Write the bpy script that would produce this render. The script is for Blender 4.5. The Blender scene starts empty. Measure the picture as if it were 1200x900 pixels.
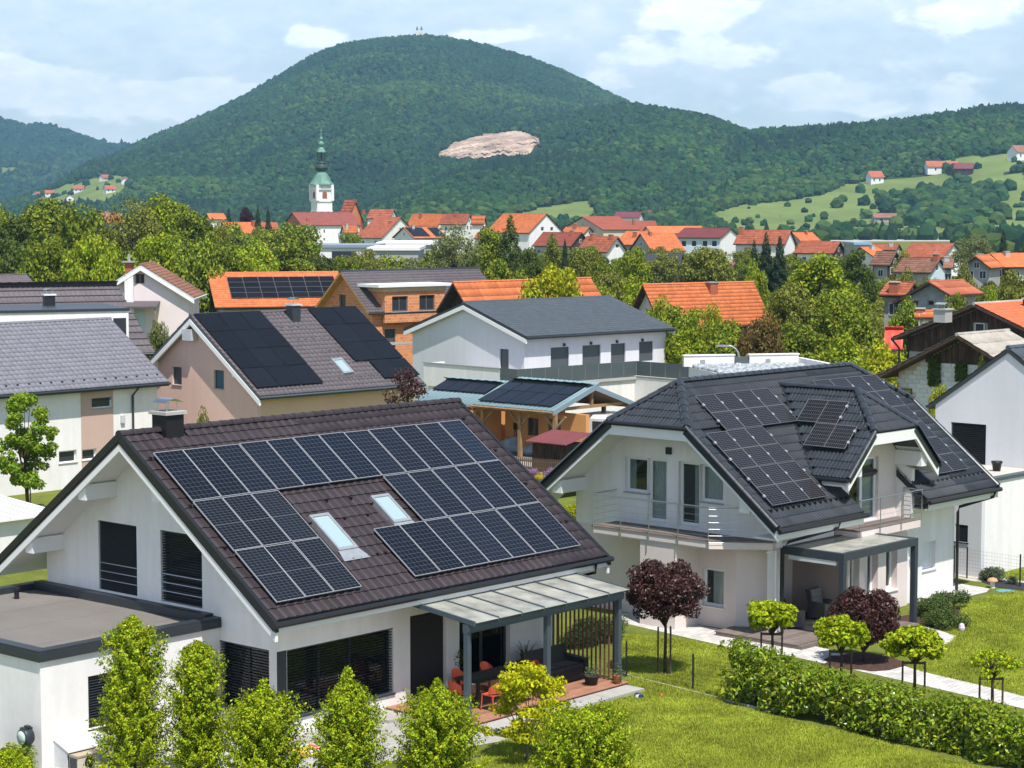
import bpy, bmesh, math, random
import numpy as np
from mathutils import Vector, Matrix
from mathutils.geometry import tessellate_polygon

# ------------------------------------------------------------------ camera, world, sun
SC = bpy.context.scene
COL = SC.collection
F, PITCH, CAMH = 2430.0, math.radians(4.762), 13.9
CP, SP = math.cos(PITCH), math.sin(PITCH)
cam_data = bpy.data.cameras.new("camera")
cam_data.sensor_width = 36.0
cam_data.lens = F / 1200.0 * 36.0
cam_data.clip_start = 1.0
cam_data.clip_end = 30000.0
cam = bpy.data.objects.new("camera", cam_data)
cam.location = (0, 0, CAMH)
cam.rotation_euler = (math.pi / 2 - PITCH, 0, 0)
COL.objects.link(cam)
SC.camera = cam

SUN_EL = math.radians(62)
SUN_AZ = math.atan2(0.35, -0.93)          # from +Y towards +X
SUN_DIR = Vector((math.cos(SUN_EL) * math.sin(SUN_AZ), math.cos(SUN_EL) * math.cos(SUN_AZ), math.sin(SUN_EL)))
sun_data = bpy.data.lights.new("sun", 'SUN')
sun_data.energy = 5.0
sun_data.angle = math.radians(0.5)
sun_data.color = (1.0, 0.945, 0.865)
sun = bpy.data.objects.new("sun", sun_data)
sun.rotation_euler = SUN_DIR.to_track_quat('Z', 'Y').to_euler()
sun.location = (0, 0, 500)
COL.objects.link(sun)

SC.view_settings.view_transform = 'Standard'
SC.view_settings.look = 'None'
SC.view_settings.exposure = 0.50
SC.view_settings.gamma = 1.0
SC.cycles.use_denoising = True
SC.cycles.max_bounces = 8
SC.cycles.diffuse_bounces = 3
SC.cycles.glossy_bounces = 3
SC.cycles.transmission_bounces = 4
SC.cycles.transparent_max_bounces = 12
SC.cycles.volume_bounces = 0
SC.cycles.sample_clamp_indirect = 6.0
SC.render.film_transparent = False

def build_world():
    w = bpy.data.worlds.new("World")
    SC.world = w
    w.use_nodes = True
    nt = w.node_tree
    nt.nodes.clear()
    N = nt.nodes.new
    L = nt.links.new
    out = N('ShaderNodeOutputWorld')
    bg = N('ShaderNodeBackground')
    sky = N('ShaderNodeTexSky')
    sky.sky_type = 'NISHITA'
    sky.sun_disc = False
    sky.sun_elevation = SUN_EL
    sky.sun_rotation = SUN_AZ
    sky.altitude = 300
    sky.air_density = 1.0
    sky.dust_density = 0.3
    sky.ozone_density = 3.0
    tc = N('ShaderNodeTexCoord')
    sep = N('ShaderNodeSeparateXYZ')
    L(tc.outputs['Generated'], sep.inputs[0])
    def M(op, a, b=None, c=None):
        n = N('ShaderNodeMath'); n.operation = op
        for i, x in enumerate((a, b, c)):
            if x is None: continue
            if isinstance(x, (int, float)): n.inputs[i].default_value = x
            else: L(x, n.inputs[i])
        return n.outputs[0]
    az = M('ARCTAN2', sep.outputs[0], sep.outputs[1])
    el = M('ARCSINE', sep.outputs[2])
    comb = N('ShaderNodeCombineXYZ')
    L(M('MULTIPLY', az, 1.0), comb.inputs[0]); L(M('MULTIPLY', el, 2.1), comb.inputs[1])
    def noise(scale, detail, rough, off, dist=0.0):
        mp = N('ShaderNodeMapping'); mp.inputs['Location'].default_value = off
        L(comb.outputs[0], mp.inputs[0])
        n = N('ShaderNodeTexNoise'); n.inputs['Scale'].default_value = scale
        n.inputs['Detail'].default_value = detail; n.inputs['Roughness'].default_value = rough
        n.inputs['Distortion'].default_value = dist
        L(mp.outputs[0], n.inputs['Vector'])
        return n.outputs['Fac']
    big = noise(9.0, 2.0, 0.5, (3.1, 0.7, 0))
    puff = noise(38.0, 7.0, 0.56, (1.7, 5.2, 0), 0.2)
    veil = noise(14.0, 4.0, 0.55, (7.7, 2.2, 0))
    # cumulus banks: centres (azimuth, elevation, half sizes, weight) of the day's clouds
    bumps = None
    for (ca, ce, sa, se, wt) in CLOUDS:
        da = M('DIVIDE', M('SUBTRACT', az, ca), sa)
        de = M('DIVIDE', M('SUBTRACT', el, ce), se)
        r2 = M('ADD', M('MULTIPLY', da, da), M('MULTIPLY', de, de))
        g = M('MULTIPLY', M('POWER', 2.718, M('MULTIPLY', r2, -1.0)), wt)
        bumps = g if bumps is None else M('ADD', bumps, g)
    dens = M('ADD', M('ADD', M('MULTIPLY', big, 0.35), M('MULTIPLY', puff, 0.95)), bumps)
    mr = N('ShaderNodeMapRange'); mr.interpolation_type = 'SMOOTHSTEP'
    mr.inputs['From Min'].default_value = 0.78; mr.inputs['From Max'].default_value = 1.10
    L(dens, mr.inputs['Value'])
    vr = N('ShaderNodeMapRange'); vr.interpolation_type = 'SMOOTHSTEP'
    vr.inputs['From Min'].default_value = 0.40; vr.inputs['From Max'].default_value = 0.75
    vr.inputs['To Min'].default_value = 0.44; vr.inputs['To Max'].default_value = 0.72
    L(veil, vr.inputs['Value'])
    # the veil is haze of the low sky: it thins out overhead
    thin = N('ShaderNodeMapRange'); thin.interpolation_type = 'SMOOTHSTEP'
    thin.inputs['From Min'].default_value = 0.10; thin.inputs['From Max'].default_value = 0.55
    thin.inputs['To Min'].default_value = 1.0; thin.inputs['To Max'].default_value = 0.08
    L(el, thin.inputs['Value'])
    tot = M('MINIMUM', M('ADD', M('MULTIPLY', mr.outputs[0], 0.9), M('MULTIPLY', vr.outputs[0], thin.outputs[0])), 0.95)
    # cloud colour: white with slightly greyer bodies
    shade = N('ShaderNodeMapRange')
    shade.inputs['From Min'].default_value = 0.3; shade.inputs['From Max'].default_value = 0.75
    L(noise(60.0, 6.0, 0.6, (1.7, 5.23, 0), 0.2), shade.inputs['Value'])
    ccol = N('ShaderNodeMix'); ccol.data_type = 'RGBA'
    ccol.inputs['A'].default_value = CLOUD_DARK + (1,)
    ccol.inputs['B'].default_value = CLOUD_LIGHT + (1,)
    L(shade.outputs[0], ccol.inputs['Factor'])
    mix = N('ShaderNodeMix'); mix.data_type = 'RGBA'
    L(tot, mix.inputs['Factor'])
    L(sky.outputs[0], mix.inputs['A']); L(ccol.outputs['Result'], mix.inputs['B'])
    L(mix.outputs['Result'], bg.inputs['Color'])
    bg.inputs['Strength'].default_value = 0.10
    L(bg.outputs[0], out.inputs[0])

def pxdir(x, y):
    az = math.atan((x - 600) / F)
    el = math.atan((450 - y) / F) - PITCH
    return az, el
CLOUDS = []
for (x, y, sx, sy, wt) in ((110, 122, 105, 22, .56), (12, 90, 40, 24, .56), (70, 95, 40, 16, .40), (245, 112, 90, 20, .50), (300, 138, 90, 14, .42), (375, 46, 46, 14, .46), (400, 80, 60, 14, .32), (815, 16, 76, 20, .46), (780, 60, 60, 16, .26),
                           (1130, 20, 88, 24, .48), (945, 104, 42, 15, .50), (695, 95, 34, 12, .40), (570, 44, 55, 10, .44), (860, 62, 130, 18, .22), (1060, 100, 150, 22, .28), (1030, 130, 110, 10, .32)):
    a_, e_ = pxdir(x, y)
    CLOUDS.append((a_, e_, sx / F, sy / F, wt))
CLOUD_LIGHT = (14.2, 14.0, 13.8)
CLOUD_DARK = (10.6, 11.6, 12.7)
build_world()

# ------------------------------------------------------------------ helpers
def ray(x, y):
    a = (x - 600) / F
    b = (450 - y) / F
    return Vector((a, CP + b * SP, -SP + b * CP))

def ground(x, y, z=0.0):
    d = ray(x, y)
    return d * ((z - CAMH) / d.z) + Vector((0, 0, CAMH))

def at(x, y, Y):
    d = ray(x, y)
    return d * (Y / d.y) + Vector((0, 0, CAMH))

def to_px(P):
    X, Y, Z = P[0], P[1], P[2] - CAMH
    d = Y * CP - Z * SP
    return 600 + F * X / d, 450 + F * (-(Y * SP + Z * CP)) / d if False else 450 - F * (Y * SP + Z * CP) / d

class MB:
    """collects shapes and links them as one mesh object"""
    def __init__(self):
        self.v = []; self.f = []; self.m = []
    def add(self, vs, fs, mi=0):
        b = len(self.v)
        self.v.extend([tuple(p) for p in vs])
        for f in fs:
            self.f.append([b + i for i in f]); self.m.append(mi)
    def hexa(self, p, mi=0):
        self.add(p, [(0, 3, 2, 1), (4, 5, 6, 7), (0, 1, 5, 4), (1, 2, 6, 5), (2, 3, 7, 6), (3, 0, 4, 7)], mi)
    def box(self, x0, x1, y0, y1, z0, z1, mi=0):
        self.hexa([(x0, y0, z0), (x1, y0, z0), (x1, y1, z0), (x0, y1, z0), (x0, y0, z1), (x1, y0, z1), (x1, y1, z1), (x0, y1, z1)], mi)
    def fbox(self, F_, a0, a1, z0, z1, d0, d1, mi=0):
        P = F_.P
        self.hexa([P(a0, z0, d0), P(a1, z0, d0), P(a1, z0, d1), P(a0, z0, d1), P(a0, z1, d0), P(a1, z1, d0), P(a1, z1, d1), P(a0, z1, d1)], mi)
    def prism(self, poly, vec, mi=0):
        n = len(poly); vec = Vector(vec)
        a = [Vector(p) for p in poly]; b = [p + vec for p in a]
        fs = [tuple(range(n - 1, -1, -1)), tuple(range(n, 2 * n))] + [(i, (i + 1) % n, n + (i + 1) % n, n + i) for i in range(n)]
        self.add(a + b, fs, mi)
    def tube(self, pts, rs, n=8, mi=0, caps=True):
        pts = [Vector(p) for p in pts]
        if isinstance(rs, (int, float)): rs = [rs] * len(pts)
        rings = []
        for i, p in enumerate(pts):
            t = (pts[min(i + 1, len(pts) - 1)] - pts[max(i - 1, 0)]).normalized()
            up = Vector((0, 0, 1)) if abs(t.z) < 0.95 else Vector((1, 0, 0))
            s = t.cross(up).normalized(); q = s.cross(t)
            rings.append([p + (s * math.cos(2 * math.pi * k / n) + q * math.sin(2 * math.pi * k / n)) * rs[i] for k in range(n)])
        vs = [p for r in rings for p in r]
        fs = []
        for i in range(len(pts) - 1):
            for k in range(n):
                fs.append((i * n + k, i * n + (k + 1) % n, (i + 1) * n + (k + 1) % n, (i + 1) * n + k))
        if caps:
            fs.append(tuple(range(n - 1, -1, -1))); fs.append(tuple((len(pts) - 1) * n + k for k in range(n)))
        self.add(vs, fs, mi)
    def lathe(self, prof, n=16, c=(0, 0, 0), mi=0, ph=0.0):
        c = Vector(c); vs = []
        for (r, z) in prof:
            for k in range(n):
                a = 2 * math.pi * k / n + ph
                vs.append(c + Vector((r * math.cos(a), r * math.sin(a), z)))
        fs = [(i * n + k, i * n + (k + 1) % n, (i + 1) * n + (k + 1) % n, (i + 1) * n + k) for i in range(len(prof) - 1) for k in range(n)]
        fs.append(tuple(range(n - 1, -1, -1))); fs.append(tuple((len(prof) - 1) * n + k for k in range(n)))
        self.add(vs, fs, mi)
    def mesh(self, name, mats, smooth=False):
        me = bpy.data.meshes.new(name)
        me.from_pydata(self.v, [], self.f)
        if not isinstance(mats, (list, tuple)): mats = [mats]
        for m in mats: me.materials.append(m)
        if len(mats) > 1: me.polygons.foreach_set('material_index', self.m)
        if smooth: me.polygons.foreach_set('use_smooth', [True] * len(me.polygons))
        me.update()
        return me
    def build(self, name, mats, parent=None, smooth=False):
        return link(name, self.mesh(name, mats, smooth), parent)

def link(name, data, parent=None, M=None):
    o = bpy.data.objects.new(name, data)
    COL.objects.link(o)
    if parent is not None: o.parent = parent
    if M is not None: o.matrix_basis = M
    return o

def tag(o, label=None, cat=None, group=None, kind=None):
    if label: o['label'] = label
    if cat: o['category'] = cat
    if group: o['group'] = group
    if kind: o['kind'] = kind
    return o

def empty(name, loc, rz=0.0, label=None, cat=None, group=None):
    o = bpy.data.objects.new(name, None)
    o.empty_display_size = 0.3
    o.location = loc; o.rotation_euler = (0, 0, rz)
    COL.objects.link(o)
    return tag(o, label, cat, group)

def copy_tree(o, loc, rz=None, scale=None, label=None, group=None, mats=None):
    c = o.copy(); COL.objects.link(c)
    c.location = loc
    if rz is not None: c.rotation_euler = (0, 0, rz)
    if scale is not None: c.scale = scale
    if label: c['label'] = label
    if group: c['group'] = group
    for ch in list(o.children):
        d = ch.copy(); COL.objects.link(d); d.parent = c
        for g in ch.children:
            e = g.copy(); COL.objects.link(e); e.parent = d
    return c

def np_mesh(name, V, Q, mat, smooth=False, nper=4):
    me = bpy.data.meshes.new(name)
    V = np.asarray(V, np.float32); Q = np.asarray(Q, np.int32)
    me.vertices.add(len(V)); me.vertices.foreach_set('co', V.ravel())
    me.loops.add(Q.size); me.loops.foreach_set('vertex_index', Q.ravel())
    me.polygons.add(len(Q))
    me.polygons.foreach_set('loop_start', np.arange(0, Q.size, nper, dtype=np.int32))
    me.polygons.foreach_set('loop_total', np.full(len(Q), nper, np.int32))
    me.update(calc_edges=True)
    me.materials.append(mat)
    if smooth: me.polygons.foreach_set('use_smooth', np.ones(len(Q), bool))
    return me

class Face:
    """a wall plane: P(a, z, d) with a along it, z up, d inwards"""
    def __init__(s, o, ax, n, az=(0, 0, 1)):
        s.o, s.ax, s.n, s.az = Vector(o), Vector(ax), Vector(n), Vector(az)
    def P(s, a, z, d=0.0):
        return s.o + s.ax * a + s.az * z + s.n * d

def wall(mb, F_, poly, holes, th, mi=0):
    """a wall panel with real openings: poly [(a,z)], holes [(a0,a1,z0,z1)]"""
    loops = [[Vector((a, z, 0)) for a, z in poly]]
    for (a0, a1, z0, z1) in holes:
        loops.append([Vector((a0, z0, 0)), Vector((a0, z1, 0)), Vector((a1, z1, 0)), Vector((a1, z0, 0))])
    flat = [p for l in loops for p in l]
    tris = tessellate_polygon(loops)
    n = len(flat)
    vs = [F_.P(p.x, p.y, 0) for p in flat] + [F_.P(p.x, p.y, th) for p in flat]
    fs = [tuple(t) for t in tris] + [tuple(n + i for i in reversed(t)) for t in tris]
    b = 0
    for l in loops:
        m = len(l)
        for i in range(m):
            j = (i + 1) % m
            fs.append((b + i, b + j, n + b + j, n + b + i))
        b += m
    mb.add(vs, fs, mi)

# ------------------------------------------------------------------ materials
MATS = {}
def mat(name, color, rough=0.7, spec=0.3, metal=0.0, noise=None, bump=None, island=0.0, objr=0.0, streak=None, coat=0.0):
    if name in MATS: return MATS[name]
    m = bpy.data.materials.new(name); m.use_nodes = True
    nt = m.node_tree; N = nt.nodes.new; L = nt.links.new
    b = nt.nodes['Principled BSDF']
    b.inputs['Roughness'].default_value = rough
    b.inputs['Specular IOR Level'].default_value = spec
    b.inputs['Metallic'].default_value = metal
    if coat: b.inputs['Coat Weight'].default_value = coat
    col = None
    tc = N('ShaderNodeTexCoord')
    def vary(prev, fac_socket, amount):
        # multiply the colour by 1 +- amount
        mr = N('ShaderNodeMapRange'); mr.inputs['From Min'].default_value = 0; mr.inputs['From Max'].default_value = 1
        mr.inputs['To Min'].default_value = 1 - amount; mr.inputs['To Max'].default_value = 1 + amount
        L(fac_socket, mr.inputs['Value'])
        vm = N('ShaderNodeVectorMath'); vm.operation = 'SCALE'
        if prev is None: vm.inputs[0].default_value = color[:3]
        else: L(prev, vm.inputs[0])
        L(mr.outputs[0], vm.inputs['Scale'])
        return vm.outputs[0]
    if noise:
        specs = noise if isinstance(noise[0], (tuple, list)) else [noise]
        for (sc, am) in specs:
            n = N('ShaderNodeTexNoise'); n.inputs['Scale'].default_value = sc; n.inputs['Detail'].default_value = 6
            n.inputs['Roughness'].default_value = 0.6
            L(tc.outputs['Object'], n.inputs['Vector'])
            mr = N('ShaderNodeMapRange'); mr.inputs['From Min'].default_value = 0.3; mr.inputs['From Max'].default_value = 0.7
            L(n.outputs['Fac'], mr.inputs['Value'])
            col = vary(col, mr.outputs[0], am)
    if streak:   # rain streaks and dirt that runs down a wall: (scale, amount)
        mp = N('ShaderNodeMapping'); mp.inputs['Scale'].default_value = (streak[0], streak[0], streak[0] * 0.12)
        L(tc.outputs['Object'], mp.inputs[0])
        n = N('ShaderNodeTexNoise'); n.inputs['Scale'].default_value = 1.0; n.inputs['Detail'].default_value = 5
        L(mp.outputs[0], n.inputs['Vector'])
        mr = N('ShaderNodeMapRange'); mr.inputs['From Min'].default_value = 0.35; mr.inputs['From Max'].default_value = 0.7
        L(n.outputs['Fac'], mr.inputs['Value'])
        col = vary(col, mr.outputs[0], streak[1])
    if island:
        g = N('ShaderNodeNewGeometry'); col = vary(col, g.outputs['Random Per Island'], island)
    if objr:
        oi = N('ShaderNodeObjectInfo'); col = vary(col, oi.outputs['Random'], objr)
    if col is None: b.inputs['Base Color'].default_value = tuple(color[:3]) + (1,)
    else: L(col, b.inputs['Base Color'])
    if bump:
        n = N('ShaderNodeTexNoise'); n.inputs['Scale'].default_value = bump[0]; n.inputs['Detail'].default_value = 4
        L(tc.outputs['Object'], n.inputs['Vector'])
        bp = N('ShaderNodeBump'); bp.inputs['Strength'].default_value = bump[1]; bp.inputs['Distance'].default_value = bump[2] if len(bump) > 2 else 0.02
        L(n.outputs['Fac'], bp.inputs['Height']); L(bp.outputs[0], b.inputs['Normal'])
    MATS[name] = m
    return m

def leaf_mat(name, color, var=0.35, trans=0.35, hue=0.03, rough=0.55, spec=0.12, objr=0.0, patch=0.0):
    if name in MATS: return MATS[name]
    m = bpy.data.materials.new(name); m.use_nodes = True
    nt = m.node_tree; N = nt.nodes.new; L = nt.links.new
    b = nt.nodes['Principled BSDF']; out = nt.nodes['Material Output']
    g = N('ShaderNodeNewGeometry')
    hsv = N('ShaderNodeHueSaturation'); hsv.inputs['Color'].default_value = tuple(color) + (1,)
    mr = N('ShaderNodeMapRange'); mr.inputs['To Min'].default_value = 1 - var; mr.inputs['To Max'].default_value = 1 + var
    L(g.outputs['Random Per Island'], mr.inputs['Value'])
    val = mr.outputs[0]
    oi = N('ShaderNodeObjectInfo')
    if objr:
        m2 = N('ShaderNodeMapRange'); m2.inputs['To Min'].default_value = 1 - objr; m2.inputs['To Max'].default_value = 1 + objr
        L(oi.outputs['Random'], m2.inputs['Value'])
        mu = N('ShaderNodeMath'); mu.operation = 'MULTIPLY'; L(val, mu.inputs[0]); L(m2.outputs[0], mu.inputs[1]); val = mu.outputs[0]
    L(val, hsv.inputs['Value'])
    if patch:     # lawns: worn and lush patches, by where each tuft stands
        pn = N('ShaderNodeTexNoise'); pn.inputs['Scale'].default_value = .55; pn.inputs['Detail'].default_value = 5; pn.inputs['Roughness'].default_value = .62; L(oi.outputs['Location'], pn.inputs['Vector'])
        m3 = N('ShaderNodeMapRange'); m3.inputs['From Min'].default_value = .32; m3.inputs['From Max'].default_value = .68; m3.inputs['To Min'].default_value = 1 - patch; m3.inputs['To Max'].default_value = 1 + patch; L(pn.outputs['Fac'], m3.inputs['Value'])
        mu = N('ShaderNodeMath'); mu.operation = 'MULTIPLY'; L(val, mu.inputs[0]); L(m3.outputs[0], mu.inputs[1]); L(mu.outputs[0], hsv.inputs['Value'])
    wn = N('ShaderNodeTexWhiteNoise'); wn.noise_dimensions = '2D'
    cb = N('ShaderNodeCombineXYZ'); L(g.outputs['Random Per Island'], cb.inputs[0]); L(oi.outputs['Random'], cb.inputs[1])
    L(cb.outputs[0], wn.inputs['Vector'])
    mh = N('ShaderNodeMapRange'); mh.inputs['To Min'].default_value = 0.5 - hue; mh.inputs['To Max'].default_value = 0.5 + hue
    L(wn.outputs['Value'], mh.inputs['Value']); L(mh.outputs[0], hsv.inputs['Hue'])
    L(hsv.outputs[0], b.inputs['Base Color'])
    b.inputs['Roughness'].default_value = rough; b.inputs['Specular IOR Level'].default_value = spec
    tr = N('ShaderNodeBsdfTranslucent'); L(hsv.outputs[0], tr.inputs['Color'])
    mx = N('ShaderNodeMixShader'); mx.inputs[0].default_value = trans
    L(b.outputs[0], mx.inputs[1]); L(tr.outputs[0], mx.inputs[2]); L(mx.outputs[0], out.inputs[0])
    MATS[name] = m
    return m

def glass_mat(name, tint=(0.8, 0.85, 0.85), refl=0.9, rough=0.0, see=0.75):
    """a thin pane: partly see-through, mirror-like at grazing angles"""
    if name in MATS: return MATS[name]
    m = bpy.data.materials.new(name); m.use_nodes = True
    nt = m.node_tree; N = nt.nodes.new; L = nt.links.new
    nt.nodes.clear()
    out = N('ShaderNodeOutputMaterial')
    tr = N('ShaderNodeBsdfTransparent'); tr.inputs[0].default_value = tuple(c * see for c in tint) + (1,)
    gl = N('ShaderNodeBsdfGlossy'); gl.inputs['Color'].default_value = (refl, refl, refl, 1); gl.inputs['Roughness'].default_value = rough
    ge = N('ShaderNodeNewGeometry'); dt = N('ShaderNodeVectorMath'); dt.operation = 'DOT_PRODUCT'
    L(ge.outputs['Normal'], dt.inputs[0]); L(ge.outputs['Incoming'], dt.inputs[1])
    ab = N('ShaderNodeMath'); ab.operation = 'ABSOLUTE'; L(dt.outputs['Value'], ab.inputs[0])
    om = N('ShaderNodeMath'); om.operation = 'SUBTRACT'; om.inputs[0].default_value = 1; L(ab.outputs[0], om.inputs[1])
    p5 = N('ShaderNodeMath'); p5.operation = 'POWER'; L(om.outputs[0], p5.inputs[0]); p5.inputs[1].default_value = 5
    ml = N('ShaderNodeMath'); ml.operation = 'MULTIPLY_ADD'; ml.inputs[1].default_value = .95; ml.inputs[2].default_value = 0.05
    L(p5.outputs[0], ml.inputs[0])
    mx = N('ShaderNodeMixShader')
    L(ml.outputs[0], mx.inputs[0]); L(tr.outputs[0], mx.inputs[1]); L(gl.outputs[0], mx.inputs[2]); L(mx.outputs[0], out.inputs[0])
    MATS[name] = m
    return m

def pv_mat(name, cell, line, lw, nx, ny, mid=0.006):
    """printed solar cells: dark squares with thin pale gaps, laid out by the panel's own UVs"""
    if name in MATS: return MATS[name]
    m = bpy.data.materials.new(name); m.use_nodes = True
    nt = m.node_tree; N = nt.nodes.new; L = nt.links.new
    b = nt.nodes['Principled BSDF']
    uv = N('ShaderNodeUVMap'); sep = N('ShaderNodeSeparateXYZ'); L(uv.outputs[0], sep.inputs[0])
    def M(op, a, c=None):
        n = N('ShaderNodeMath'); n.operation = op
        for i, x in enumerate((a, c)):
            if x is None: continue
            if isinstance(x, (int, float)): n.inputs[i].default_value = x
            else: L(x, n.inputs[i])
        return n.outputs[0]
    def edge(s, n, w):
        f = M('FRACT', M('MULTIPLY', s, n))
        return M('GREATER_THAN', M('ABSOLUTE', M('SUBTRACT', f, 0.5)), 0.5 - w)
    e = M('MAXIMUM', edge(sep.outputs[0], nx, lw), edge(sep.outputs[1], ny, lw * ny / nx * 0.5))
    if mid:
        e = M('MAXIMUM', e, M('LESS_THAN', M('ABSOLUTE', M('SUBTRACT', sep.outputs[1], 0.5)), mid))
    mx = N('ShaderNodeMix'); mx.data_type = 'RGBA'
    oi = N('ShaderNodeObjectInfo')
    mr = N('ShaderNodeMapRange'); mr.inputs['To Min'].default_value = 0.75; mr.inputs['To Max'].default_value = 1.35
    L(oi.outputs['Random'], mr.inputs['Value'])
    vm = N('ShaderNodeVectorMath'); vm.operation = 'SCALE'; vm.inputs[0].default_value = cell; L(mr.outputs[0], vm.inputs['Scale'])
    L(vm.outputs[0], mx.inputs['A']); mx.inputs['B'].default_value = tuple(line) + (1,)
    L(e, mx.inputs['Factor']); L(mx.outputs['Result'], b.inputs['Base Color'])
    b.inputs['Roughness'].default_value = 0.16; b.inputs['Specular IOR Level'].default_value = 0.28
    MATS[name] = m
    return m

WHITE = mat('white plaster', (0.75, 0.735, 0.73), 0.85, 0.15, noise=[(0.5, 0.035), (5, 0.025), (40, .03)], bump=(70, 0.22, 0.012), streak=(2.5, 0.05))
CREAM = mat('cream plaster', (0.73, 0.71, 0.66), 0.85, 0.15, noise=[(0.6, 0.03), (9, 0.02)], bump=(90, 0.12, 0.01), streak=(2.5, 0.03))
PINKISH = mat('pale pink plaster', (0.70, 0.48, 0.42), 0.85, 0.15, noise=[(0.6, 0.03), (9, 0.02)], bump=(90, 0.15, 0.01), streak=(2.0, 0.03))
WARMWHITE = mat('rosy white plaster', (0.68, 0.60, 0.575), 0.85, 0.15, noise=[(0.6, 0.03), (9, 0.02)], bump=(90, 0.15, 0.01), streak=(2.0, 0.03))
SALMON = mat('salmon plaster', (0.60, 0.42, 0.34), 0.85, 0.15, noise=[(0.6, 0.04), (9, 0.03)], bump=(90, 0.15, 0.01), streak=(2.0, 0.04))
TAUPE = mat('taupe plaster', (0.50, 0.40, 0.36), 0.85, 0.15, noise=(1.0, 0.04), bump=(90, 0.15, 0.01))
LIGHTGREY = mat('light grey plaster', (0.60, 0.61, 0.64), 0.85, 0.15, noise=[(0.6, 0.02), (9, 0.02)], bump=(90, 0.1, 0.01), streak=(2.0, 0.03))
GREYBLUE = mat('blue grey plaster', (0.42, 0.45, 0.50), 0.85, 0.15, noise=[(0.6, 0.03), (9, 0.02)], bump=(90, 0.1, 0.01))
OCHRE = mat('ochre plaster', (0.62, 0.31, 0.12), 0.85, 0.15, noise=(0.8, 0.06), bump=(60, 0.15, 0.01))
PALEBLUE = mat('pale blue plaster', (0.52, 0.62, 0.66), 0.85, 0.15, noise=(0.8, 0.04))
OLDGREY = mat('old grey render', (0.36, 0.35, 0.33), 0.9, 0.1, noise=[(0.5, 0.15), (3, 0.1)], bump=(20, 0.3, 0.02))
SOFFIT = mat('white painted board', (0.74, 0.74, 0.73), 0.6, 0.3, noise=(2.0, 0.02), bump=(40, 0.06, 0.01))
ANTH = mat('anthracite metal', (0.028, 0.035, 0.043), 0.42, 0.45, 0.0, noise=(3, 0.08))
BLACKM = mat('black metal', (0.012, 0.013, 0.015), 0.4, 0.45)
GREYFRAME = mat('slate grey aluminium', (0.060, 0.082, 0.098), 0.45, 0.4, noise=(4, 0.05))
STEEL = mat('brushed steel', (0.55, 0.55, 0.56), 0.3, 0.5, 1.0)
GALV = mat('galvanised metal', (0.42, 0.44, 0.46), 0.45, 0.5, 0.6, noise=(6, 0.1))
PALEMETAL = mat('pale roof metal', (0.55, 0.57, 0.59), 0.5, 0.4, 0.2, noise=(2, 0.08))
PVFRAME = mat('panel frame aluminium', (0.42, 0.43, 0.45), 0.4, 0.4, 0.3)
PVGREYF = mat('dull panel frame', (.20, .20, .21), .4, .4, .3)
PVBLACKF = mat('black panel frame', (0.012, 0.013, 0.016), 0.4, 0.4)
PVBACK = mat('panel rail shadow gap', (0.02, 0.02, 0.02), 0.6, 0.2)
WHITEPVC = mat('white window frame', (0.76, 0.77, 0.78), 0.35, 0.4)
TILE_BROWN = mat('dark brown concrete tile', (0.035, 0.0265, 0.030), 0.50, 0.30, noise=(7, 0.12), bump=(60, 0.15, 0.01), island=0.16, objr=0.16)
TILE_BLACK = mat('black glazed tile', (0.027, 0.032, 0.039), 0.30, 0.45, noise=(7, 0.10), bump=(50, 0.10, 0.01), island=0.18, objr=0.18)
TILE_GREY = mat('grey concrete tile', (0.165, 0.165, 0.192), 0.6, 0.3, noise=(4, 0.08), island=0.08)
TILE_MAUVE = mat('mauve brown tile', (0.098, 0.084, 0.092), 0.6, 0.3, noise=(4, 0.08), island=0.08)
TILE_SLATE = mat('slate blue tile', (0.062, 0.076, 0.092), 0.5, 0.35, noise=(4, 0.08), island=0.10)
TILE_ORANGE = mat('orange clay tile', (0.52, 0.155, 0.058), 0.75, 0.2, noise=[(0.35, 0.10), (5, 0.10)], island=0.14)
TILE_RUST = mat('weathered red clay tile', (0.36, 0.11, 0.06), 0.8, 0.2, noise=[(0.3, 0.18), (4, 0.12)], island=0.18)
TILE_OLD = mat('old brown clay tile', (0.24, 0.12, 0.085), 0.85, 0.15, noise=[(0.3, 0.2), (4, 0.15)], island=0.2)
TILE_MAROON = mat('maroon metal tile', (0.17, 0.045, 0.045), 0.5, 0.3, noise=(0.5, 0.08), island=0.06)
TILE_RED = mat('bright red metal tile', (0.55, 0.07, 0.045), 0.5, 0.3, noise=(0.8, 0.08), island=0.06)
ETERNIT = mat('weathered fibre cement', (0.36, 0.33, 0.29), 0.9, 0.1, noise=[(0.8, 0.15), (6, 0.15)], bump=(20, 0.2, 0.02))
FELT = mat('bitumen felt', (0.17, 0.158, 0.145), 0.92, 0.12, noise=[(0.6, 0.10), (30, 0.08)], bump=(150, 0.4, 0.01), objr=0.05)
DARKWOOD = mat('dark weathered boards', (0.075, 0.048, 0.035), 0.85, 0.15, noise=[(2, 0.25), (12, 0.2)], streak=(9, 0.35), objr=0.30)
WOOD = mat('timber post', (0.30, 0.19, 0.10), 0.75, 0.2, noise=[(2, 0.2), (12, 0.15)], streak=(9, 0.2))
DECKWOOD = mat('red brown decking', (0.31, 0.155, 0.10), 0.7, 0.25, noise=[(3, 0.15), (20, 0.12)], objr=0.18)
GREYDECK = mat('grey brown decking', (0.17, 0.14, 0.125), 0.75, 0.25, noise=[(3, 0.15), (20, 0.12)], objr=0.18)
REDSLAT = mat('red brown slats', (0.13, 0.055, 0.045), 0.7, 0.25, noise=(5, 0.15), objr=0.15)
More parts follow.
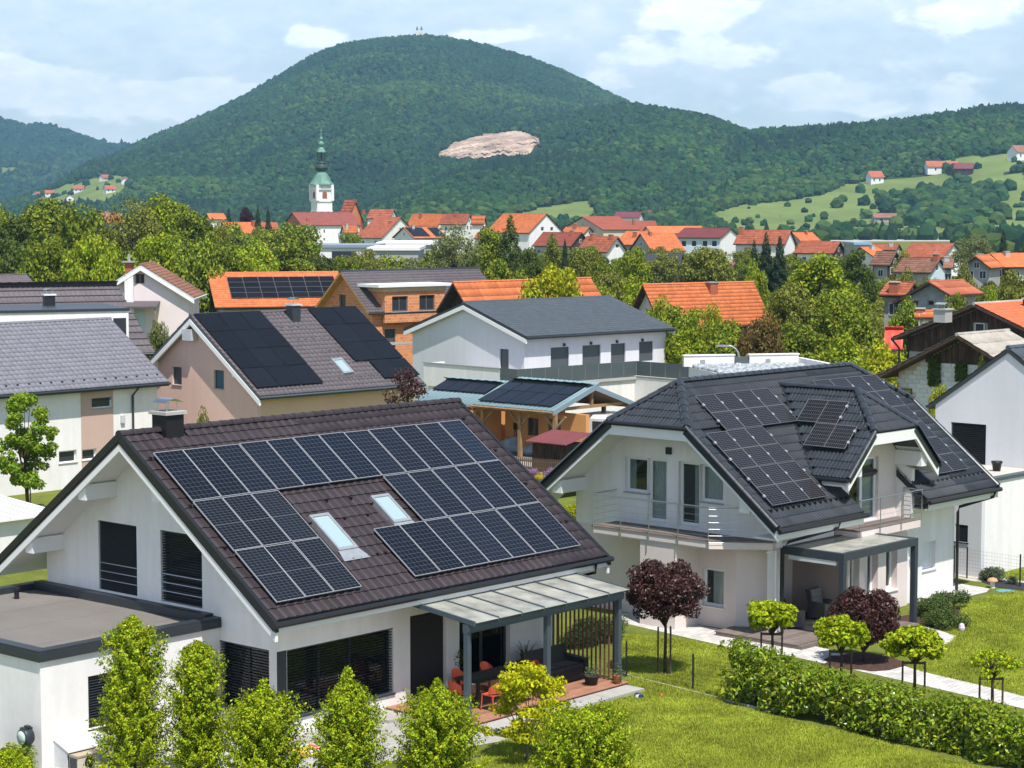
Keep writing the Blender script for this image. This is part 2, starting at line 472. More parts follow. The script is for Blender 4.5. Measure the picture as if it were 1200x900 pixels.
STONE = mat('grey stone slab', (0.36, 0.35, 0.33), 0.85, 0.2, noise=[(1.5, 0.12), (12, 0.1)], bump=(40, 0.2, 0.01))
CONCRETE = mat('concrete', (0.42, 0.41, 0.39), 0.9, 0.15, noise=[(0.5, 0.1), (8, 0.08)], bump=(40, 0.2, 0.01), objr=0.06)
BLOCKW = mat('white concrete block', (0.55, 0.57, 0.58), 0.9, 0.1, noise=[(2, 0.1), (12, 0.1)], bump=(30, 0.3, 0.02), objr=0.10)
BRICKOR = mat('raw hollow brick', (0.55, 0.20, 0.08), 0.9, 0.1, noise=[(3, 0.12), (12, 0.1)], island=0.22, objr=0.2)
MORTAR = mat('mortar', (0.55, 0.42, 0.34), 0.95, 0.1, noise=(4, 0.12))
BLIND = mat('dark blind slats', (0.022, 0.026, 0.032), 0.35, 0.5)
SHUTTER = mat('dark roller shutter', (0.022, 0.020, 0.020), 0.55, 0.3)
GREYSHUT = mat('grey roller shutter', (0.075, 0.085, 0.095), 0.5, 0.3)
ROOM = mat('room interior', (0.10, 0.095, 0.09), 0.9, 0.1)
CURTAIN = mat('grey curtain', (0.80, 0.80, 0.76), 0.9, 0.1, noise=(4, 0.1))
BARK = mat('bark', (0.085, 0.062, 0.045), 0.9, 0.1, noise=(8, 0.3), bump=(20, 0.5, 0.03))
STAKE = mat('weathered stake', (0.12, 0.085, 0.06), 0.85, 0.15, noise=(8, 0.2))
MULCH = mat('bark mulch', (0.075, 0.045, 0.035), 0.95, 0.1, noise=[(6, 0.3), (30, 0.3)], bump=(30, 0.8, 0.04))
RATTAN = mat('black rattan', (0.022, 0.021, 0.022), 0.6, 0.3, noise=(30, 0.3), bump=(120, 0.5, 0.01))
CUSHION = mat('charcoal cushion', (0.045, 0.045, 0.047), 0.9, 0.1, noise=(20, 0.15))
GREYCUSH = mat('grey cushion', (0.20, 0.19, 0.185), 0.9, 0.1, noise=(20, 0.12))
ORANGE = mat('coral orange plastic', (0.50, 0.085, 0.045), 0.5, 0.35, noise=(4, 0.05))
GLASS = glass_mat('window glass', see=.95)
GLASSD = glass_mat('dark window glass', (0.55, 0.6, 0.62), 0.9, 0.0, 0.6)
ROOFGLASS = glass_mat('canopy glass', (0.86, 0.90, 0.86), 0.7, 0.05, 0.82)
SKYGLASS = mat('roof window glass', (0.30, 0.40, 0.42), 0.06, 0.7)
FARGLASS = mat('far window glass', (0.035, 0.040, 0.048), 0.08, 0.6)
PV_SILVER = pv_mat('silver line solar cells', (0.0065, 0.0085, 0.014), (0.075, 0.083, 0.095), 0.028, 6, 12, 0)
PV_BLUE = pv_mat('bluish solar cells', (0.0065, 0.010, 0.019), (0.075, 0.083, 0.095), 0.028, 6, 12, 0)
PV_HALF = pv_mat('half cut solar cells', (0.0065, 0.0078, 0.012), (0.08, 0.088, 0.10), 0.028, 6, 20, .007)
PV_BLACK = pv_mat('all black solar cells', (0.006, 0.0066, 0.0085), (0.020, 0.021, 0.025), 0.03, 6, 20)
GRASSM = None
# ------------------------------------------------------------------ building kit
def mw(root):
    return Matrix.Translation(root.location) @ root.rotation_euler.to_matrix().to_4x4()

def hit(root, px, o, n):
    """where the sight line through a pixel meets a plane given in the root's own axes"""
    Mi = mw(root).inverted()
    c = Mi @ Vector((0, 0, CAMH)); d = Mi.to_3x3() @ ray(*px)
    o = Vector(o); n = Vector(n)
    return c + d * ((o - c).dot(n) / d.dot(n))

ROLL = [(0, 0), (.16, 0), (.30, .75), (.46, 1), (.62, .75), (.78, 0), (1, 0)]
WAVE = [(0, .1), (.10, 0), (.20, .15), (.30, 1), (.42, .8), (.5, .1), (.60, 0), (.70, .15), (.80, 1), (.92, .8), (1, .1)]
FLAT3 = [(0, 0), (.5, .0), (.62, 1), (.9, 1), (1, 0)]
def tile_unit(tw, tl, prof, amp, lip, over=1.12):
    n = len(prof); V = []; Q = []
    for fx, fz in prof: V.append((fx * tw, tl * over, fz * amp * 0.85 + 0.004))
    for fx, fz in prof: V.append((fx * tw, 0, fz * amp + lip))
    for fx, fz in prof: V.append((fx * tw, 0, -0.004))
    for i in range(n - 1):
        Q.append((i, i + n, i + 1 + n, i + 1)); Q.append((i + n, i + 2 * n, i + 1 + 2 * n, i + 1 + n))
    return np.array(V), np.array(Q)

def axes(ea, es, en, p):
    M = Matrix.Identity(4)
    for k, a in enumerate((ea, es, en)):
        for r in range(3): M[r][k] = a[r]
    for r in range(3): M[r][3] = p[r]
    return M

def tile_field(root, parent, o, ea, es, L, S, tw, tl, unit, m, inside=None, n_ind=0, jitter=0.004, seed=1, name='roof_tile'):
    rng = random.Random(seed)
    ea, es = Vector(ea).normalized(), Vector(es).normalized(); en = ea.cross(es)
    o = Vector(o)
    nc = max(1, round(L / tw)); nr = max(1, round(S / tl))
    tw2, tl2 = L / nc, S / nr
    prof = unit
    V, Q = tile_unit(tw2, tl2, *prof)
    pos = []
    for r in range(nr):
        for c in range(nc):
            a, s = c * tw2, r * tl2
            if inside is None or inside(a + tw2 / 2, s + tl2 / 2):
                pos.append((a, s))
    W = mw(root); camp = Vector((0, 0, CAMH))
    if n_ind:
        pos.sort(key=lambda p: (W @ (o + ea * p[0] + es * p[1]) - camp).length)
        me = bpy.data.meshes.new(name); me.from_pydata([tuple(v) for v in V], [], [tuple(q) for q in Q]); me.materials.append(m); me.update()
        for a, s in pos[:n_ind]:
            p = o + ea * a + es * s + en * rng.uniform(0, jitter)
            link(name, me, parent, axes(ea, es, en, p) @ Matrix.Rotation(rng.uniform(-.014, .014), 4, 'Z') @ Matrix.Rotation(rng.uniform(-.02, .02), 4, 'Y'))
        pos = pos[n_ind:]
    if pos:
        P = np.array(pos)
        B = np.array([ea, es, en])
        off = np.stack([P[:, 0], P[:, 1], np.array([rng.uniform(0, jitter) for _ in pos])], 1)
        VV = (V[None] + off[:, None]).reshape(-1, 3) @ B + np.array(o)
        QQ = (Q[None] + (np.arange(len(P)) * len(V))[:, None, None]).reshape(-1, 4)
        t = link('tile_field', np_mesh('tile_field', VV, QQ, m), parent)
        t['kind'] = 'stuff'

def ridge_row(parent, p0, p1, r, m, ln=0.36, name='ridge_tile'):
    p0, p1 = Vector(p0), Vector(p1); d = p1 - p0; n = max(1, round(d.length / ln)); st = d.length / n
    d.normalize(); side = d.cross(Vector((0, 0, 1))).normalized(); up = side.cross(d)
    mb = MB(); k = 6; pts = []
    for (x, rr) in ((0, r * 1.08), (st * 1.06, r * 0.94)):
        for i in range(k + 1):
            a = math.pi * i / k
            pts.append((x, math.cos(a) * rr, math.sin(a) * rr * 0.85))
    mb.add(pts, [(i, i + 1, k + 2 + i, k + 1 + i) for i in range(k)] + [tuple(range(k + 1)), tuple(range(2 * k + 1, k, -1))])
    me = mb.mesh(name, m)
    for i in range(n):
        M = axes(d, side, up, p0 + d * (st * i))
        link(name, me, parent, M)

PANEL_MESHES = {}
def solar_panel(parent, p, ea, es, w, l, frame=None, cells=None, lift=0.11):
    """one framed module: frame, with the printed glass sheet as its sub-part"""
    frame = frame or PVFRAME; cells = cells or PV_SILVER
    key = (round(w, 3), round(l, 3), frame.name, cells.name)
    if key not in PANEL_MESHES:
        b = 0.020; g = 0.006
        mb = MB()
        mb.box(g, w - g, 0 + g, b, 0, .036); mb.box(g, w - g, l - b, l - g, 0, .036)
        mb.box(g, b, b, l - b, 0, .036); mb.box(w - b, w - g, b, l - b, 0, .036)
        fm = mb.mesh('solar_panel', frame)
        me = bpy.data.meshes.new('cell_sheet')
        me.from_pydata([(b, b, .030), (w - b, b, .030), (w - b, l - b, .030), (b, l - b, .030), (b, b, .004), (w - b, b, .004), (w - b, l - b, .004), (b, l - b, .004)], [], [(0, 1, 2, 3), (7, 6, 5, 4)])
        uvl = me.uv_layers.new(name='UVMap')
        for i, c in enumerate([(0, 0), (1, 0), (1, 1), (0, 1), (0, 1), (1, 1), (1, 0), (0, 0)]): uvl.data[i].uv = c
        me.materials.append(cells); me.update()
        PANEL_MESHES[key] = (fm, me)
    fm, cm = PANEL_MESHES[key]
    ea, es = Vector(ea).normalized(), Vector(es).normalized(); en = ea.cross(es)
    rq = random.Random(round(p[0] * 31 + p[2] * 57)); o = link('solar_panel', fm, parent, axes(ea, es, en, Vector(p) + en * lift) @ Matrix.Rotation(rq.uniform(-.008, .008), 4, 'X') @ Matrix.Rotation(rq.uniform(-.008, .008), 4, 'Y'))
    link('cell_sheet', cm, o)
    return o

def window(root, Fc, a0, a1, z0, z1, frame=None, pane=None, fw=.07, depth=.12, mull=(), trans=(), sill=None, name='window', curtain=None, blind=None, lintel=0.0):
    frame = frame or WHITEPVC; pane = pane or GLASS
    if a1 < a0: a0, a1 = a1, a0
    mb = MB()
    d0, d1 = depth, depth + .07
    mb.fbox(Fc, a0, a1, z0, z0 + fw, d0, d1); mb.fbox(Fc, a0, a1, z1 - fw, z1, d0, d1)
    mb.fbox(Fc, a0, a0 + fw, z0 + fw, z1 - fw, d0, d1); mb.fbox(Fc, a1 - fw, a1, z0 + fw, z1 - fw, d0, d1)
    for q in mull:
        x = a0 + (a1 - a0) * q; mb.fbox(Fc, x - fw * .7, x + fw * .7, z0 + fw, z1 - fw, d0 + .002, d1)
    for q in trans:
        z = z0 + (z1 - z0) * q; mb.fbox(Fc, a0 + fw, a1 - fw, z - fw * .5, z + fw * .5, d0 + .003, d1)
    o = mb.build(name, frame, root)
    mb = MB(); mb.fbox(Fc, a0 + fw, a1 - fw, z0 + fw, z1 - fw, d0 + .03, d0 + .036)
    mb.build('pane', pane, o)
    if sill:
        mb = MB(); mb.fbox(Fc, a0 - .04, a1 + .04, z0 - .045, z0 - .003, -.045, d0); mb.build('sill', sill, o)
    if curtain:   # two pleated curtains behind the glass
        mb = MB(); c0, c1 = curtain[1] if len(curtain) > 1 else (0, 1)
        n = 26; pts = []
        for i in range(n + 1):
            x = a0 + (a1 - a0) * (c0 + (c1 - c0) * i / n); pts.append((x, d1 + .10 + .03 * math.sin(i * 2.1)))
        vs = [Fc.P(x, z0 + .05, d) for x, d in pts] + [Fc.P(x, z1 - .05, d) for x, d in pts]
        mb.add(vs, [(i, i + 1, n + 2 + i, n + 1 + i) for i in range(n)])
        mb.build('curtain', curtain[0], o)
    if blind:     # outside venetian blind, each slat tilted
        mb = MB(); h = z1 - z0; top = blind.get('from', 0.0); bot = blind.get('to', 1.0); pitch = blind.get('pitch', .075); tilt = blind.get('tilt', .03)
        z = z1 - h * top - .03
        mb.fbox(Fc, a0 + .01, a1 - .01, z1 - .03, z1, .01, depth - .02)
        while z > z1 - h * bot + .02:
            P = Fc.P
            mb.hexa([P(a0 + .02, z - tilt, .025), P(a1 - .02, z - tilt, .025), P(a1 - .02, z, .085), P(a0 + .02, z, .085),
                     P(a0 + .02, z - tilt + .006, .025), P(a1 - .02, z - tilt + .006, .025), P(a1 - .02, z + .006, .085), P(a0 + .02, z + .006, .085)])
            z -= pitch
        b_ = mb.build('blind', blind.get('mat', BLIND), o); b_['kind'] = 'stuff'
    return o

def chimney(root, x, y, w, d, z0, z1, m, capm=None, cowl=None):
    mb = MB(); mb.box(x - w / 2, x + w / 2, y - d / 2, y + d / 2, z0, z1)
    o = mb.build('chimney', m, root)
    mb = MB(); mb.box(x - w / 2 - .07, x + w / 2 + .07, y - d / 2 - .07, y + d / 2 + .07, z1 + .001, z1 + .09)
    mb.build('chimney_cap', capm or CONCRETE, o)
    if cowl:
        mb = MB()
        for sx in (-1, 1):
            for sy in (-1, 1): mb.tube([(x + sx * w * .3, y + sy * d * .3, z1 + .09), (x + sx * w * .3, y + sy * d * .3, z1 + .33)], .018, 6)
        n = 8
        top = [(x - w * .5 + w * i / n, z1 + .33 + .10 * math.sin(math.pi * i / n)) for i in range(n + 1)]
        for i in range(n):
            (xa, za), (xb, zb) = top[i], top[i + 1]
            mb.hexa([(xa, y - d * .45, za), (xb, y - d * .45, zb), (xb, y + d * .45, zb), (xa, y + d * .45, za), (xa, y - d * .45, za + .015), (xb, y - d * .45, zb + .015), (xb, y + d * .45, zb + .015), (xa, y + d * .45, za + .015)])
        mb.build('cowl', cowl, o)
    return o

class House: pass
STYLE = {'fine': (.30, .36, (ROLL, .03, .03)), 'flat': (.33, .38, (FLAT3, .012, .022)), 'coarse': (.62, .55, (FLAT3, .02, .045)), 'sheet': (.35, 3.0, (FLAT3, .025, .01))}
def gable_house(name, label, cat, R, R2, E, yaw, D=None, ze=None, roof=None, wallm=None, slab=None, over=.5, eo=.5, group=None, wins=(), style='coarse',
                frame=None, pane=None, z0=0.0, half_back=None, gablem=None, trim=None, ridge=True, both=False, fascia=None, back_tiles=True, sillm=None, th=.18):
    H = House()
    y = math.radians(yaw); u = Vector((math.cos(y), math.sin(y), 0)); w = Vector((math.sin(y), -math.cos(y), 0))
    cp = Vector((0, 0, CAMH))
    if D is not None:
        PR = at(R[0], R[1], D); d = ray(*E); PE = cp + d * ((PR - cp).dot(u) / d.dot(u))
    else:
        PE = ground(E[0], E[1], ze); d = ray(*R); PR = cp + d * ((PE - cp).dot(u) / d.dot(u))
    wE = (PE - PR).dot(w)
    # far ridge end: where the ridge line crosses that pixel column
    k = (R2[0] - 600) / F
    q = PR - cp
    den = u.x - k * (u.y * CP - u.z * SP); num = k * (q.y * CP - q.z * SP) - q.x
    L = num / den
    if L < 0: y += math.pi; u = -u; w = -w; wE = -wE; L = -L
    H.L, H.half, H.zr, H.ze = L, abs(wE), PR.z - z0, PE.z - z0
    root = empty(name, (PR.x, PR.y, z0), y, label, cat, group)
    H.root = root
    sy = -1 if wE > 0 else 1
    H.sy = sy
    half, zr, zee = H.half, H.zr, H.ze
    sl = (zr - zee) / half
    hb = half_back or half
    zb = zr - sl * hb
    roof = roof or TILE_ORANGE; slab = slab or DARKWOOD; wallm = wallm or WHITE
    H.info = '%s L=%.1f half=%.1f zr=%.1f ze=%.1f at %.0f,%.0f' % (label[:40], L, half, zr, zee, PR.x, PR.y)
    # roof: two slopes, tiled
    mb = MB()
    mb.prism([(0, sy * half, zee - .02), (0, 0, zr - .02), (0, 0, zr - .02 - th), (0, sy * half, zee - .02 - th)], (L, 0, 0))
    mb.prism([(0, -sy * hb, zb - .02), (0, -sy * hb, zb - .02 - th), (0, -.001 * sy, zr - .02 - th), (0, -.001 * sy, zr - .02)], (L, 0, 0))
    ro = mb.build('roof', slab, root)
    H.roof = ro
    c = half / math.hypot(half, zr - zee); s = (zr - zee) / math.hypot(half, zr - zee)
    if sy < 0: o, ea, es = Vector((0, -half, zee)), Vector((1, 0, 0)), Vector((0, c, s))
    else: o, ea, es = Vector((L, half, zee)), Vector((-1, 0, 0)), Vector((0, -c, s))
    H.o, H.ea, H.es, H.en, H.S = o, ea, es, ea.cross(es), math.hypot(half, zr - zee)
    tw, tl, unit = STYLE[style]
    tile_field(root, ro, o, ea, es, L, H.S, tw, tl, unit, roof, seed=hash(name) % 99)
    if back_tiles:
        Sb = math.hypot(hb, zr - zb)
        if sy < 0: o2, ea2, es2 = Vector((L, hb, zb)), Vector((-1, 0, 0)), Vector((0, -c, s))
        else: o2, ea2, es2 = Vector((0, -hb, zb)), Vector((1, 0, 0)), Vector((0, c, s))
        tile_field(root, ro, o2, ea2, es2, L, Sb, tw * 2, tl * 2, unit, roof)
    if ridge:
        mb = MB(); mb.tube([(-.01, 0, zr + .0), (L + .01, 0, zr + .0)], .11, 6); mb.build('ridge_cap', trim or roof, ro)
    if fascia:
        for xx in (-.03, L - .09):
            mb = MB()
            mb.prism([(xx, sy * half, zee - .02 - th), (xx, 0, zr - .02 - th), (xx, 0, zr - .30 - th), (xx, sy * half, zee - .30 - th)], (.12, 0, 0))
            mb.prism([(xx, -sy * hb, zb - .02 - th), (xx, -sy * hb, zb - .30 - th), (xx, -.001 * sy, zr - .30 - th), (xx, -.001 * sy, zr - .02 - th)], (.12, 0, 0))
            mb.build('barge_board', fascia, root)
    # gutter on the visible eave
    mb = MB(); mb.tube([(-.02, sy * (half + .06), zee - .08), (L + .02, sy * (half + .06), zee - .08)], .07, 6); mb.build('gutter', trim or slab, root)
    hw, hwb = half - eo, hb - eo
    dz = .02 + th * .6
    ztw = zr - sl * hw - dz; ztb = zr - sl * hwb - dz
    th_w = .25
    x0, x1 = over, L - over
    FG = Face((x0, 0, 0), (0, 1, 0), (1, 0, 0))
    FF = Face((x1, 0, 0), (0, 1, 0), (-1, 0, 0))
    FE = Face((0, sy * hw, 0), (1, 0, 0), (0, -sy, 0))
    FB = Face((0, -sy * hwb, 0), (1, 0, 0), (0, sy, 0))
    H.FG, H.FF, H.FE = FG, FF, FE
    faces = {'g': (FG, (x0, 0, 0), (1, 0, 0), 1), 'f': (FF, (x1, 0, 0), (1, 0, 0), 1), 'e': (FE, (0, sy * hw, 0), (0, 1, 0), 0)}
    holes = {'g': [], 'f': [], 'e': []}
    W = []
    for win in wins:
        f, xa, ya, xb, yb = win[:5]; opt = dict(win[5]) if len(win) > 5 else {}
        Fc, oo, nn, ax = faces[f]
        A = hit(root, (xa, ya), oo, nn); B = hit(root, (xb, yb), oo, nn)
        a0, a1 = sorted((A[ax], B[ax])); zz0, zz1 = sorted((A.z, B.z))
        zz0 = max(zz0, .05)
        if a1 - a0 > .15 and zz1 - zz0 > .15:
            holes[f].append((a0, a1, zz0, zz1)); W.append((Fc, a0, a1, zz0, zz1, opt))
    def gpoly():
        return [(-hw if sy < 0 else -hwb, 0), (hwb if sy < 0 else hw, 0), (hwb if sy < 0 else hw, ztb if sy < 0 else ztw), (0, zr - dz), (-hw if sy < 0 else -hwb, ztw if sy < 0 else ztb)]
    mb = MB(); wall(mb, FG, gpoly(), holes['g'], th_w); mb.build('wall', gablem or wallm, root)
    mb = MB(); wall(mb, FF, gpoly(), holes['f'], th_w); mb.build('wall', gablem or wallm, root)
    mb = MB(); wall(mb, FE, [(x0 + th_w, 0), (x1 - th_w, 0), (x1 - th_w, ztw), (x0 + th_w, ztw)], holes['e'], th_w); mb.build('wall', wallm, root)
    mb = MB(); wall(mb, FB, [(x0 + th_w, 0), (x1 - th_w, 0), (x1 - th_w, ztb), (x0 + th_w, ztb)], [], th_w); mb.build('wall', wallm, root)
    for (Fc, a0, a1, zz0, zz1, opt) in W:
        opt.setdefault('frame', frame or WHITEPVC); opt.setdefault('pane', pane or FARGLASS); opt.setdefault('sill', sillm)
        opt.setdefault('fw', .06)
        window(root, Fc, a0, a1, zz0, zz1, **opt)
    return H

def on_roof(H, px):
    return hit(H.root, px, H.o, H.en)

def pv_by_px(H, TL, TR, BL, nc, nr, frame=PVBLACKF, cells=None, skip=(), parent=None, lift=.12):
    """a block of modules laid on the front slope between three corners seen in the photo"""
    a, b, c_ = on_roof(H, TL), on_roof(H, TR), on_roof(H, BL)
    ax = H.ea.dot(b - a) / nc; dn = -H.es.dot(c_ - a) / nr
    sx = 1 if ax > 0 else -1
    for i in range(nc):
        for j in range(nr):
            if (i, j) in skip: continue
            p = a + H.ea * (ax * (i if ax > 0 else i + 1)) - H.es * (dn * (j + 1))
            solar_panel(H.root, p, H.ea, H.es, abs(ax) - .02, abs(dn) - .02, frame, cells or PV_BLACK, lift)

def roof_chimney(H, px, w=.6, d=.6, up=None, m=None, capm=None, cowl=None, top=None):
    """a chimney standing on the front slope where the pixel meets it; 'top' is the pixel row of its head"""
    p = on_roof(H, px)
    z1 = p.z + (up or 1.2)
    if top is not None:
        Wp = mw(H.root) @ p
        z1 = at(px[0], top, Wp.y).z - H.root.location.z
    return chimney(H.root, p.x, p.y, w, d, p.z - .5, z1, m or CONCRETE, capm, cowl)

# ------------------------------------------------------------------ plants
def leaf_quads(rng, P, Nrm, size, aspect=0.55, droop=0.0):
    n = len(P)
    r = rng.normal(size=(n, 3)); r[:, 2] -= droop
    d = r - (r * Nrm).sum(1, keepdims=True) * Nrm
    d /= np.linalg.norm(d, axis=1, keepdims=True) + 1e-9
    t = np.cross(Nrm, d)
    s = (size * rng.uniform(.65, 1.25, n))[:, None]
    V = np.stack([P - d * s * .5, P + t * s * aspect * .5 + Nrm * s * .06, P + d * s * .5 - Nrm * s * .05, P - t * s * aspect * .5 + Nrm * s * .06], 1).reshape(-1, 3)
    Q = np.arange(4 * n).reshape(-1, 4)
    return V, Q

def unit_vecs(rng, n):
    v = rng.normal(size=(n, 3)); return v / np.linalg.norm(v, axis=1, keepdims=True)

def clump_points(rng, C, Rd, per):
    """leaf places and facings through a set of ellipsoid clumps"""
    P = []; Nn = []
    for c, r in zip(C, Rd):
        k = max(3, int(per * (r[0] * r[1] * r[2]) ** (2 / 3)))
        u = unit_vecs(rng, k)
        rad = .45 + .55 * rng.uniform(0, 1, k) ** .6
        P.append(c + u * rad[:, None] * r)
        nn = u + .7 * rng.normal(size=(k, 3)) + np.array([0, 0, .35]); Nn.append(nn / np.linalg.norm(nn, axis=1, keepdims=True))
    return np.concatenate(P), np.concatenate(Nn)

def crown_clumps(rng, a, c, zc, n, rmin, rmax, flat=.75, low=-.75, top=1.0, egg=0.0):
    C = []; Rd = []
    while len(C) < n:
        u = unit_vecs(rng, 1)[0]
        if u[2] < low: continue
        rad = rng.uniform(.35, .95) ** .6
        rr = rng.uniform(rmin, rmax)
        wid = a * (1 - egg * u[2])
        C.append(np.array([u[0] * wid * rad, u[1] * wid * rad, zc + u[2] * c * rad])); Rd.append(np.array([rr, rr, rr * flat]))
    return C, Rd

def trunk_mesh(rng, H, r0, clumps, lean=0.0, m=None, fork=.35, limbs=9, name='trunk'):
    mb = MB(); n = 6
    pts = [(lean * (i / n) ** 2 * H + .04 * H * math.sin(i * 1.3) * .3, .03 * H * math.sin(i * 2.1) * .3, H * .8 * i / n) for i in range(n + 1)]
    mb.tube(pts, [r0 * (1 - .8 * i / n) * (1.25 if i == 0 else 1) for i in range(n + 1)], 8)
    idx = list(range(len(clumps))); rng.shuffle(idx)
    for k in idx[:limbs]:
        c = Vector(clumps[k]); t = rng.uniform(fork, .75)
        b = Vector(pts[min(n, max(1, int(t * n)))])
        if c.z < b.z: b = Vector(pts[max(1, int(fork * n))])
        mid = b.lerp(c, .5) + Vector((0, 0, -.06 * (c - b).length))
        mb.tube([b, mid, c], [r0 * .42, r0 * .26, r0 * .08], 5)
    return mb.mesh(name, m or BARK, smooth=True)

def broadleaf_proto(seed, H, a, trunk_h, nclump, per, leaf, m, rmin=.26, rmax=.42, egg=0.0, low=-.8, r0=None, droop=.2, flat=.8):
    rng = np.random.default_rng(seed)
    c = (H - trunk_h) / 2; zc = trunk_h + c
    C, Rd = crown_clumps(rng, a * .82, c * .86, zc, nclump, a * rmin, a * rmax, flat=flat, low=low, egg=egg)
    P, Nn = clump_points(rng, C, Rd, per)
    V, Q = leaf_quads(rng, P, Nn, leaf, .6, droop)
    return trunk_mesh(rng, H, r0 or H * .022, [tuple(x) for x in C]), np_mesh('crown', V, Q, m)

def conifer_proto(seed, H, a, tiers, per, leaf, m):
    rng = np.random.default_rng(seed); n = tiers * per
    t = 1 - np.sqrt(rng.uniform(0, 1, n)); th = rng.uniform(0, 2 * np.pi, n)
    z = H * (.06 + .94 * t)
    tier = np.sin(t * tiers * 3.1 + 1.3 * np.sin(th * 3 + seed)); lobe = 1 + .16 * np.sin(th * 5 + t * 40) + .10 * np.sin(th * 9 - t * 23)
    R = (a * (1 - t) ** .8 + .12) * (.84 + .16 * tier) * lobe * (1 - .5 * rng.uniform(0, 1, n) ** 2.2)
    P = np.stack([np.cos(th) * R, np.sin(th) * R, z - .18 * R + rng.normal(0, .1, n)], 1)
    nn = np.stack([np.cos(th) * .55 + rng.normal(0, .35, n), np.sin(th) * .55 + rng.normal(0, .35, n), .7 + rng.normal(0, .35, n)], 1); nn /= np.linalg.norm(nn, axis=1, keepdims=True)
    V, Q = leaf_quads(rng, P, nn, leaf, .42, .5)
    mb = MB(); mb.tube([(0, 0, 0), (0, 0, H * .5), (0, 0, H * .97)], [H * .02, H * .012, .02], 7)
    return mb.mesh('trunk', BARK, True), np_mesh('crown', V, Q, m)

def spray_crown(seed, H, prof, nb, per, leaf, m, up=.9, z0=.08, spike=.25, aspect=.5):
    """a shrub built of leafy twigs rising from a central stem; prof(t) is its half width"""
    rng = np.random.default_rng(seed)
    t = rng.uniform(0, 1, nb); th = rng.uniform(0, 2 * np.pi, nb)
    wid = np.array([prof(x) for x in t]); ln = wid * rng.uniform(.55, 1.0 + spike, nb)
    z = H * (z0 + (1 - z0) * .93 * t)
    upk = up * (0.45 + .8 * t)
    P = []; Nn = []
    mb = MB()
    for i in range(nb):
        d = np.array([np.cos(th[i]), np.sin(th[i]), upk[i] + rng.normal(0, .18)]); d /= np.linalg.norm(d)
        k = max(4, int(per * (0.35 + ln[i])))
        q = rng.uniform(.25, 1.0, k) ** .75 * ln[i] * 1.15
        base = np.array([0, 0, z[i] - .25 * ln[i]])
        pt = base + d * q[:, None] + rng.normal(0, .035, (k, 3))
        P.append(pt)
        nn = np.array([np.cos(th[i]), np.sin(th[i]), .55]) + .75 * rng.normal(size=(k, 3)); Nn.append(nn / np.linalg.norm(nn, axis=1, keepdims=True))
        if i % 6 == 0:
            mb.tube([tuple(base), tuple(base + d * ln[i] * 1.05)], [.012, .004], 4, caps=False)
    P = np.concatenate(P); Nn = np.concatenate(Nn)
    V, Q = leaf_quads(rng, P, Nn, leaf, aspect, .1)
    mb.tube([(0, 0, 0), (.02, 0, H * .5), (0, 0, H * .93)], [.045, .03, .008], 7)
    return mb.mesh('trunk', BARK, True), np_mesh('crown', V, Q, m)

def plant(name, label, cat, loc, rz, meshes, group=None, scale=1.0, names=('trunk', 'crown')):
    r = empty(name, loc, rz, label, cat, group)
    r.scale = (scale, scale, scale) if isinstance(scale, (int, float)) else scale
    for nm, me in zip(names, meshes): link(nm, me, r)
    return r

def scatter(name, P, rot, scl, idx, protos, label=None):
    """one object of kind stuff that sets thousands of copies of a few small meshes on given places"""
    me = bpy.data.meshes.new(name)
    P = np.asarray(P, np.float32)
    me.vertices.add(len(P)); me.vertices.foreach_set('co', P.ravel())
    a = me.attributes.new('rot', 'FLOAT_VECTOR', 'POINT'); a.data.foreach_set('vector', np.asarray(rot, np.float32).ravel())
    a = me.attributes.new('scl', 'FLOAT_VECTOR', 'POINT'); a.data.foreach_set('vector', np.asarray(scl, np.float32).ravel())
    a = me.attributes.new('pick', 'INT', 'POINT'); a.data.foreach_set('value', np.asarray(idx, np.int32))
    o = link(name, me)
    ng = bpy.data.node_groups.new(name, 'GeometryNodeTree')
    ng.interface.new_socket('Geometry', in_out='INPUT', socket_type='NodeSocketGeometry')
    ng.interface.new_socket('Geometry', in_out='OUTPUT', socket_type='NodeSocketGeometry')
    N = ng.nodes.new; L = ng.links.new
    gi, go = N('NodeGroupInput'), N('NodeGroupOutput')
    jn = N('GeometryNodeJoinGeometry'); L(jn.outputs[0], go.inputs[0])
    def attr(nm, ty):
        n = N('GeometryNodeInputNamedAttribute'); n.data_type = ty; n.inputs['Name'].default_value = nm; return n.outputs['Attribute']
    ra, sa, pa = attr('rot', 'FLOAT_VECTOR'), attr('scl', 'FLOAT_VECTOR'), attr('pick', 'INT')
    e2r = N('FunctionNodeEulerToRotation'); L(ra, e2r.inputs[0])
    for k, pm in enumerate(protos):
        po = bpy.data.objects.new(name + '_piece', pm)          # not linked to the scene
        oi = N('GeometryNodeObjectInfo'); oi.inputs['Object'].default_value = po; oi.inputs['As Instance'].default_value = True
        cmpn = N('FunctionNodeCompare'); cmpn.data_type = 'INT'; cmpn.operation = 'EQUAL'
        L(pa, cmpn.inputs[2]); cmpn.inputs[3].default_value = k
        ip = N('GeometryNodeInstanceOnPoints')
        L(gi.outputs[0], ip.inputs['Points']); L(cmpn.outputs[0], ip.inputs['Selection']); L(oi.outputs['Geometry'], ip.inputs['Instance'])
        L(e2r.outputs[0], ip.inputs['Rotation']); L(sa, ip.inputs['Scale'])
        L(ip.outputs[0], jn.inputs[0])
    md = o.modifiers.new('scatter', 'NODES'); md.node_group = ng
    o['kind'] = 'stuff'
    if label: o['label'] = label
    return o
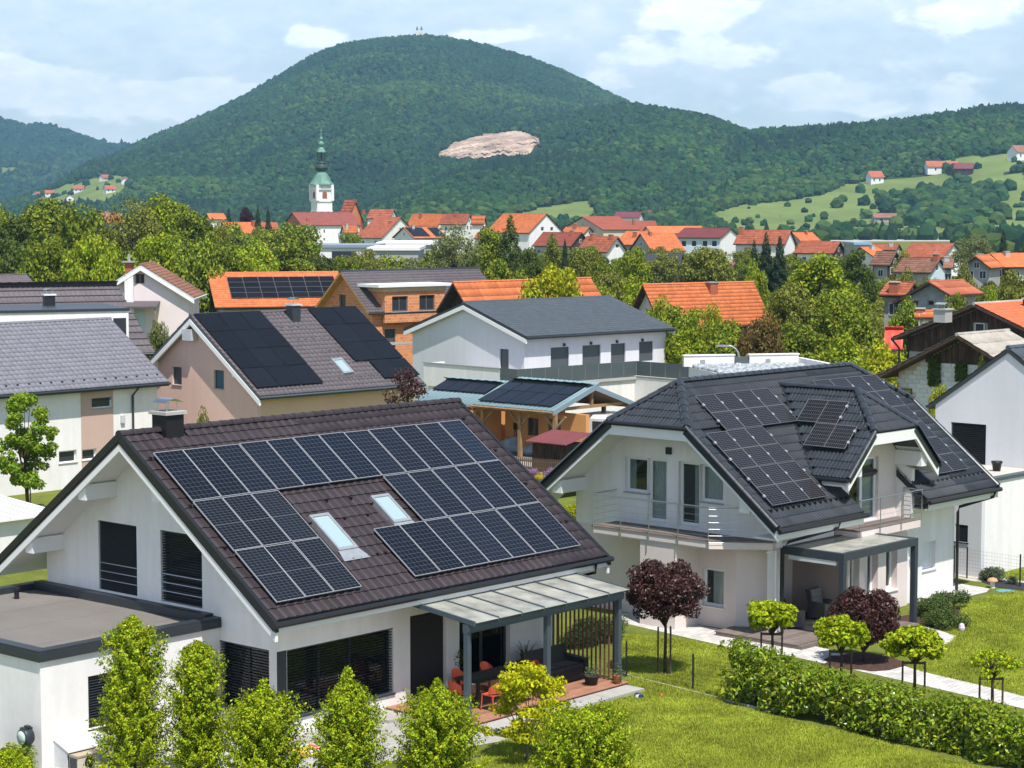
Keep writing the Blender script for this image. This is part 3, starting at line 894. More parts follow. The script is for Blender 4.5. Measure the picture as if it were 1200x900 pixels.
# ------------------------------------------------------------------ ground, hills, forest
def ground_mat():
    m = bpy.data.materials.new('lawn and meadow ground'); m.use_nodes = True
    nt = m.node_tree; N = nt.nodes.new; L = nt.links.new; b = nt.nodes['Principled BSDF']
    tc = N('ShaderNodeTexCoord')
    def noise(sc, det=6, rough=.6):
        n = N('ShaderNodeTexNoise'); n.inputs['Scale'].default_value = sc; n.inputs['Detail'].default_value = det; n.inputs['Roughness'].default_value = rough
        L(tc.outputs['Object'], n.inputs['Vector']); return n.outputs['Fac']
    r1 = N('ShaderNodeValToRGB'); e = r1.color_ramp.elements
    e[0].position = .30; e[0].color = (.095, .125, .020, 1); e[1].position = .72; e[1].color = (.185, .205, .040, 1)
    L(noise(.9, 8, .65), r1.inputs[0])
    r2 = N('ShaderNodeValToRGB'); e = r2.color_ramp.elements
    e[0].position = .35; e[0].color = (.72, .80, .70, 1); e[1].position = .65; e[1].color = (1.15, 1.1, 1.1, 1)
    L(noise(9.0, 6, .7), r2.inputs[0])
    mx = N('ShaderNodeMix'); mx.data_type = 'RGBA'; mx.blend_type = 'MULTIPLY'; mx.inputs['Factor'].default_value = 1
    L(r1.outputs[0], mx.inputs['A']); L(r2.outputs[0], mx.inputs['B'])
    L(mx.outputs['Result'], b.inputs['Base Color'])
    b.inputs['Roughness'].default_value = .9; b.inputs['Specular IOR Level'].default_value = .1
    bp = N('ShaderNodeBump'); bp.inputs['Strength'].default_value = .6; bp.inputs['Distance'].default_value = .05
    L(noise(40, 4, .7), bp.inputs['Height']); L(bp.outputs[0], b.inputs['Normal'])
    return m
GRASSM = ground_mat()
MEADOW = mat('pale meadow', (0.150, 0.195, 0.058), 0.95, 0.05, noise=[(0.008, .22), (.05, .12)])
FORESTFLOOR = mat('forest floor', (0.030, 0.050, 0.018), 0.95, 0.05, noise=(0.02, .3))
QUARRY = mat('quarry rock', (0.40, 0.30, 0.23), 0.95, 0.05, noise=[(0.025, .5), (.12, .4), (.4, .3)], bump=(.08, 1.0, 6.0))

mb = MB()
mb.add([(-7000, -300, 0), (7000, -300, 0), (7000, 9000, 0), (-7000, 9000, 0)], [(0, 1, 2, 3)])
tag(mb.build('ground', GRASSM), kind='structure')

def poly_in(poly, X, Y):
    X = np.asarray(X); Y = np.asarray(Y); ins = np.zeros(X.shape, bool); j = len(poly) - 1
    for i in range(len(poly)):
        xi, yi = poly[i]; xj, yj = poly[j]
        c = ((yi > Y) != (yj > Y)) & (X < (xj - xi) * (Y - yi) / (yj - yi + 1e-9) + xi)
        ins ^= c; j = i
    return ins

def vnoise(x, y, seed):
    """smooth value noise on numpy arrays"""
    rng = np.random.default_rng(seed); T = rng.uniform(-1, 1, (64, 64))
    xi = np.floor(x).astype(int); yi = np.floor(y).astype(int); fx = x - xi; fy = y - yi
    fx = fx * fx * (3 - 2 * fx); fy = fy * fy * (3 - 2 * fy)
    g = lambda a, b: T[a % 64, b % 64]
    return (g(xi, yi) * (1 - fx) + g(xi + 1, yi) * fx) * (1 - fy) + (g(xi, yi + 1) * (1 - fx) + g(xi + 1, yi + 1) * fx) * fy

HILLS = {
    # name: (skyline in the photo, foot distance, crest distance, roughness, shape power)
    'far_ridge': ([(-700, 150), (-300, 120), (-120, 132), (0, 140), (22, 150), (60, 151), (85, 158), (110, 168), (160, 172), (230, 168), (300, 175), (420, 190)], 3600, 5200, 18, 1.0),
    'mountain': ([(-250, 252), (0, 238), (60, 222), (110, 196), (150, 176), (200, 155), (260, 131), (320, 99), (370, 69), (400, 58), (440, 52), (490, 48), (520, 49), (560, 55), (600, 64), (650, 82), (690, 102), (730, 124), (800, 150), (900, 185), (1000, 215), (1100, 240)], 1750, 3500, 30, 1.15),
    'front_ridge': ([(330, 256), (400, 236), (440, 216), (480, 190), (508, 170), (540, 154), (575, 146), (610, 143), (650, 138), (690, 132), (735, 126), (790, 134), (840, 150), (880, 163), (960, 180), (1080, 205), (1180, 235)], 1350, 2450, 22, 1.0),
    'right_ridge': ([(700, 250), (760, 222), (820, 184), (872, 161), (950, 156), (1000, 152), (1080, 142), (1150, 131), (1200, 126), (1350, 112), (1600, 118), (2000, 150)], 1150, 2150, 20, 1.25),
}
MEADOWS = {
    'right_ridge': [[(826, 253), (868, 240), (925, 235), (960, 229), (992, 216), (1040, 211), (1090, 205), (1150, 203), (1215, 204), (1300, 204), (1300, 290), (1060, 290), (960, 290), (870, 285)],
                    [(1088, 190), (1150, 183), (1210, 176), (1300, 176), (1300, 198), (1200, 199), (1160, 206), (1108, 200)],
                    [(855, 210), (882, 209), (886, 214), (858, 215)]],
    'front_ridge': [[(598, 254), (632, 244), (688, 235), (702, 246), (690, 262), (600, 262)]],
    'mountain': [[(697, 127), (728, 121), (736, 126), (708, 130)], [(40, 236), (62, 222), (96, 212), (128, 204), (152, 208), (146, 226), (120, 238), (60, 244)]],
    'far_ridge': [[(120, 164), (158, 162), (160, 172), (126, 172)], [(0, 196), (18, 196), (20, 204), (0, 206)]],
}
QUARRY_POLY = [(515, 180), (538, 164), (572, 155), (612, 153), (634, 163), (628, 173), (592, 179), (548, 183)]
QUARRY_CLEAR = [(510, 186), (530, 168), (572, 157), (614, 154), (635, 164), (630, 182), (596, 190), (546, 194)]
HG = {}
def make_hill(name):
    sky, D0, D1, rough, pw = HILLS[name]
    xs = np.linspace(sky[0][0], sky[-1][0], 240); ys = np.interp(xs, [p[0] for p in sky], [p[1] for p in sky])
    for _ in range(3): ys = np.convolve(np.pad(ys, 2, 'edge'), [.1, .2, .4, .2, .1], 'valid')
    nt = 70
    t = np.concatenate([np.linspace(0, 1, nt), 1 + np.linspace(.06, 1.2, 16)])
    Dg = D0 + (D1 - D0) * t
    zc = CAMH + (450 - ys) / F * D1 - math.tan(PITCH) * D1
    zc = np.maximum(zc, 2.0)
    Xn = (xs - 600) / F
    ff = np.where(t <= 1, np.clip(t, 0, 1) ** pw, np.maximum(0, 1 - ((t - 1) / 1.2) ** 1.5))
    X = Xn[:, None] * Dg[None]; Y = np.repeat(Dg[None], len(xs), 0)
    amp = rough * np.clip(t * 4, 0, 1) * np.clip(np.abs(1 - t) * 5, .12, 1)
    n = vnoise(X / 210, Y / 520, 3) * .9 + vnoise(X / 110 + 5, Y / 160, 4) * .45 + vnoise(X / 50, Y / 60 + 9, 5) * .1
    Z = zc[:, None] * ff[None] + n * amp[None] * np.clip(zc / 90, .1, 1)[:, None]
    Z = np.maximum(Z, -1.5)
    HG[name] = (xs, Dg, Z)
    nx, ny = Z.shape
    V = np.stack([X, Y, Z], 2).reshape(-1, 3)
    i, j = np.meshgrid(np.arange(nx - 1), np.arange(ny - 1), indexing='ij')
    a = (i * ny + j).ravel()
    Q = np.stack([a, a + ny, a + ny + 1, a + 1], 1)
    me = np_mesh(name, V, Q, FORESTFLOOR, smooth=True)
    me.materials.append(MEADOW); me.materials.append(QUARRY)
    cen = V[Q].mean(1)
    d = cen[:, 1] * CP - (cen[:, 2] - CAMH) * SP
    px = 600 + F * cen[:, 0] / d; py = 450 - F * (cen[:, 1] * SP + (cen[:, 2] - CAMH) * CP) / d
    mi = np.zeros(len(Q), np.int32)
    for pl in MEADOWS.get(name, []): mi[poly_in(pl, px, py)] = 1
    if name == 'front_ridge': mi[poly_in(QUARRY_POLY, px, py)] = 2
    me.polygons.foreach_set('material_index', mi)
    o = link(name, me); o['kind'] = 'structure'
    return o
def height(name, px, D):
    xs, Dg, Z = HG[name]
    fi = np.interp(px, xs, np.arange(len(xs))); fj = np.interp(D, Dg, np.arange(len(Dg)))
    i0 = np.clip(fi.astype(int), 0, len(xs) - 2); j0 = np.clip(fj.astype(int), 0, len(Dg) - 2); a = fi - i0; b = fj - j0
    return (Z[i0, j0] * (1 - a) + Z[i0 + 1, j0] * a) * (1 - b) + (Z[i0, j0 + 1] * (1 - a) + Z[i0 + 1, j0 + 1] * a) * b
for k in HILLS: make_hill(k)
def hill_at(hill, px, py):
    Ds = np.linspace(HILLS[hill][1], HILLS[hill][2], 400); Z = height(hill, np.full(400, float(px)), Ds)
    yy = 450 - F * (Ds * SP + (Z - CAMH) * CP) / (Ds * CP - (Z - CAMH) * SP)
    k = int(np.argmax(yy <= py)); return float(Ds[k] if yy[k] <= py else Ds[-1])
def quarry():
    # bare broken rock laid open on the front ridge, with ragged edges
    nx, ny = 96, 30
    X, Y = np.meshgrid(np.linspace(0, 1, nx), np.linspace(0, 1, ny), indexing='ij'); x = X[:, 0]
    rag = vnoise(x * 14, x * 0 + 3, 7) * 3.2 + vnoise(x * 40, x * 0 + 5, 8) * 1.6
    lo = np.interp(x, [0, .1, .3, .55, .8, 1], [184, 186, 184, 182, 182, 170]) + rag; hi = np.interp(x, [0, .12, .3, .5, .75, .92, 1], [180, 171, 161, 156, 153, 157, 167]) + np.roll(rag, 9)
    px = 512 + X * 124; py = lo[:, None] + (hi - lo)[:, None] * Y
    D = np.array([[hill_at('front_ridge', px[i, j], py[i, j]) for j in range(ny)] for i in range(nx)])
    D = D - 6 - 5 * (np.floor(Y * 6) % 2) + vnoise(X * 30, Y * 9, 41) * 4.5 + vnoise(X * 70, Y * 20, 42) * 2
    V = np.array([at(a, b, c)[:] for a, b, c in zip(px.ravel(), py.ravel(), D.ravel())])
    i, j = np.meshgrid(np.arange(nx - 1), np.arange(ny - 1), indexing='ij'); a = (i * ny + j).ravel()
    o = link('quarry', np_mesh('quarry', V, np.stack([a, a + ny, a + ny + 1, a + 1], 1), QUARRY)); o['kind'] = 'structure'
quarry()

# forest on the hills: crowns of four kinds, set out tree by tree
FORESTLEAF = leaf_mat('forest crown', (0.019, 0.046, 0.013), var=.30, trans=.0, hue=.025, rough=.8, spec=.1, objr=.40)
FORESTDARK = leaf_mat('dark spruce crown', (0.012, 0.028, 0.014), var=.25, trans=.0, hue=.02, rough=.8, spec=.1, objr=.3)
FORESTLIGHT = leaf_mat('light forest crown', (0.034, 0.064, 0.014), var=.30, trans=.0, hue=.025, rough=.8, spec=.1, objr=.35)
FORESTDEEP = leaf_mat('deep forest crown', (0.012, 0.032, 0.012), var=.30, trans=.0, hue=.025, rough=.8, spec=.1, objr=.35)
def blob_proto(seed, cone=False, m=None):
    rng = np.random.default_rng(seed)
    bm = bmesh.new(); bmesh.ops.create_icosphere(bm, subdivisions=2, radius=1)
    ph = rng.uniform(0, 6, 6)
    for v in bm.verts:
        c = v.co.copy()
        k = 1 + .16 * math.sin(4 * c.x + ph[0]) * math.sin(4 * c.y + ph[1]) + .14 * math.sin(6.5 * c.z + ph[2] + 3 * c.x) + rng.uniform(-.14, .14)
        v.co = c * k
        if cone: v.co = Vector((v.co.x * (.62 - .5 * c.z), v.co.y * (.62 - .5 * c.z), c.z * 1.5))
    me = bpy.data.meshes.new('forest_crown'); bm.to_mesh(me); bm.free()
    me.materials.append(FORESTDARK if cone else (m or FORESTLEAF))
    return me
BLOBS = [blob_proto(1), blob_proto(2, m=FORESTDEEP), blob_proto(3, m=FORESTLIGHT), blob_proto(7, True)]
def forest(name, hill, spacing, tmax, x0, x1, seed, size=1.0, conif=.12, tmin=0.0):
    rng = np.random.default_rng(seed)
    sky, D0, D1 = HILLS[hill][:3]
    Dl = D0 + (D1 - D0) * tmin; Dh = D0 + (D1 - D0) * tmax
    area = (x1 - x0) / F * (Dh ** 2 - Dl ** 2) / 2
    n = int(area / spacing ** 2)
    D = np.sqrt(rng.uniform(Dl ** 2, Dh ** 2, n)); px0 = rng.uniform(x0, x1, n)
    Z = height(hill, px0, D)
    X = (px0 - 600) / F * D
    d = D * CP - (Z - CAMH) * SP
    px = 600 + F * X / d; py = 450 - F * (D * SP + (Z - CAMH) * CP) / d
    keep = Z > -.5
    # only slopes that face the camera side of their hill or its crest
    for pl in MEADOWS.get(hill, []):
        inside = poly_in(pl, px, py)
        # meadows keep a few single trees
        keep &= ~(inside & (rng.uniform(0, 1, n) > .012))
    if hill == 'front_ridge': keep &= ~poly_in(QUARRY_CLEAR, px, py)
    if hill == 'right_ridge':
        pass
    X, D, Z = X[keep], D[keep], Z[keep]; n = len(X)
    s = rng.uniform(.62, 1.18, n) * rng.uniform(.85, 1.3, n) * 4.5 * size
    con = (vnoise(X / 140, D / 140, seed + 5) + rng.uniform(-.5, .5, n)) > (1 - 2 * conif) * .75
    kind = vnoise(X / 170 + 3, D / 210, seed + 9) * .9 + vnoise(X / 45, D / 60, seed + 10) * .4 + rng.normal(0, .35, n)
    idx = np.where(con, 3, np.where(kind > .42, 2, np.where(kind < -.28, 1, 0)))
    scl = np.stack([s, s, s * rng.uniform(.85, 1.25, n)], 1)
    P = np.stack([X, D, Z + s * .55], 1)
    rot = np.stack([np.zeros(n), np.zeros(n), rng.uniform(0, 6.28, n)], 1)
    return scatter(name, P, rot, scl, idx, BLOBS)
forest('forest', 'mountain', 5.5, 1.04, -150, 980, 11, .72)
forest('forest', 'front_ridge', 5.3, 1.05, 330, 1180, 12, .70)
forest('forest', 'right_ridge', 5.3, 1.05, 700, 1420, 13, .72)
forest('forest', 'far_ridge', 11.5, 1.03, -250, 330, 14, 1.35)
def flat_forest(name, polys, n_per, seed, size=.9, zlift=.55, conif=.1):
    """woods and rows of trees on the flat, given as (x0, x1, D0, D1, count)"""
    rng = np.random.default_rng(seed); P = []
    for (x0, x1, Da, Db, n) in polys:
        D = rng.uniform(Da, Db, n); px = rng.uniform(x0, x1, n)
        P.append(np.stack([(px - 600) / F * D, D, np.zeros(n)], 1))
    P = np.concatenate(P); n = len(P)
    s = rng.uniform(.6, 1.25, n) * 4.4 * size
    P[:, 2] = s * zlift
    idx = np.where(rng.uniform(0, 1, n) < conif, 3, rng.integers(0, 3, n))
    scl = np.stack([s, s, s * rng.uniform(.85, 1.2, n)], 1)
    return scatter(name, P, np.stack([np.zeros(n), np.zeros(n), rng.uniform(0, 6.28, n)], 1), scl, idx, BLOBS)
flat_forest('forest', [(-150, 360, 900, 1700, 1500), (360, 600, 1000, 1350, 500), (690, 830, 1050, 1300, 260), (760, 960, 800, 860, 70), (960, 1260, 1000, 1060, 90), (1120, 1260, 860, 950, 40), (1130, 1250, 640, 720, 24)], 0, 21)
# the wooded spur that stands out in the meadow
def spur():
    rng = np.random.default_rng(31); n = 520
    px = rng.normal(1108, 27, n); D = rng.normal(1400, 75, n)
    Z = height('right_ridge', px, D); s = rng.uniform(.75, 1.3, n) * 4.4
    return scatter('forest', np.stack([(px - 600) / F * D, D, Z + s * .55], 1), np.stack([np.zeros(n)] * 2 + [rng.uniform(0, 6, n)], 1), np.stack([s, s, s], 1), rng.integers(0, 3, n), BLOBS)
spur()
# bushes that dot the meadow
def meadow_bushes():
    rng = np.random.default_rng(33); n = 50
    px = rng.uniform(840, 1260, n); D = rng.uniform(1180, 1480, n)
    Z = height('right_ridge', px, D); s = rng.uniform(.25, .8, n) * 4
    return scatter('meadow_bushes', np.stack([(px - 600) / F * D, D, Z + s * .5], 1), np.stack([np.zeros(n)] * 2 + [rng.uniform(0, 6, n)], 1), np.stack([s, s, s], 1), rng.integers(0, 3, n), BLOBS)
meadow_bushes()
# ------------------------------------------------------------------ the house with the brown roof (front)
def house_brown():
    root = empty('house', (-10.728, 56.145, 0), math.radians(48.53), 'white house with dark brown tiled roof, silver framed solar panels and flat roofed annex', 'house', 'houses of the near street')
    L, half, zr, ze = 13.62, 6.19, 7.85, 3.50
    rise = zr - ze; S = math.hypot(half, rise); c, s = half / S, rise / S
    # roof
    mb = MB()
    for sy in (-1, 1):
        mb.prism([(0.02, sy * half, ze - .05), (0.02, .001 * sy, zr - .05), (0.02, .001 * sy, zr - .27), (0.02, sy * half, ze - .27)], (L - .04, 0, 0))
    roof = mb.build('roof', [TILE_BROWN], root)
    o, ea, es = Vector((0.10, -half, ze)), Vector((1, 0, 0)), Vector((0, c, s)); en = ea.cross(es)
    P0 = Vector((.42, -.85, zr - .85 / half * rise))
    W_, H_ = 1.02, 2.02
    def under(a, ss):
        u_ = a + .10 - .42; d = (S - ss) - .85 / c
        i, j = u_ / W_, d / H_
        m = .22
        if m < i < 12 - m and .18 < j < .82: return True
        if m < i < 3 - m and .82 <= j < 2.82: return True
        if 7 + m < i < 12 - m and .82 <= j < 2.82: return True
        if 5 + m < i < 12 - m and 2.18 < j < 2.82: return True
        if 3.72 - .42 < u_ + 0 < 4.10 and 2.6 < d - 0 < 4.5 and False: return True
        return False
    def keep(a, ss):
        if under(a, ss): return False
        x = a + .10; y = (S - ss) * c
        if 3.80 < x < 4.52 and 3.45 < y < 4.60: return False
        if 6.50 < x < 7.22 and 3.12 < y < 3.95: return False
        if 1.35 < x < 2.15 and y < .42: return False
        return True
    tile_field(root, roof, o, ea, es, L - .2, S, .30, .40, (ROLL, .026, .036), TILE_BROWN, keep, n_ind=300)
    o2 = Vector((L - .10, half, ze)); tile_field(root, roof, o2, -ea, Vector((0, -c, s)), L - .2, S, .60, .40, (ROLL, .026, .036), TILE_BROWN)
    ridge_row(roof, (.02, 0, zr - .02), (L - .02, 0, zr - .02), .14, TILE_BROWN, .40)
    # metal verge strips and white barge boards
    for xx in (0.0, L):
        sx = 1 if xx == 0 else -1
        mb = MB()
        for sy in (-1, 1):
            a = [(xx, sy * (half + .10), ze - .03), (xx, 0.0005 * sy, zr + .06), (xx, 0.0005 * sy, zr - .19), (xx, sy * (half + .10), ze - .28)]
            mb.prism(a, (sx * .12, 0, 0))
        mb.build('verge_trim', BLACKM, root)
        mb = MB()
        for sy in (-1, 1):
            mb.prism([(xx + sx * .03, sy * (half + .06), ze - .26), (xx + sx * .03, 0.0005 * sy, zr - .20), (xx + sx * .03, 0.0005 * sy, zr - .47), (xx + sx * .03, sy * (half + .06), ze - .53)], (sx * .10, 0, 0))
        mb.build('barge_board', SOFFIT, root)
    # white boarded soffits under the overhang at both gables and eaves
    mb = MB()
    for sy in (-1, 1):
        for (xa, xb) in ((.13, L - .13),):
            mb.prism([(xa, sy * (half - .02), ze - .275), (xa, 0.001 * sy, zr - .275), (xa, 0.001 * sy, zr - .32), (xa, sy * (half - .02), ze - .32)], (xb - xa, 0, 0))
    mb.build('soffit', SOFFIT, root)
    # purlin ends that carry the overhang
    for (y, z) in ((1.80, 6.02), (-1.45, 6.00), (4.32, 4.22), (-4.60, 4.02)):
        for (xa, xb) in ((.10, 1.2), (12.4, L - .10)):
            mb = MB(); zt = zr - abs(y) / half * rise - .30
            mb.box(xa, xb, y - .17, y + .17, zt - .42, zt + .02)
            mb.build('purlin', SOFFIT, root)
    # walls
    hw = 5.0; x0, x1 = 1.2, 12.5
    FG = Face((x0, 0, 0), (0, 1, 0), (1, 0, 0)); FE = Face((0, -hw, 0), (1, 0, 0), (0, 1, 0))
    FF = Face((x1, 0, 0), (0, 1, 0), (-1, 0, 0)); FB = Face((0, hw, 0), (1, 0, 0), (0, -1, 0))
    ztop = zr - hw / half * rise - .30
    poly = [(-hw, 0), (hw, 0), (hw, ztop), (0, zr - .30), (-hw, ztop)]
    gw1 = (.79, 2.53, 3.12, 5.11); gw2 = (-2.02, -.26, 3.12, 5.11)
    gc = (-hw + .004, -2.70, .52, 2.36)
    mb = MB(); wall(mb, FG, [(-hw, 0), (hw, 0), (hw, ztop), (0, zr - .30), (-hw, ztop)], [gw1, gw2, (-hw + .30, -2.70, .52, 2.36)], .30); mb.build('wall', WHITE, root)
    ew = (1.56, 5.55, .50, 2.34); door = (6.22, 7.68, .16, 2.56); slide = (8.25, 10.45, .16, 2.50)
    mb = MB(); wall(mb, FE, [(x0 + .30, 0), (x1 - .30, 0), (x1 - .30, ztop), (x0 + .30, ztop)], [ew, door, slide], .30); mb.build('wall', WHITE, root)
    mb = MB(); wall(mb, FF, poly, [], .30); mb.build('wall', WHITE, root)
    mb = MB(); wall(mb, FB, [(x0 + .30, 0), (x1 - .30, 0), (x1 - .30, ztop), (x0 + .30, ztop)], [], .30); mb.build('wall', WHITE, root)
    # upper floor, so the rooms are dark
    mb = MB(); mb.box(x0 + .31, x1 - .31, -hw + .31, hw - .31, 2.72, 2.92); mb.build('upper_floor', ROOM, root)
    # tall gable windows with blinds and steel rails
    for k, (a0, a1, z0, z1) in enumerate((gw1, gw2)):
        wn = window(root, FG, a0, a1, z0, z1, frame=ANTH, pane=GLASSD, fw=.06, depth=.17, mull=(.48,) if k == 0 else (), blind=dict(pitch=.06 if k == 0 else .075, tilt=.055 if k == 0 else .035), name='french_window')
        for zz in (3.42, 3.66, 3.90):
            mb = MB(); mb.tube([FG.P(a0 + .02, zz, .012), FG.P(a1 - .02, zz, .012)], .018, 6); mb.build('guard_rail', STEEL, wn)
    # corner window with outside blinds round the corner
    window(root, FE, ew[0], ew[1], ew[2], ew[3], frame=ANTH, pane=GLASSD, fw=.07, depth=.18, mull=(.33, .62), blind=dict(pitch=.078, tilt=.012), sill=ANTH)
    window(root, FG, -hw + .30, -2.70, .52, 2.36, frame=ANTH, pane=GLASSD, fw=.07, depth=.18, mull=(.5,), blind=dict(pitch=.078, tilt=.012), sill=ANTH)
    mb = MB(); mb.box(x0 + .004, x0 + .345, -hw - .004, -hw + .30, .50, 2.35); mb.build('corner_post', ANTH, root)
    # shuttered terrace door and sliding glass door
    mb = MB(); z = .16
    while z < 2.50:
        mb.fbox(FE, door[0] + .01, door[1] - .01, z, z + .052, .10, .13); mb.fbox(FE, door[0] + .01, door[1] - .01, z + .052, z + .060, .112, .13); z += .060
    d_ = mb.build('roller_shutter', SHUTTER, root); d_['kind'] = 'stuff'
    window(root, FE, slide[0], slide[1], slide[2], slide[3], frame=ANTH, pane=GLASSD, fw=.09, depth=.16, mull=(.5,), name='sliding_door')
    # roof windows
    for (xa, xb, ya, yb) in ((3.80, 4.52, 3.42, 4.62), (6.50, 7.22, 3.09, 4.05)):
        def rp(x, y, h): return Vector((x, -y, zr - y / half * rise)) + en * h
        mb = MB(); t = .07
        for (p, q, r_, s_) in ((xa, xb, ya, ya + t), (xa, xb, yb - t * 1.2, yb), (xa, xa + t, ya + t, yb - t * 1.2), (xb - t, xb, ya + t, yb - t * 1.2)):
            mb.hexa([rp(p, s_, -.05), rp(q, s_, -.05), rp(q, r_, -.05), rp(p, r_, -.05), rp(p, s_, .13), rp(q, s_, .13), rp(q, r_, .13), rp(p, r_, .13)])
        fr = mb.build('roof_window', GALV, root)
        mb = MB(); mb.hexa([rp(xa + t, yb - t, .05), rp(xb - t, yb - t, .05), rp(xb - t, ya + t, .05), rp(xa + t, ya + t, .05), rp(xa + t, yb - t, .095), rp(xb - t, yb - t, .095), rp(xb - t, ya + t, .095), rp(xa + t, ya + t, .095)])
        mb.build('pane', SKYGLASS, fr)
        mb = MB(); mb.hexa([rp(xa - .06, yb + .30, .045), rp(xb + .22, yb + .30, .045), rp(xb + .02, yb, .085), rp(xa - .02, yb, .085), rp(xa - .06, yb + .30, .055), rp(xb + .22, yb + .30, .055), rp(xb + .02, yb, .095), rp(xa - .02, yb, .095)])
        mb.build('flashing', GALV, fr)
    # solar panels: a long top row, a block on one side, two rows on the other
    q = P0
    def pp(i, j): return q + ea * (W_ * i) - es * (H_ * (j + 1))
    blocks = [(i, 0) for i in range(12)] + [(i, j) for i in range(3) for j in (1, 2)] + [(i, 1) for i in range(7, 12)] + [(i, 2) for i in range(5, 12)]
    for (i, j) in blocks:
        cells = PV_HALF if (i < 3 and j > 0) else (PV_BLUE if (j == 0 and i in (4, 5, 6, 11)) else PV_SILVER)
        solar_panel(root, pp(i, j), ea, es, W_ - .012, H_ - .02, PVFRAME, cells, .13)
    # snow guards scattered in the open field and in a row above the eave
    mb = MB(); sg = mb
    sgp = [(5.0 + .30 * k, 6.02) for k in range(0, 28)] + [(4.9, 2.9), (5.8, 2.9), (4.9, 3.7), (5.8, 3.75), (4.95, 4.5), (5.85, 4.5), (7.6, 2.85), (.30, 1.2), (.30, 3.2), (.30, 4.9), (12.95, 1.0), (13.0, 2.6), (12.95, 4.2)]
    proto = MB(); proto.prism([(0, 0, .03), (0, .16, .03), (0, .03, .12)], (.05, 0, 0)); sgm = proto.mesh('snow_guard', BLACKM)
    for (x, sd) in sgp:
        p = Vector((x, 0, zr)) - es * sd
        link('snow_guard', sgm, roof, axes(ea, es, en, p))
    # chimney
    chimney(root, 1.72, -.02, .62, .62, 7.2, 8.28, mat('black chimney cladding', (.012, .012, .014), .55, .3), CONCRETE, STEEL)
    # gutter and downpipe
    mb = MB(); mb.tube([(-.04, -half - .10, ze - .10), (L + .05, -half - .10, ze - .10)], .085, 8); g = mb.build('gutter', BLACKM, root)
    mb = MB(); mb.tube([(12.9, -half - .10, ze - .14), (12.9, -half - .08, ze - .42), (12.62, -hw - .10, ze - .78), (12.58, -hw - .06, ze - .9), (12.58, -hw - .06, .1)], .045, 8); mb.build('downpipe', BLACKM, root)
    mb = MB(); mb.box(.13, L - .13, -half - .02, -half + .01, ze - .33, ze - .06); mb.build('eave_board', SOFFIT, root)
    # ---- annex: flat roof with felt sheets and a dark metal parapet
    ax0, ax1, ay0, ay1 = -4.63, 1.196, -2.73, 5.50
    zt = 2.80
    Fl = Face((ax0, 0, 0), (0, 1, 0), (1, 0, 0)); Ff = Face((0, ay0, 0), (1, 0, 0), (0, 1, 0)); Fb = Face((0, ay1, 0), (1, 0, 0), (0, -1, 0))
    aw = (-3.18, -2.20, .72, 2.10)
    mb = MB(); wall(mb, Fl, [(ay0, 0), (ay1, 0), (ay1, zt), (ay0, zt)], [], .25); mb.build('wall', WHITE, root)
    mb = MB(); wall(mb, Ff, [(ax0 + .25, 0), (ax1, 0), (ax1, zt), (ax0 + .25, zt)], [aw], .25); mb.build('wall', WHITE, root)
    mb = MB(); wall(mb, Fb, [(ax0 + .25, 0), (ax1, 0), (ax1, zt), (ax0 + .25, zt)], [], .25); mb.build('wall', WHITE, root)
    window(root, Ff, *aw, frame=ANTH, pane=GLASSD, depth=.15, blind=dict(pitch=.07, tilt=.05, to=.8), sill=ANTH)
    mb = MB(); mb.box(ax0 + .1, ax1, ay0 + .1, ay1 - .1, 2.62, 2.80); fr = mb.build('flat_roof', FELT, root)
    n = 7; w = (ay1 - ay0 - .5) / n
    for k in range(n):
        mb = MB(); ya = ay0 + .25 + k * w
        mb.box(ax0 + .24, ax1 - .01, ya + .004, ya + w + .05, 2.801 + .004 * (k % 2), 2.809 + .004 * (k % 2)); mb.build('felt_sheet', FELT, fr)
    mb = MB(); o_ = .06
    mb.box(ax0 - o_, ax0 + .26, ay0 - o_, ay1 + o_, 2.80, 3.00); mb.box(ax0 + .26, ax1 - .001, ay0 - o_, ay0 + .26, 2.80, 2.998); mb.box(ax0 + .26, ax1 - .001, ay1 - .26, ay1 + o_, 2.80, 2.998)
    mb.box(ax1 - .30, ax1 - .002, ay0 + .26, ay1 - .26, 2.80, 3.06)
    mb.box(ax0 - o_ - .02, ax0 - o_, ay0 - o_ - .02, ay1 + o_, 2.72, 2.93); mb.box(ax0 - o_, ax1 - .002, ay0 - o_ - .02, ay0 - o_, 2.72, 2.93)
    mb.build('parapet', ANTH, root)
    mb = MB(); mb.lathe([(.07, 2.8), (.07, 3.05), (.11, 3.06), (.11, 3.14), (.02, 3.16)], 10, (-.3, 4.4, 0)); mb.build('roof_vent', BLACKM, root)
    return root
HB = house_brown()
BM = mw(HB)
def B(x, y, z=0.0): return BM @ Vector((x, y, z))
BRZ = math.radians(48.53)

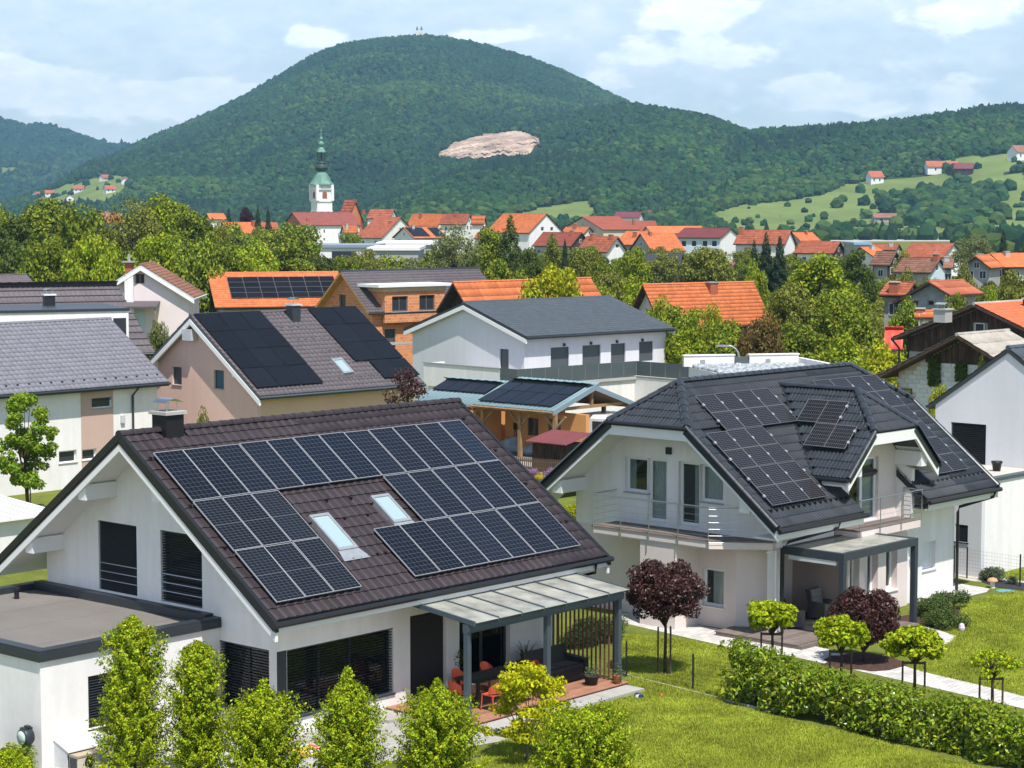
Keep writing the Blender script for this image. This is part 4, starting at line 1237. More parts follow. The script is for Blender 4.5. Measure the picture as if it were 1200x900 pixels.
# ------------------------------------------------------------------ its terrace
def pergola_glass():
    t = empty('pergola', B(0, 0, 0), BRZ, 'grey metal pergola with sloping glass roof on the brown roofed house', 'pergola')
    x0, x1, y0, y1 = 5.40, 12.05, -5.02, -7.95
    zf, zb = 2.86, 3.20
    for x in (5.45, 8.75, 11.95):
        mb = MB(); mb.box(x - .075, x + .075, -7.975, -7.825, .16, 2.60); mb.build('post', GREYFRAME, t)
    mb = MB(); mb.box(x0 - .03, x1 + .03, -8.0, -7.80, 2.602, 2.84); mb.box(x0 - .03, x1 + .03, -8.025, -8.0, 2.66, 2.78); mb.build('beam', GREYFRAME, t)
    mb = MB(); mb.box(x0, x1, y0 - .08, y0, 3.10, 3.26); mb.build('wall_plate', GREYFRAME, t)
    n = 7; st = (x1 - x0) / n
    for k in range(n + 1):
        x = x0 + st * k; wd = .05 if 0 < k < n else .06
        mb = MB(); mb.hexa([(x - wd / 2, -8.22, zf - .03), (x + wd / 2, -8.22, zf - .03), (x + wd / 2, y0 - .09, zb - .03), (x - wd / 2, y0 - .09, zb - .03), (x - wd / 2, -8.22, zf + .10), (x + wd / 2, -8.22, zf + .10), (x + wd / 2, y0 - .09, zb + .10), (x - wd / 2, y0 - .09, zb + .10)])
        mb.build('rafter', GREYFRAME, t)
    for k in range(n):
        xa, xb = x0 + st * k + .028, x0 + st * (k + 1) - .028
        mb = MB(); mb.hexa([(xa, -8.26, zf + .055), (xb, -8.26, zf + .055), (xb, y0 - .09, zb + .055), (xa, y0 - .09, zb + .055), (xa, -8.26, zf + .067), (xb, -8.26, zf + .067), (xb, y0 - .09, zb + .067), (xa, y0 - .09, zb + .067)])
        mb.build('glass_pane', CANOPYFILM, t)
    # screen of upright slats at the far end
    for k in range(17):
        y = -5.25 - k * .165
        mb = MB(); mb.box(11.93, 11.97, y - .022, y + .022, .17, 2.58); mb.build('screen_slat', REDSLAT, t)
    return t
CANOPYFILM = glass_mat('satin canopy glass', (0.86, 0.90, 0.86), 0.8, 0.12, 0.70)
def _film():
    # the panes are dusty: a thin pale film over the glass
    m = CANOPYFILM; nt = m.node_tree; N = nt.nodes.new; L = nt.links.new
    out = [n for n in nt.nodes if n.type == 'OUTPUT_MATERIAL'][0]; src = out.inputs[0].links[0].from_socket
    df = N('ShaderNodeBsdfDiffuse'); df.inputs[0].default_value = (.62, .62, .55, 1)
    no = N('ShaderNodeTexNoise'); no.inputs['Scale'].default_value = 1.6; no.inputs['Detail'].default_value = 5
    tc = N('ShaderNodeTexCoord'); L(tc.outputs['Object'], no.inputs['Vector'])
    mr = N('ShaderNodeMapRange'); mr.inputs['From Min'].default_value = .3; mr.inputs['From Max'].default_value = .7; mr.inputs['To Min'].default_value = .22; mr.inputs['To Max'].default_value = .50
    L(no.outputs['Fac'], mr.inputs['Value'])
    mx = N('ShaderNodeMixShader'); L(mr.outputs[0], mx.inputs[0]); L(src, mx.inputs[1]); L(df.outputs[0], mx.inputs[2]); L(mx.outputs[0], out.inputs[0])
_film()
pergola_glass()

def terrace():
    t = empty('terrace_deck', B(0, 0, 0), BRZ, 'red brown wooden terrace deck under the glass pergola', 'deck')
    mb = MB(); mb.box(5.25, 12.15, -8.12, -4.96, .005, .125); mb.build('deck_frame', DECKWOOD, t)
    n = 22; w = (8.15 - 4.97) / n
    for k in range(n):
        mb = MB(); y = -8.15 + k * w
        mb.box(5.22, 12.18, y + .004, y + w - .004, .126, .15 + .002 * (k % 3)); mb.build('plank', DECKWOOD, t)
    s = empty('stone_step', B(0, 0, 0), BRZ, 'grey stone slab step along the edge of the red brown deck', 'step')
    for (xa, xb) in ((5.6, 7.2), (7.21, 8.8), (8.81, 10.4), (10.41, 12.0)):
        mb = MB(); mb.box(xa, xb - .01, -8.85, -8.17, .0, .095); mb.build('slab', STONE, s)
    # the paved strip along the house
    mb = MB()
    pts = [B(1.0, -4.94), B(5.3, -4.94), B(5.3, -9.6), B(1.0, -8.6)]
    mb.add([p + Vector((0, 0, .012)) for p in pts], [(3, 2, 1, 0)])
    tag(mb.build('gravel_yard', STONE), kind='structure')
    mb = MB(); pts = [B(-9, -2.6), B(1.0, -2.7), B(1.0, -8.7), B(-9, -8.0)]
    mb.add([p + Vector((0, 0, .008)) for p in pts], [(3, 2, 1, 0)])
    tag(mb.build('paved_yard', CONCRETE), kind='structure')
    for (xa, xb, z, m) in ((5.20, 5.75, .07, STONE),):
        p = empty('door_step', B(0, 0, 0), BRZ, 'low concrete step beside the shuttered terrace door', 'step')
        mb = MB(); mb.box(4.35, 5.20, -6.0, -5.0, .013, .10); mb.build('slab', STONE, p)
terrace()

def garden_chair(x, y, rz):
    c = empty('garden_chair', B(x, y, .152), BRZ + rz, None, 'chair', 'orange chairs round the terrace table')
    mb = MB()
    for sx in (-1, 1):
        for sy in (-1, 1): mb.tube([(sx * .22, sy * .22, 0), (sx * .20, sy * .20, .44)], [.016, .022], 6)
    mb.build('legs', ORANGE, c)
    mb = MB(); mb.box(-.22, .22, -.22, .22, .43, .46); mb.build('seat', ORANGE, c)
    mb = MB(); n = 8
    for i in range(n):
        a0 = math.pi * (i / n); a1 = math.pi * ((i + 1) / n)
        p = [(.23 * math.cos(a), .05 + .20 * math.sin(a)) for a in (a0, a1)]
        h = [.66 + .16 * math.sin(a) for a in (a0, a1)]
        mb.hexa([(p[0][0], p[0][1], .50), (p[1][0], p[1][1], .50), (p[1][0] * .9, p[1][1] * .95, .50), (p[0][0] * .9, p[0][1] * .95, .50),
                 (p[0][0], p[0][1] + .03, h[0]), (p[1][0], p[1][1] + .03, h[1]), (p[1][0] * .9, p[1][1] * .95 + .03, h[1]), (p[0][0] * .9, p[0][1] * .95 + .03, h[0])])
    mb.build('backrest', ORANGE, c)
    return c
def terrace_furniture():
    t = empty('terrace_table', B(0, 0, 0), BRZ, 'long dark terrace table with orange chairs round it', 'table')
    mb = MB(); mb.box(6.75, 9.15, -7.10, -6.15, .86, .90); mb.build('tabletop', RATTAN, t)
    for (x, y) in ((6.85, -7.0), (6.85, -6.25), (9.05, -7.0), (9.05, -6.25)):
        mb = MB(); mb.box(x - .04, x + .04, y - .04, y + .04, .152, .86); mb.build('leg', RATTAN, t)
    lab = {0: 'orange chair at the shutter end of the dark terrace table', 1: 'orange chair tucked under the wall side of the terrace table', 2: 'orange chair standing on the garden side of the table, nearest the middle post',
           3: 'orange chair at the table end beside the black sofa', 4: 'orange chair behind the corner post of the pergola', 5: 'orange chair against the wall side of the table, close to the sliding door'}
    for k, (x, y, rz) in enumerate(((6.45, -6.6, math.pi / 2), (7.4, -5.85, 0), (8.35, -7.45, math.pi), (9.5, -6.6, -math.pi / 2), (6.95, -7.45, math.pi), (8.6, -5.85, 0))):
        c = garden_chair(x, y, rz); c['label'] = lab[k]
    s = empty('rattan_sofa', B(10.75, -6.55, .152), BRZ, 'black rattan sofa with high back under the pergola', 'sofa')
    mb = MB(); mb.box(-.95, .95, -.38, .42, .04, .36); mb.build('base', RATTAN, s)
    mb = MB(); mb.hexa([(-.95, .28, .36), (.95, .28, .36), (.95, .46, .36), (-.95, .46, .36), (-.95, .48, .92), (.95, .48, .92), (.95, .58, .92), (-.95, .58, .92)]); mb.build('backrest', RATTAN, s)
    for sx in (-1, 1):
        mb = MB(); mb.hexa([(sx * .98, -.42, .04), (sx * .80, -.42, .04), (sx * .80, .45, .04), (sx * .98, .45, .04), (sx * 1.0, -.40, .60), (sx * .80, -.40, .60), (sx * .80, .45, .66), (sx * 1.0, .45, .66)]); mb.build('arm', RATTAN, s)
    for xa in (-.78, .01):
        mb = MB(); mb.box(xa, xa + .77, -.36, .28, .361, .48); mb.build('cushion', CUSHION, s)
    # pots
    pot_m = mat('dark pot', (.03, .03, .032), .6, .3); terra = mat('terracotta pot', (.42, .14, .07), .8, .2)
    def pot(x, y, r, h, m, label, leaf, kind, nm='planter'):
        p = empty(nm, B(x, y, .152), 0, label, 'potted plant')
        mb = MB(); mb.lathe([(r * .75, 0), (r, h), (r * 1.06, h), (r * 1.06, h + .03), (r * .9, h + .03), (r * .85, h - .02)], 14); mb.build('pot', m, p, True)
        rng = np.random.default_rng(int(x * 10))
        if kind == 'palm':
            V = []; Q = []
            for k in range(22):
                th = k * 2.4; n = 6
                for i in range(n):
                    q0, q1 = i / n, (i + 1) / n
                    f = lambda q: np.array([math.cos(th) * q * .55, math.sin(th) * q * .55, h + .55 * math.sin(q * 2.2) * (0.6 + .5 * (k % 3) / 2)])
                    sd = np.array([-math.sin(th), math.cos(th), 0]) * .02 * (1 - q0)
                    b = len(V); V += [f(q0) - sd, f(q0) + sd, f(q1) + sd * .7, f(q1) - sd * .7]; Q.append((b, b + 1, b + 2, b + 3))
            link('foliage', np_mesh('foliage', np.array(V), np.array(Q), leaf), p)
        else:
            C, Rd = crown_clumps(rng, r * 1.25, .22 if kind == 'low' else .5, h + (.15 if kind == 'low' else .45), 9, .12, .2)
            P, Nn = clump_points(rng, C, Rd, 900); V, Q = leaf_quads(rng, P, Nn, .07, .5)
            link('foliage', np_mesh('foliage', V, Q, leaf), p)
    pot(11.15, -7.55, .22, .25, pot_m, 'low green plant in a dark pot beside the sofa', LEAF_GREY, 'low')
    pot(11.75, -8.02, .11, .22, terra, 'small terracotta pot by the corner post of the pergola', LEAF_GREY, 'low')
    pot(10.75, -5.35, .28, .40, pot_m, 'spiky palm in a dark pot against the white wall', LEAF_DARK, 'palm')
    pot(7.95, -5.30, .20, .35, pot_m, 'leafy plant in a pot between shutter and glass door', LEAF_DARK, 'tall')
LEAF_GREY = leaf_mat('grey green leaf', (.10, .13, .07), .3, .25)
LEAF_DARK = leaf_mat('deep green leaf', (.035, .065, .02), .3, .25)
terrace_furniture()

def annex_things():
    # heat pump under a white canopy
    c = empty('heat_pump_canopy', B(0, 0, 0), BRZ, 'white sloping canopy on the annex wall over the heat pump', 'canopy')
    mb = MB(); mb.hexa([(-4.28, -3.35, .44), (-2.95, -3.35, .44), (-2.95, -2.735, .66), (-4.28, -2.735, .66), (-4.28, -3.35, .475), (-2.95, -3.35, .475), (-2.95, -2.735, .695), (-4.28, -2.735, .695)]); mb.build('roof_sheet', SOFFIT, c)
    for x in (-4.24, -2.99):
        mb = MB(); mb.prism([(x - .02, -3.25, 0), (x - .02, -2.735, 0), (x - .02, -2.735, .63), (x - .02, -3.25, .45)], (.04, 0, 0)); mb.build('side_panel', PALEMETAL if x < -4 else REDSLAT, c)
    h = empty('heat_pump', B(-3.75, -3.45, 0), BRZ, 'beige heat pump unit with round fan grille outside the annex', 'heat pump')
    BEI = mat('beige casing', (.55, .52, .44), .5, .3, noise=(5, .05))
    mb = MB(); mb.box(-.45, .45, -.18, .18, .03, .36); mb.build('casing', BEI, h)
    mb = MB(); mb.box(-.47, .47, -.20, .20, .361, .40); mb.build('lid', mat('beige lid', (.40, .34, .25), .6, .3, noise=(5, .1)), h)
    mb = MB(); mb.lathe([(.15, 0), (.15, .02), (.02, .03)], 20); g = mb.build('fan_grille', BLACKM, h); g.location = (-.1, -.182, .19); g.rotation_euler = (math.pi / 2, 0, 0)
    mb = MB()
    for k in range(6): mb.box(-.472, -.452, -.14, .14, .06 + k * .045, .085 + k * .045)
    mb.build('side_grille', ANTH, h)
    # hose reel on a post
    r = empty('hose_reel', B(-4.95, -2.55, 0), BRZ, 'grey hose reel on a post at the annex corner', 'hose reel')
    mb = MB(); mb.box(-.10, .10, -.06, .06, 0, .72); mb.build('post', GREYFRAME, r)
    mb = MB(); mb.lathe([(.20, -.13), (.22, -.10), (.22, .10), (.20, .13)], 20); d = mb.build('drum', ANTH, r, True); d.location = (-.02, 0, .86); d.rotation_euler = (0, math.pi / 2, 0)
    mb = MB(); mb.lathe([(.165, 0), (.165, .02), (.03, .03)], 20); d = mb.build('drum_face', mat('pale green plastic', (.45, .55, .50), .4, .4), r, True); d.location = (-.151, 0, .86); d.rotation_euler = (0, -math.pi / 2, 0)
    mb = MB(); mb.box(-.12, .12, -.10, .10, 1.03, 1.10); mb.box(-.05, .05, -.12, .02, 1.10, 1.15); mb.build('bracket', ANTH, r)
    bx = empty('bin', B(-5.1, -2.05, 0), BRZ, 'small dark box beside the hose reel post', 'bin')
    mb = MB(); mb.box(-.13, .13, -.15, .15, 0, .48); mb.build('box', ANTH, bx)
    mb = MB(); mb.box(-.145, .145, -.165, .165, .481, .51); mb.build('lid', BLACKM, bx)
    # small basketball stand for children
    s = empty('toy_basketball_hoop', B(-5.15, -1.35, 0), BRZ, 'blue toy basketball board with red pole tip and striped net', 'toy hoop')
    BL = mat('toy blue', (.05, .22, .55), .4, .4, noise=(40, .35)); RD = mat('toy red', (.65, .06, .03), .4, .4)
    mb = MB(); mb.tube([(0.05, 0, 0), (0.05, 0, 1.22)], .03, 8); mb.build('pole', RD, s)
    mb = MB(); pts = [(-.06, .24 * math.cos(a) * (1 if abs(math.cos(a)) < .8 else .92), .70 + .26 * math.sin(a)) for a in [2 * math.pi * k / 20 for k in range(20)]]
    mb.prism(pts, (.04, 0, 0)); mb.build('backboard', BL, s)
    mb = MB(); n = 18
    mb.tube([(-.24 + .16 * math.cos(2 * math.pi * k / n), .16 * math.sin(2 * math.pi * k / n), .50) for k in range(n + 1)], .014, 6, caps=False); mb.build('ring', RD, s)
    mb = MB()
    for k in range(n):
        a = 2 * math.pi * k / n; mb.tube([(-.24 + .16 * math.cos(a), .16 * math.sin(a), .49), (-.24 + .10 * math.cos(a + .3), .10 * math.sin(a + .3), .24)], .008, 4, mi=k % 2)
    mb.build('net', [SOFFIT, RD], s)
    # a printed play mat on the paving
    pm = mat('printed play mat', (.75, .6, .2), .8, .2)
    nt = pm.node_tree; b = nt.nodes['Principled BSDF']; vo = nt.nodes.new('ShaderNodeTexVoronoi'); vo.inputs['Scale'].default_value = 4
    rp = nt.nodes.new('ShaderNodeValToRGB'); rp.color_ramp.interpolation = 'CONSTANT'; e = rp.color_ramp.elements
    e[0].color = (.7, .5, .08, 1); e[1].position = .35; e[1].color = (.08, .3, .55, 1); x = e.new(.6); x.color = (.6, .1, .12, 1); x = e.new(.8); x.color = (.7, .65, .5, 1)
    sp = nt.nodes.new('ShaderNodeSeparateColor'); nt.links.new(vo.outputs['Color'], sp.inputs[0]); nt.links.new(sp.outputs[0], rp.inputs[0]); nt.links.new(rp.outputs[0], b.inputs['Base Color'])
    mb = MB(); g = ground(352, 882); mb.box(-.7, .7, -.5, .5, .014, .03); o = mb.build('play_mat', pm); o.location = (g.x, g.y, 0); o.rotation_euler = (0, 0, BRZ)
    tag(o, 'colourful printed play mat lying on the paving below the corner window', 'mat')
annex_things()
# ------------------------------------------------------------------ the house with the black hipped roof and dormer
def house_black():
    root = empty('house', (4.480, 68.796, 0), math.radians(47.46), 'white house with black tiled half hipped roof, dormer balcony and black panels', 'house', 'houses of the near street')
    root.scale = (1.03, 1.03, 1.03)
    L, half, zr, ze = 13.5, 5.2, 7.9, 3.75
    rise = zr - ze; S = math.hypot(half, rise); c, s = half / S, rise / S
    hy, hz, hx = 1.63, 6.6, 1.75
    ea, es = Vector((1, 0, 0)), Vector((0, c, s)); en = ea.cross(es)
    O = Vector((0, -half, ze))
    def A_(y): return (half - abs(y)) / c      # upslope distance for |y|
    dz_ = lambda x: 7.5 - .93 * abs(x - 6.77)
    # roof slabs
    mb = MB()
    FS = Face(O - en * .03, ea, -en, es)
    wall(mb, FS, [(0, 0), (4.89, 0), (4.89, A_(3.95)), (8.74, A_(3.95)), (8.74, 0), (L, 0), (L, A_(hy)), (L - hx, A_(0)), (hx, A_(0)), (0, A_(hy))], [], .2)
    FS2 = Face(Vector((L, half, ze)) - Vector((0, s, c)) * .03, (-1, 0, 0), Vector((0, -s, -c)), (0, -c, s))
    wall(mb, FS2, [(0, 0), (L, 0), (L, A_(hy)), (L - hx, A_(0)), (hx, A_(0)), (0, A_(hy))], [], .2)
    hs = math.hypot(hx, zr - hz)
    for x, sx in ((0, 1), (L, -1)):
        eh = Vector((sx * hx, 0, zr - hz)).normalized()
        nn = Vector((sx * (zr - hz), 0, -hx)).normalized()
        Fh = Face(Vector((x, hy * sx, hz)) + nn * .03, (0, -sx, 0), nn, eh)
        wall(mb, Fh, [(0, 0), (2 * hy, 0), (hy, hs)], [], .2)
    roof = mb.build('roof', TILE_BLACK, root)
    CU = (WAVE, .042, .030)
    # where the main field is hidden by modules
    P0 = Vector((1.57, -.65, zr - .65 / half * rise)); W_, H_ = 1.01, 1.68
    def keep(a, ss):
        y = half - ss * c; x = a
        if y < hy:
            if x < hx * (1 - y / hy) - .05 * (hy - y) or x > L - hx * (1 - y / hy): return False
        if 4.89 < x < 8.74 and y > 3.9: return False
        if dz_(x) > zr - y * rise / half + .05 and y < 3.76: return False
        d = (S - ss) - .65 / c
        i, j = (x - 1.57) / W_, d / H_
        if .2 < i < 3.8 and .12 < j < .9: return False
        if -.9 < i < 1.7 and .9 <= j < 2.88: return False
        i2 = (x - 8.40) / W_; d2 = d + .10
        if .2 < i2 < 3.8 and .15 < d2 / H_ < .95: return False
        if 2.2 < i2 < 3.8 and .95 <= d2 / H_ < 2.85: return False
        return True
    tile_field(root, roof, O, ea, es, L, S, .30, .36, CU, TILE_BLACK, keep, n_ind=300)
    tile_field(root, roof, Vector((L, half, ze)), -ea, Vector((0, -c, s)), L, S, .6, .36, CU, TILE_BLACK, lambda a, ss: not (half - ss * c < hy and (a < hx * (1 - (half - ss * c) / hy) or a > L - hx * (1 - (half - ss * c) / hy))))
    for x, sx in ((0, 1), (L, -1)):
        eh = Vector((sx * hx, 0, zr - hz)).normalized()
        tile_field(root, roof, Vector((x, hy * sx, hz)), Vector((0, -sx, 0)), eh, 2 * hy, hs, .30, .36, CU, TILE_BLACK, lambda a, ss: abs(a - hy) < hy * (1 - ss / hs) + .12, n_ind=60 if x == 0 else 0)
    # ridge and hip tiles
    ridge_row(roof, (hx, 0, zr + .02), (L - hx, 0, zr + .02), .13, TILE_BLACK, .40)
    for x, xi in ((0, hx), (L, L - hx)):
        for sy in (-1, 1):
            ridge_row(roof, (x, sy * hy, hz + .03), (xi, 0, zr + .03), .13, TILE_BLACK, .40)
            e = Vector((x, sy * half, ze)); t = Vector((x, sy * hy, hz))
            ridge_row(roof, e + Vector((0, 0, .03)), t + Vector((0, 0, .03)), .10, TILE_BLACK, .42, name='verge_tile')
    # snow guards above the eaves
    proto = MB(); proto.prism([(0, 0, .03), (0, .14, .03), (0, .02, .12)], (.05, 0, 0)); sgm = proto.mesh('snow_guard', BLACKM)
    for x in [0.3 + .3 * k for k in range(15)] + [8.95 + .3 * k for k in range(15)]:
        for ss in (.62,):
            link('snow_guard', sgm, roof, axes(ea, es, en, O + ea * x + es * ss))
    # barge boards, fascia, soffits
    sl = rise / half
    for x, sx in ((0, 1), (L, -1)):
        mb = MB()
        for sy in (-1, 1):
            mb.prism([(x + sx * .02, sy * half, ze - .10), (x + sx * .02, sy * hy, hz - .10), (x + sx * .02, sy * hy, hz - .42), (x + sx * .02, sy * half, ze - .40)], (sx * .09, 0, 0))
        mb.prism([(x + sx * .02, -hy + .002, hz - .10), (x + sx * .02, hy - .002, hz - .10), (x + sx * .02, hy - .002, hz - .42), (x + sx * .02, -hy + .002, hz - .42)], (sx * .088, 0, 0))
        mb.build('barge_board', SOFFIT, root)
        mb = MB()
        for sy in (-1, 1):
            mb.prism([(x, sy * (half + .06), ze + .02), (x, sy * hy, hz + .05), (x, sy * hy, hz - .10), (x, sy * (half + .06), ze - .13)], (sx * .02 - .03, 0, 0))
        mb.tube([(x - sx * .05, -hy - .05, hz - .02), (x - sx * .05, hy + .05, hz - .02)], .075, 8)
        mb.build('verge_trim', BLACKM, root)
    mb = MB()
    for sy in (-1, 1):
        mb.prism([(.12, sy * (half - .03), ze - .27), (.12, sy * hy, hz - .27), (.12, sy * hy, hz - .31), (.12, sy * (half - .03), ze - .31)], (1.3, 0, 0))
        mb.prism([(L - .12, sy * (half - .03), ze - .27), (L - .12, sy * hy, hz - .27), (L - .12, sy * hy, hz - .31), (L - .12, sy * (half - .03), ze - .31)], (-1.3, 0, 0))
    mb.box(.12, 1.45, -hy, hy, 6.28, 6.31); mb.box(L - 1.45, L - .12, -hy, hy, 6.28, 6.31)
    mb.build('soffit', SOFFIT, root)
    for y in (-3.85, 3.95):
        for xa, xb in ((.115, 1.40), (12.1, L - .115)):
            zt = zr - abs(y) * sl - .32; mb = MB(); mb.box(xa, xb, y - .2, y + .2, zt - .42, zt + .02); mb.build('purlin', SOFFIT, root)
    for (xa, xb) in ((0, 4.89), (8.74, L)):
        mb = MB(); mb.tube([(xa - .02, -half - .09, ze - .10), (xb + .02, -half - .09, ze - .10)], .08, 8); mb.build('gutter', BLACKM, root)
        mb = MB(); mb.box(xa + .12, xb - .02, -half + .02, -half + .05, ze - .38, ze - .16); mb.box(xa + .12, xb - .02, -half + .051, -4.21, ze - .40, ze - .36); mb.build('eave_board', SOFFIT, root)
    mb = MB(); mb.tube([(13.1, -5.29, 3.6), (13.1, -5.25, 3.42), (12.30, -4.34, 3.05), (12.28, -4.30, 2.85), (12.28, -4.30, .05)], .055, 8); mb.build('downpipe', BLACKM, root)
    mb = MB(); mb.tube([(3.3, -5.29, 3.6), (3.28, -5.25, 3.40), (1.75, -4.40, 3.05), (1.50, -4.36, 2.85), (1.50, -4.36, .05)], .05, 8); mb.build('downpipe', BLACKM, root)
    # ---------------- walls
    hw = 4.2; x0 = 1.4; x1 = 12.2
    ztop = zr - hw * sl - .285
    FG = Face((x0, 0, 0), (0, 1, 0), (1, 0, 0)); FF = Face((x1, 0, 0), (0, 1, 0), (-1, 0, 0)); FE = Face((0, -hw, 0), (1, 0, 0), (0, 1, 0)); FB = Face((0, hw, 0), (1, 0, 0), (0, -1, 0))
    up = [(1.08, 2.03, 4.12, 5.30), (.26, 1.06, 3.22, 5.32), (-1.10, -.24, 3.22, 5.32), (-2.06, -1.12, 4.08, 5.30)]
    gpoly = [(-hw, 2.86), (hw, 2.86), (hw, ztop), (1.15, 6.69), (-1.15, 6.69), (-hw, ztop)]
    mb = MB(); wall(mb, FG, gpoly, up, .3); mb.build('wall', WHITE, root)
    gw = (-2.12, -1.24, .66, 1.92)
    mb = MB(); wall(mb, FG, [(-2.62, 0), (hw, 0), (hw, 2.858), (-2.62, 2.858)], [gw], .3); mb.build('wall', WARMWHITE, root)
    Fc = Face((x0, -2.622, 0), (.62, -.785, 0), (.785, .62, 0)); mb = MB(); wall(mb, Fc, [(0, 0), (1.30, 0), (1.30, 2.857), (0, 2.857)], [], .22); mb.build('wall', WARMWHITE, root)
    mb = MB(); wall(mb, FF, [(-hw, 0), (hw, 0), (hw, ztop), (1.15, 6.55), (-1.15, 6.55), (-hw, ztop)], [], .3); mb.build('wall', WHITE, root)
    mb = MB(); wall(mb, FB, [(x0 + .3, 0), (x1 - .3, 0), (x1 - .3, ztop), (x0 + .3, ztop)], [], .3); mb.build('wall', WHITE, root)
    sw = (10.12, 10.98, 1.02, 2.0)
    mb = MB(); wall(mb, FE, [(8.92, 0), (x1 - .3, 0), (x1 - .3, ztop), (8.92, ztop)], [sw], .3); mb.build('wall', WHITE, root)
    window(root, FE, *sw, frame=WHITEPVC, pane=mat('closed white shutter', (.66, .68, .70), .6, .2), depth=.16, sill=SOFFIT)
    mb = MB(); mb.fbox(FE, x0 + .31, 4.6, 2.86, ztop, 0, .3); mb.build('wall', WHITE, root)
    # covered terrace cut into the corner
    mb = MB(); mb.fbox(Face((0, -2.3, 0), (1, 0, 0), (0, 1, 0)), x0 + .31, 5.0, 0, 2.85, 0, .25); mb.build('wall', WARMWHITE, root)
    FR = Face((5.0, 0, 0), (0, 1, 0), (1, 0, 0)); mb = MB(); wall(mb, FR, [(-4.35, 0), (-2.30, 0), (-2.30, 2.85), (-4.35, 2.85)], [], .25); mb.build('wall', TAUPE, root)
    mb = MB(); mb.fbox(Face((0, -2.29, 0), (1, 0, 0), (0, 1, 0)), 3.4, 4.5, .12, 2.3, -.03, .0); mb.build('terrace_door', GLASSBLK, root)
    mb = MB(); mb.box(1.42, 1.72, -4.10, -3.82, 0, 2.855); mb.build('pillar', WHITE, root)
    # bay under the dormer with three narrow windows
    FY = Face((0, -4.35, 0), (1, 0, 0), (0, 1, 0))
    bw = [(5.35, 5.92, .62, 2.10), (6.40, 7.05, .62, 2.10), (7.55, 8.25, .66, 2.10)]
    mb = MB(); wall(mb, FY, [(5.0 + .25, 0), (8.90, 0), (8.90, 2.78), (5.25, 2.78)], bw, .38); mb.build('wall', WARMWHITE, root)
    for b in bw: window(root, FY, *b, frame=WHITEPVC, pane=GLASS, depth=.24, fw=.09, sill=SOFFIT, curtain=(CURTAIN, (0, .5)))
    # dormer storey: wall set back behind the balcony, cheek walls
    FD = Face((0, -3.95, 0), (1, 0, 0), (0, 1, 0)); dd = (5.85, 7.62, 3.10, 5.25)
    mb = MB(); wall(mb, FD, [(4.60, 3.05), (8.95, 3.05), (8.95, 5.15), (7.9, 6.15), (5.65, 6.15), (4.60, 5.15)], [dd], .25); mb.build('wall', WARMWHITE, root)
    window(root, FD, *dd, frame=WHITEPVC, pane=GLASS, depth=.12, fw=.09, mull=(.5,), curtain=(CURTAIN, (.5, 1)), name='balcony_door')
    for xa, xb in ((8.75, 8.95),):
        mb = MB(); mb.prism([(xa, -3.949, 3.06), (xa, -4.55, 3.06), (xa, -4.55, 4.75), (xa, -3.949, 5.0)], (xb - xa, 0, 0)); mb.build('cheek_wall', WARMWHITE if xa < 5 else WHITE, root)
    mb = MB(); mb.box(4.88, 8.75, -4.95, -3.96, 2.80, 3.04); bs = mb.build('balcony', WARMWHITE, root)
    n = 7
    for k in range(n):
        w = .98 / n; mb = MB(); mb.box(4.9, 8.73, -4.94 + k * w, -4.94 + k * w + w - .01, 3.041, 3.065); mb.build('plank', GREYDECK, bs)
    rail = root
    def railing(pts, z0, zt, posts, nm='railing', wires=6):
        mb = MB(); mb.tube([(x, y, zt) for x, y in pts], .024, 8); r = mb.build(nm, STEEL, rail)
        for (x, y) in posts:
            mb = MB(); mb.tube([(x, y, z0), (x, y, zt)], .018, 6); mb.build('post', STEEL, r)
        for k in range(wires):
            z = z0 + .30 + (zt - z0 - .36) * k / (wires - 1)
            mb = MB(); mb.tube([(x, y, z) for x, y in pts], .0055, 5, caps=False); mb.build('cable', STEEL, r)
    railing([(4.90, -4.99), (8.73, -4.99)], 2.85, 4.08, [(4.92, -4.99), (6.15, -4.99), (7.45, -4.99), (8.72, -4.99)])
    railing([(8.73, -4.99), (8.73, -4.25)], 2.95, 4.08, [(8.73, -4.26)])
    # gable balcony with slanted end
    mb = MB(); pl = [(x0 - .002, 2.42), (.12, 2.36), (.12, -2.48), (x0 - .002, -4.15)]
    mb.prism([(x, y, 2.80) for x, y in pl], (0, 0, .22)); gb = mb.build('balcony', WARMWHITE, root)
    for k in range(9):
        xa = .10 + k * .145; xb = xa + .135
        ye = lambda x: -2.46 - (x - .10) / 1.3 * 1.70
        mb = MB(); mb.prism([(xa, 2.40, 3.021), (xb, 2.40, 3.021), (xb, ye(xb), 3.021), (xa, ye(xa), 3.021)], (0, 0, .05)); mb.build('plank', GREYDECK, gb)
    railing([(x0 - .02, 2.38), (.07, 2.32), (.07, -2.50), (x0 - .05, -4.15)], 2.72, 4.14, [(.07, 2.30), (.07, 1.12), (.07, -.06), (.07, -1.26), (.07, -2.48), (x0 - .06, -4.13)])
    # lower bay that carries the balcony
    mb = MB(); mb.box(.16, x0 - .002, -1.10, .36, 0, 2.798); mb.build('bay', WARMWHITE, root)
    mb = MB(); mb.tube([(.9, -4.15, 2.78), (x0 - .1, -4.22, 2.78), (x0 - .1, -4.22, .02)], .03, 6); mb.build('downpipe', SOFFIT, root)
    # upper windows and balcony doors
    window(root, FG, *up[0], frame=WHITEPVC, pane=GLASS, depth=.14, fw=.09, sill=STONE, curtain=(CURTAIN, (.75, 1)))
    window(root, FG, *up[1], frame=WHITEPVC, pane=GLASS, depth=.14, fw=.09, curtain=(CURTAIN, (0, 1)), name='balcony_door')
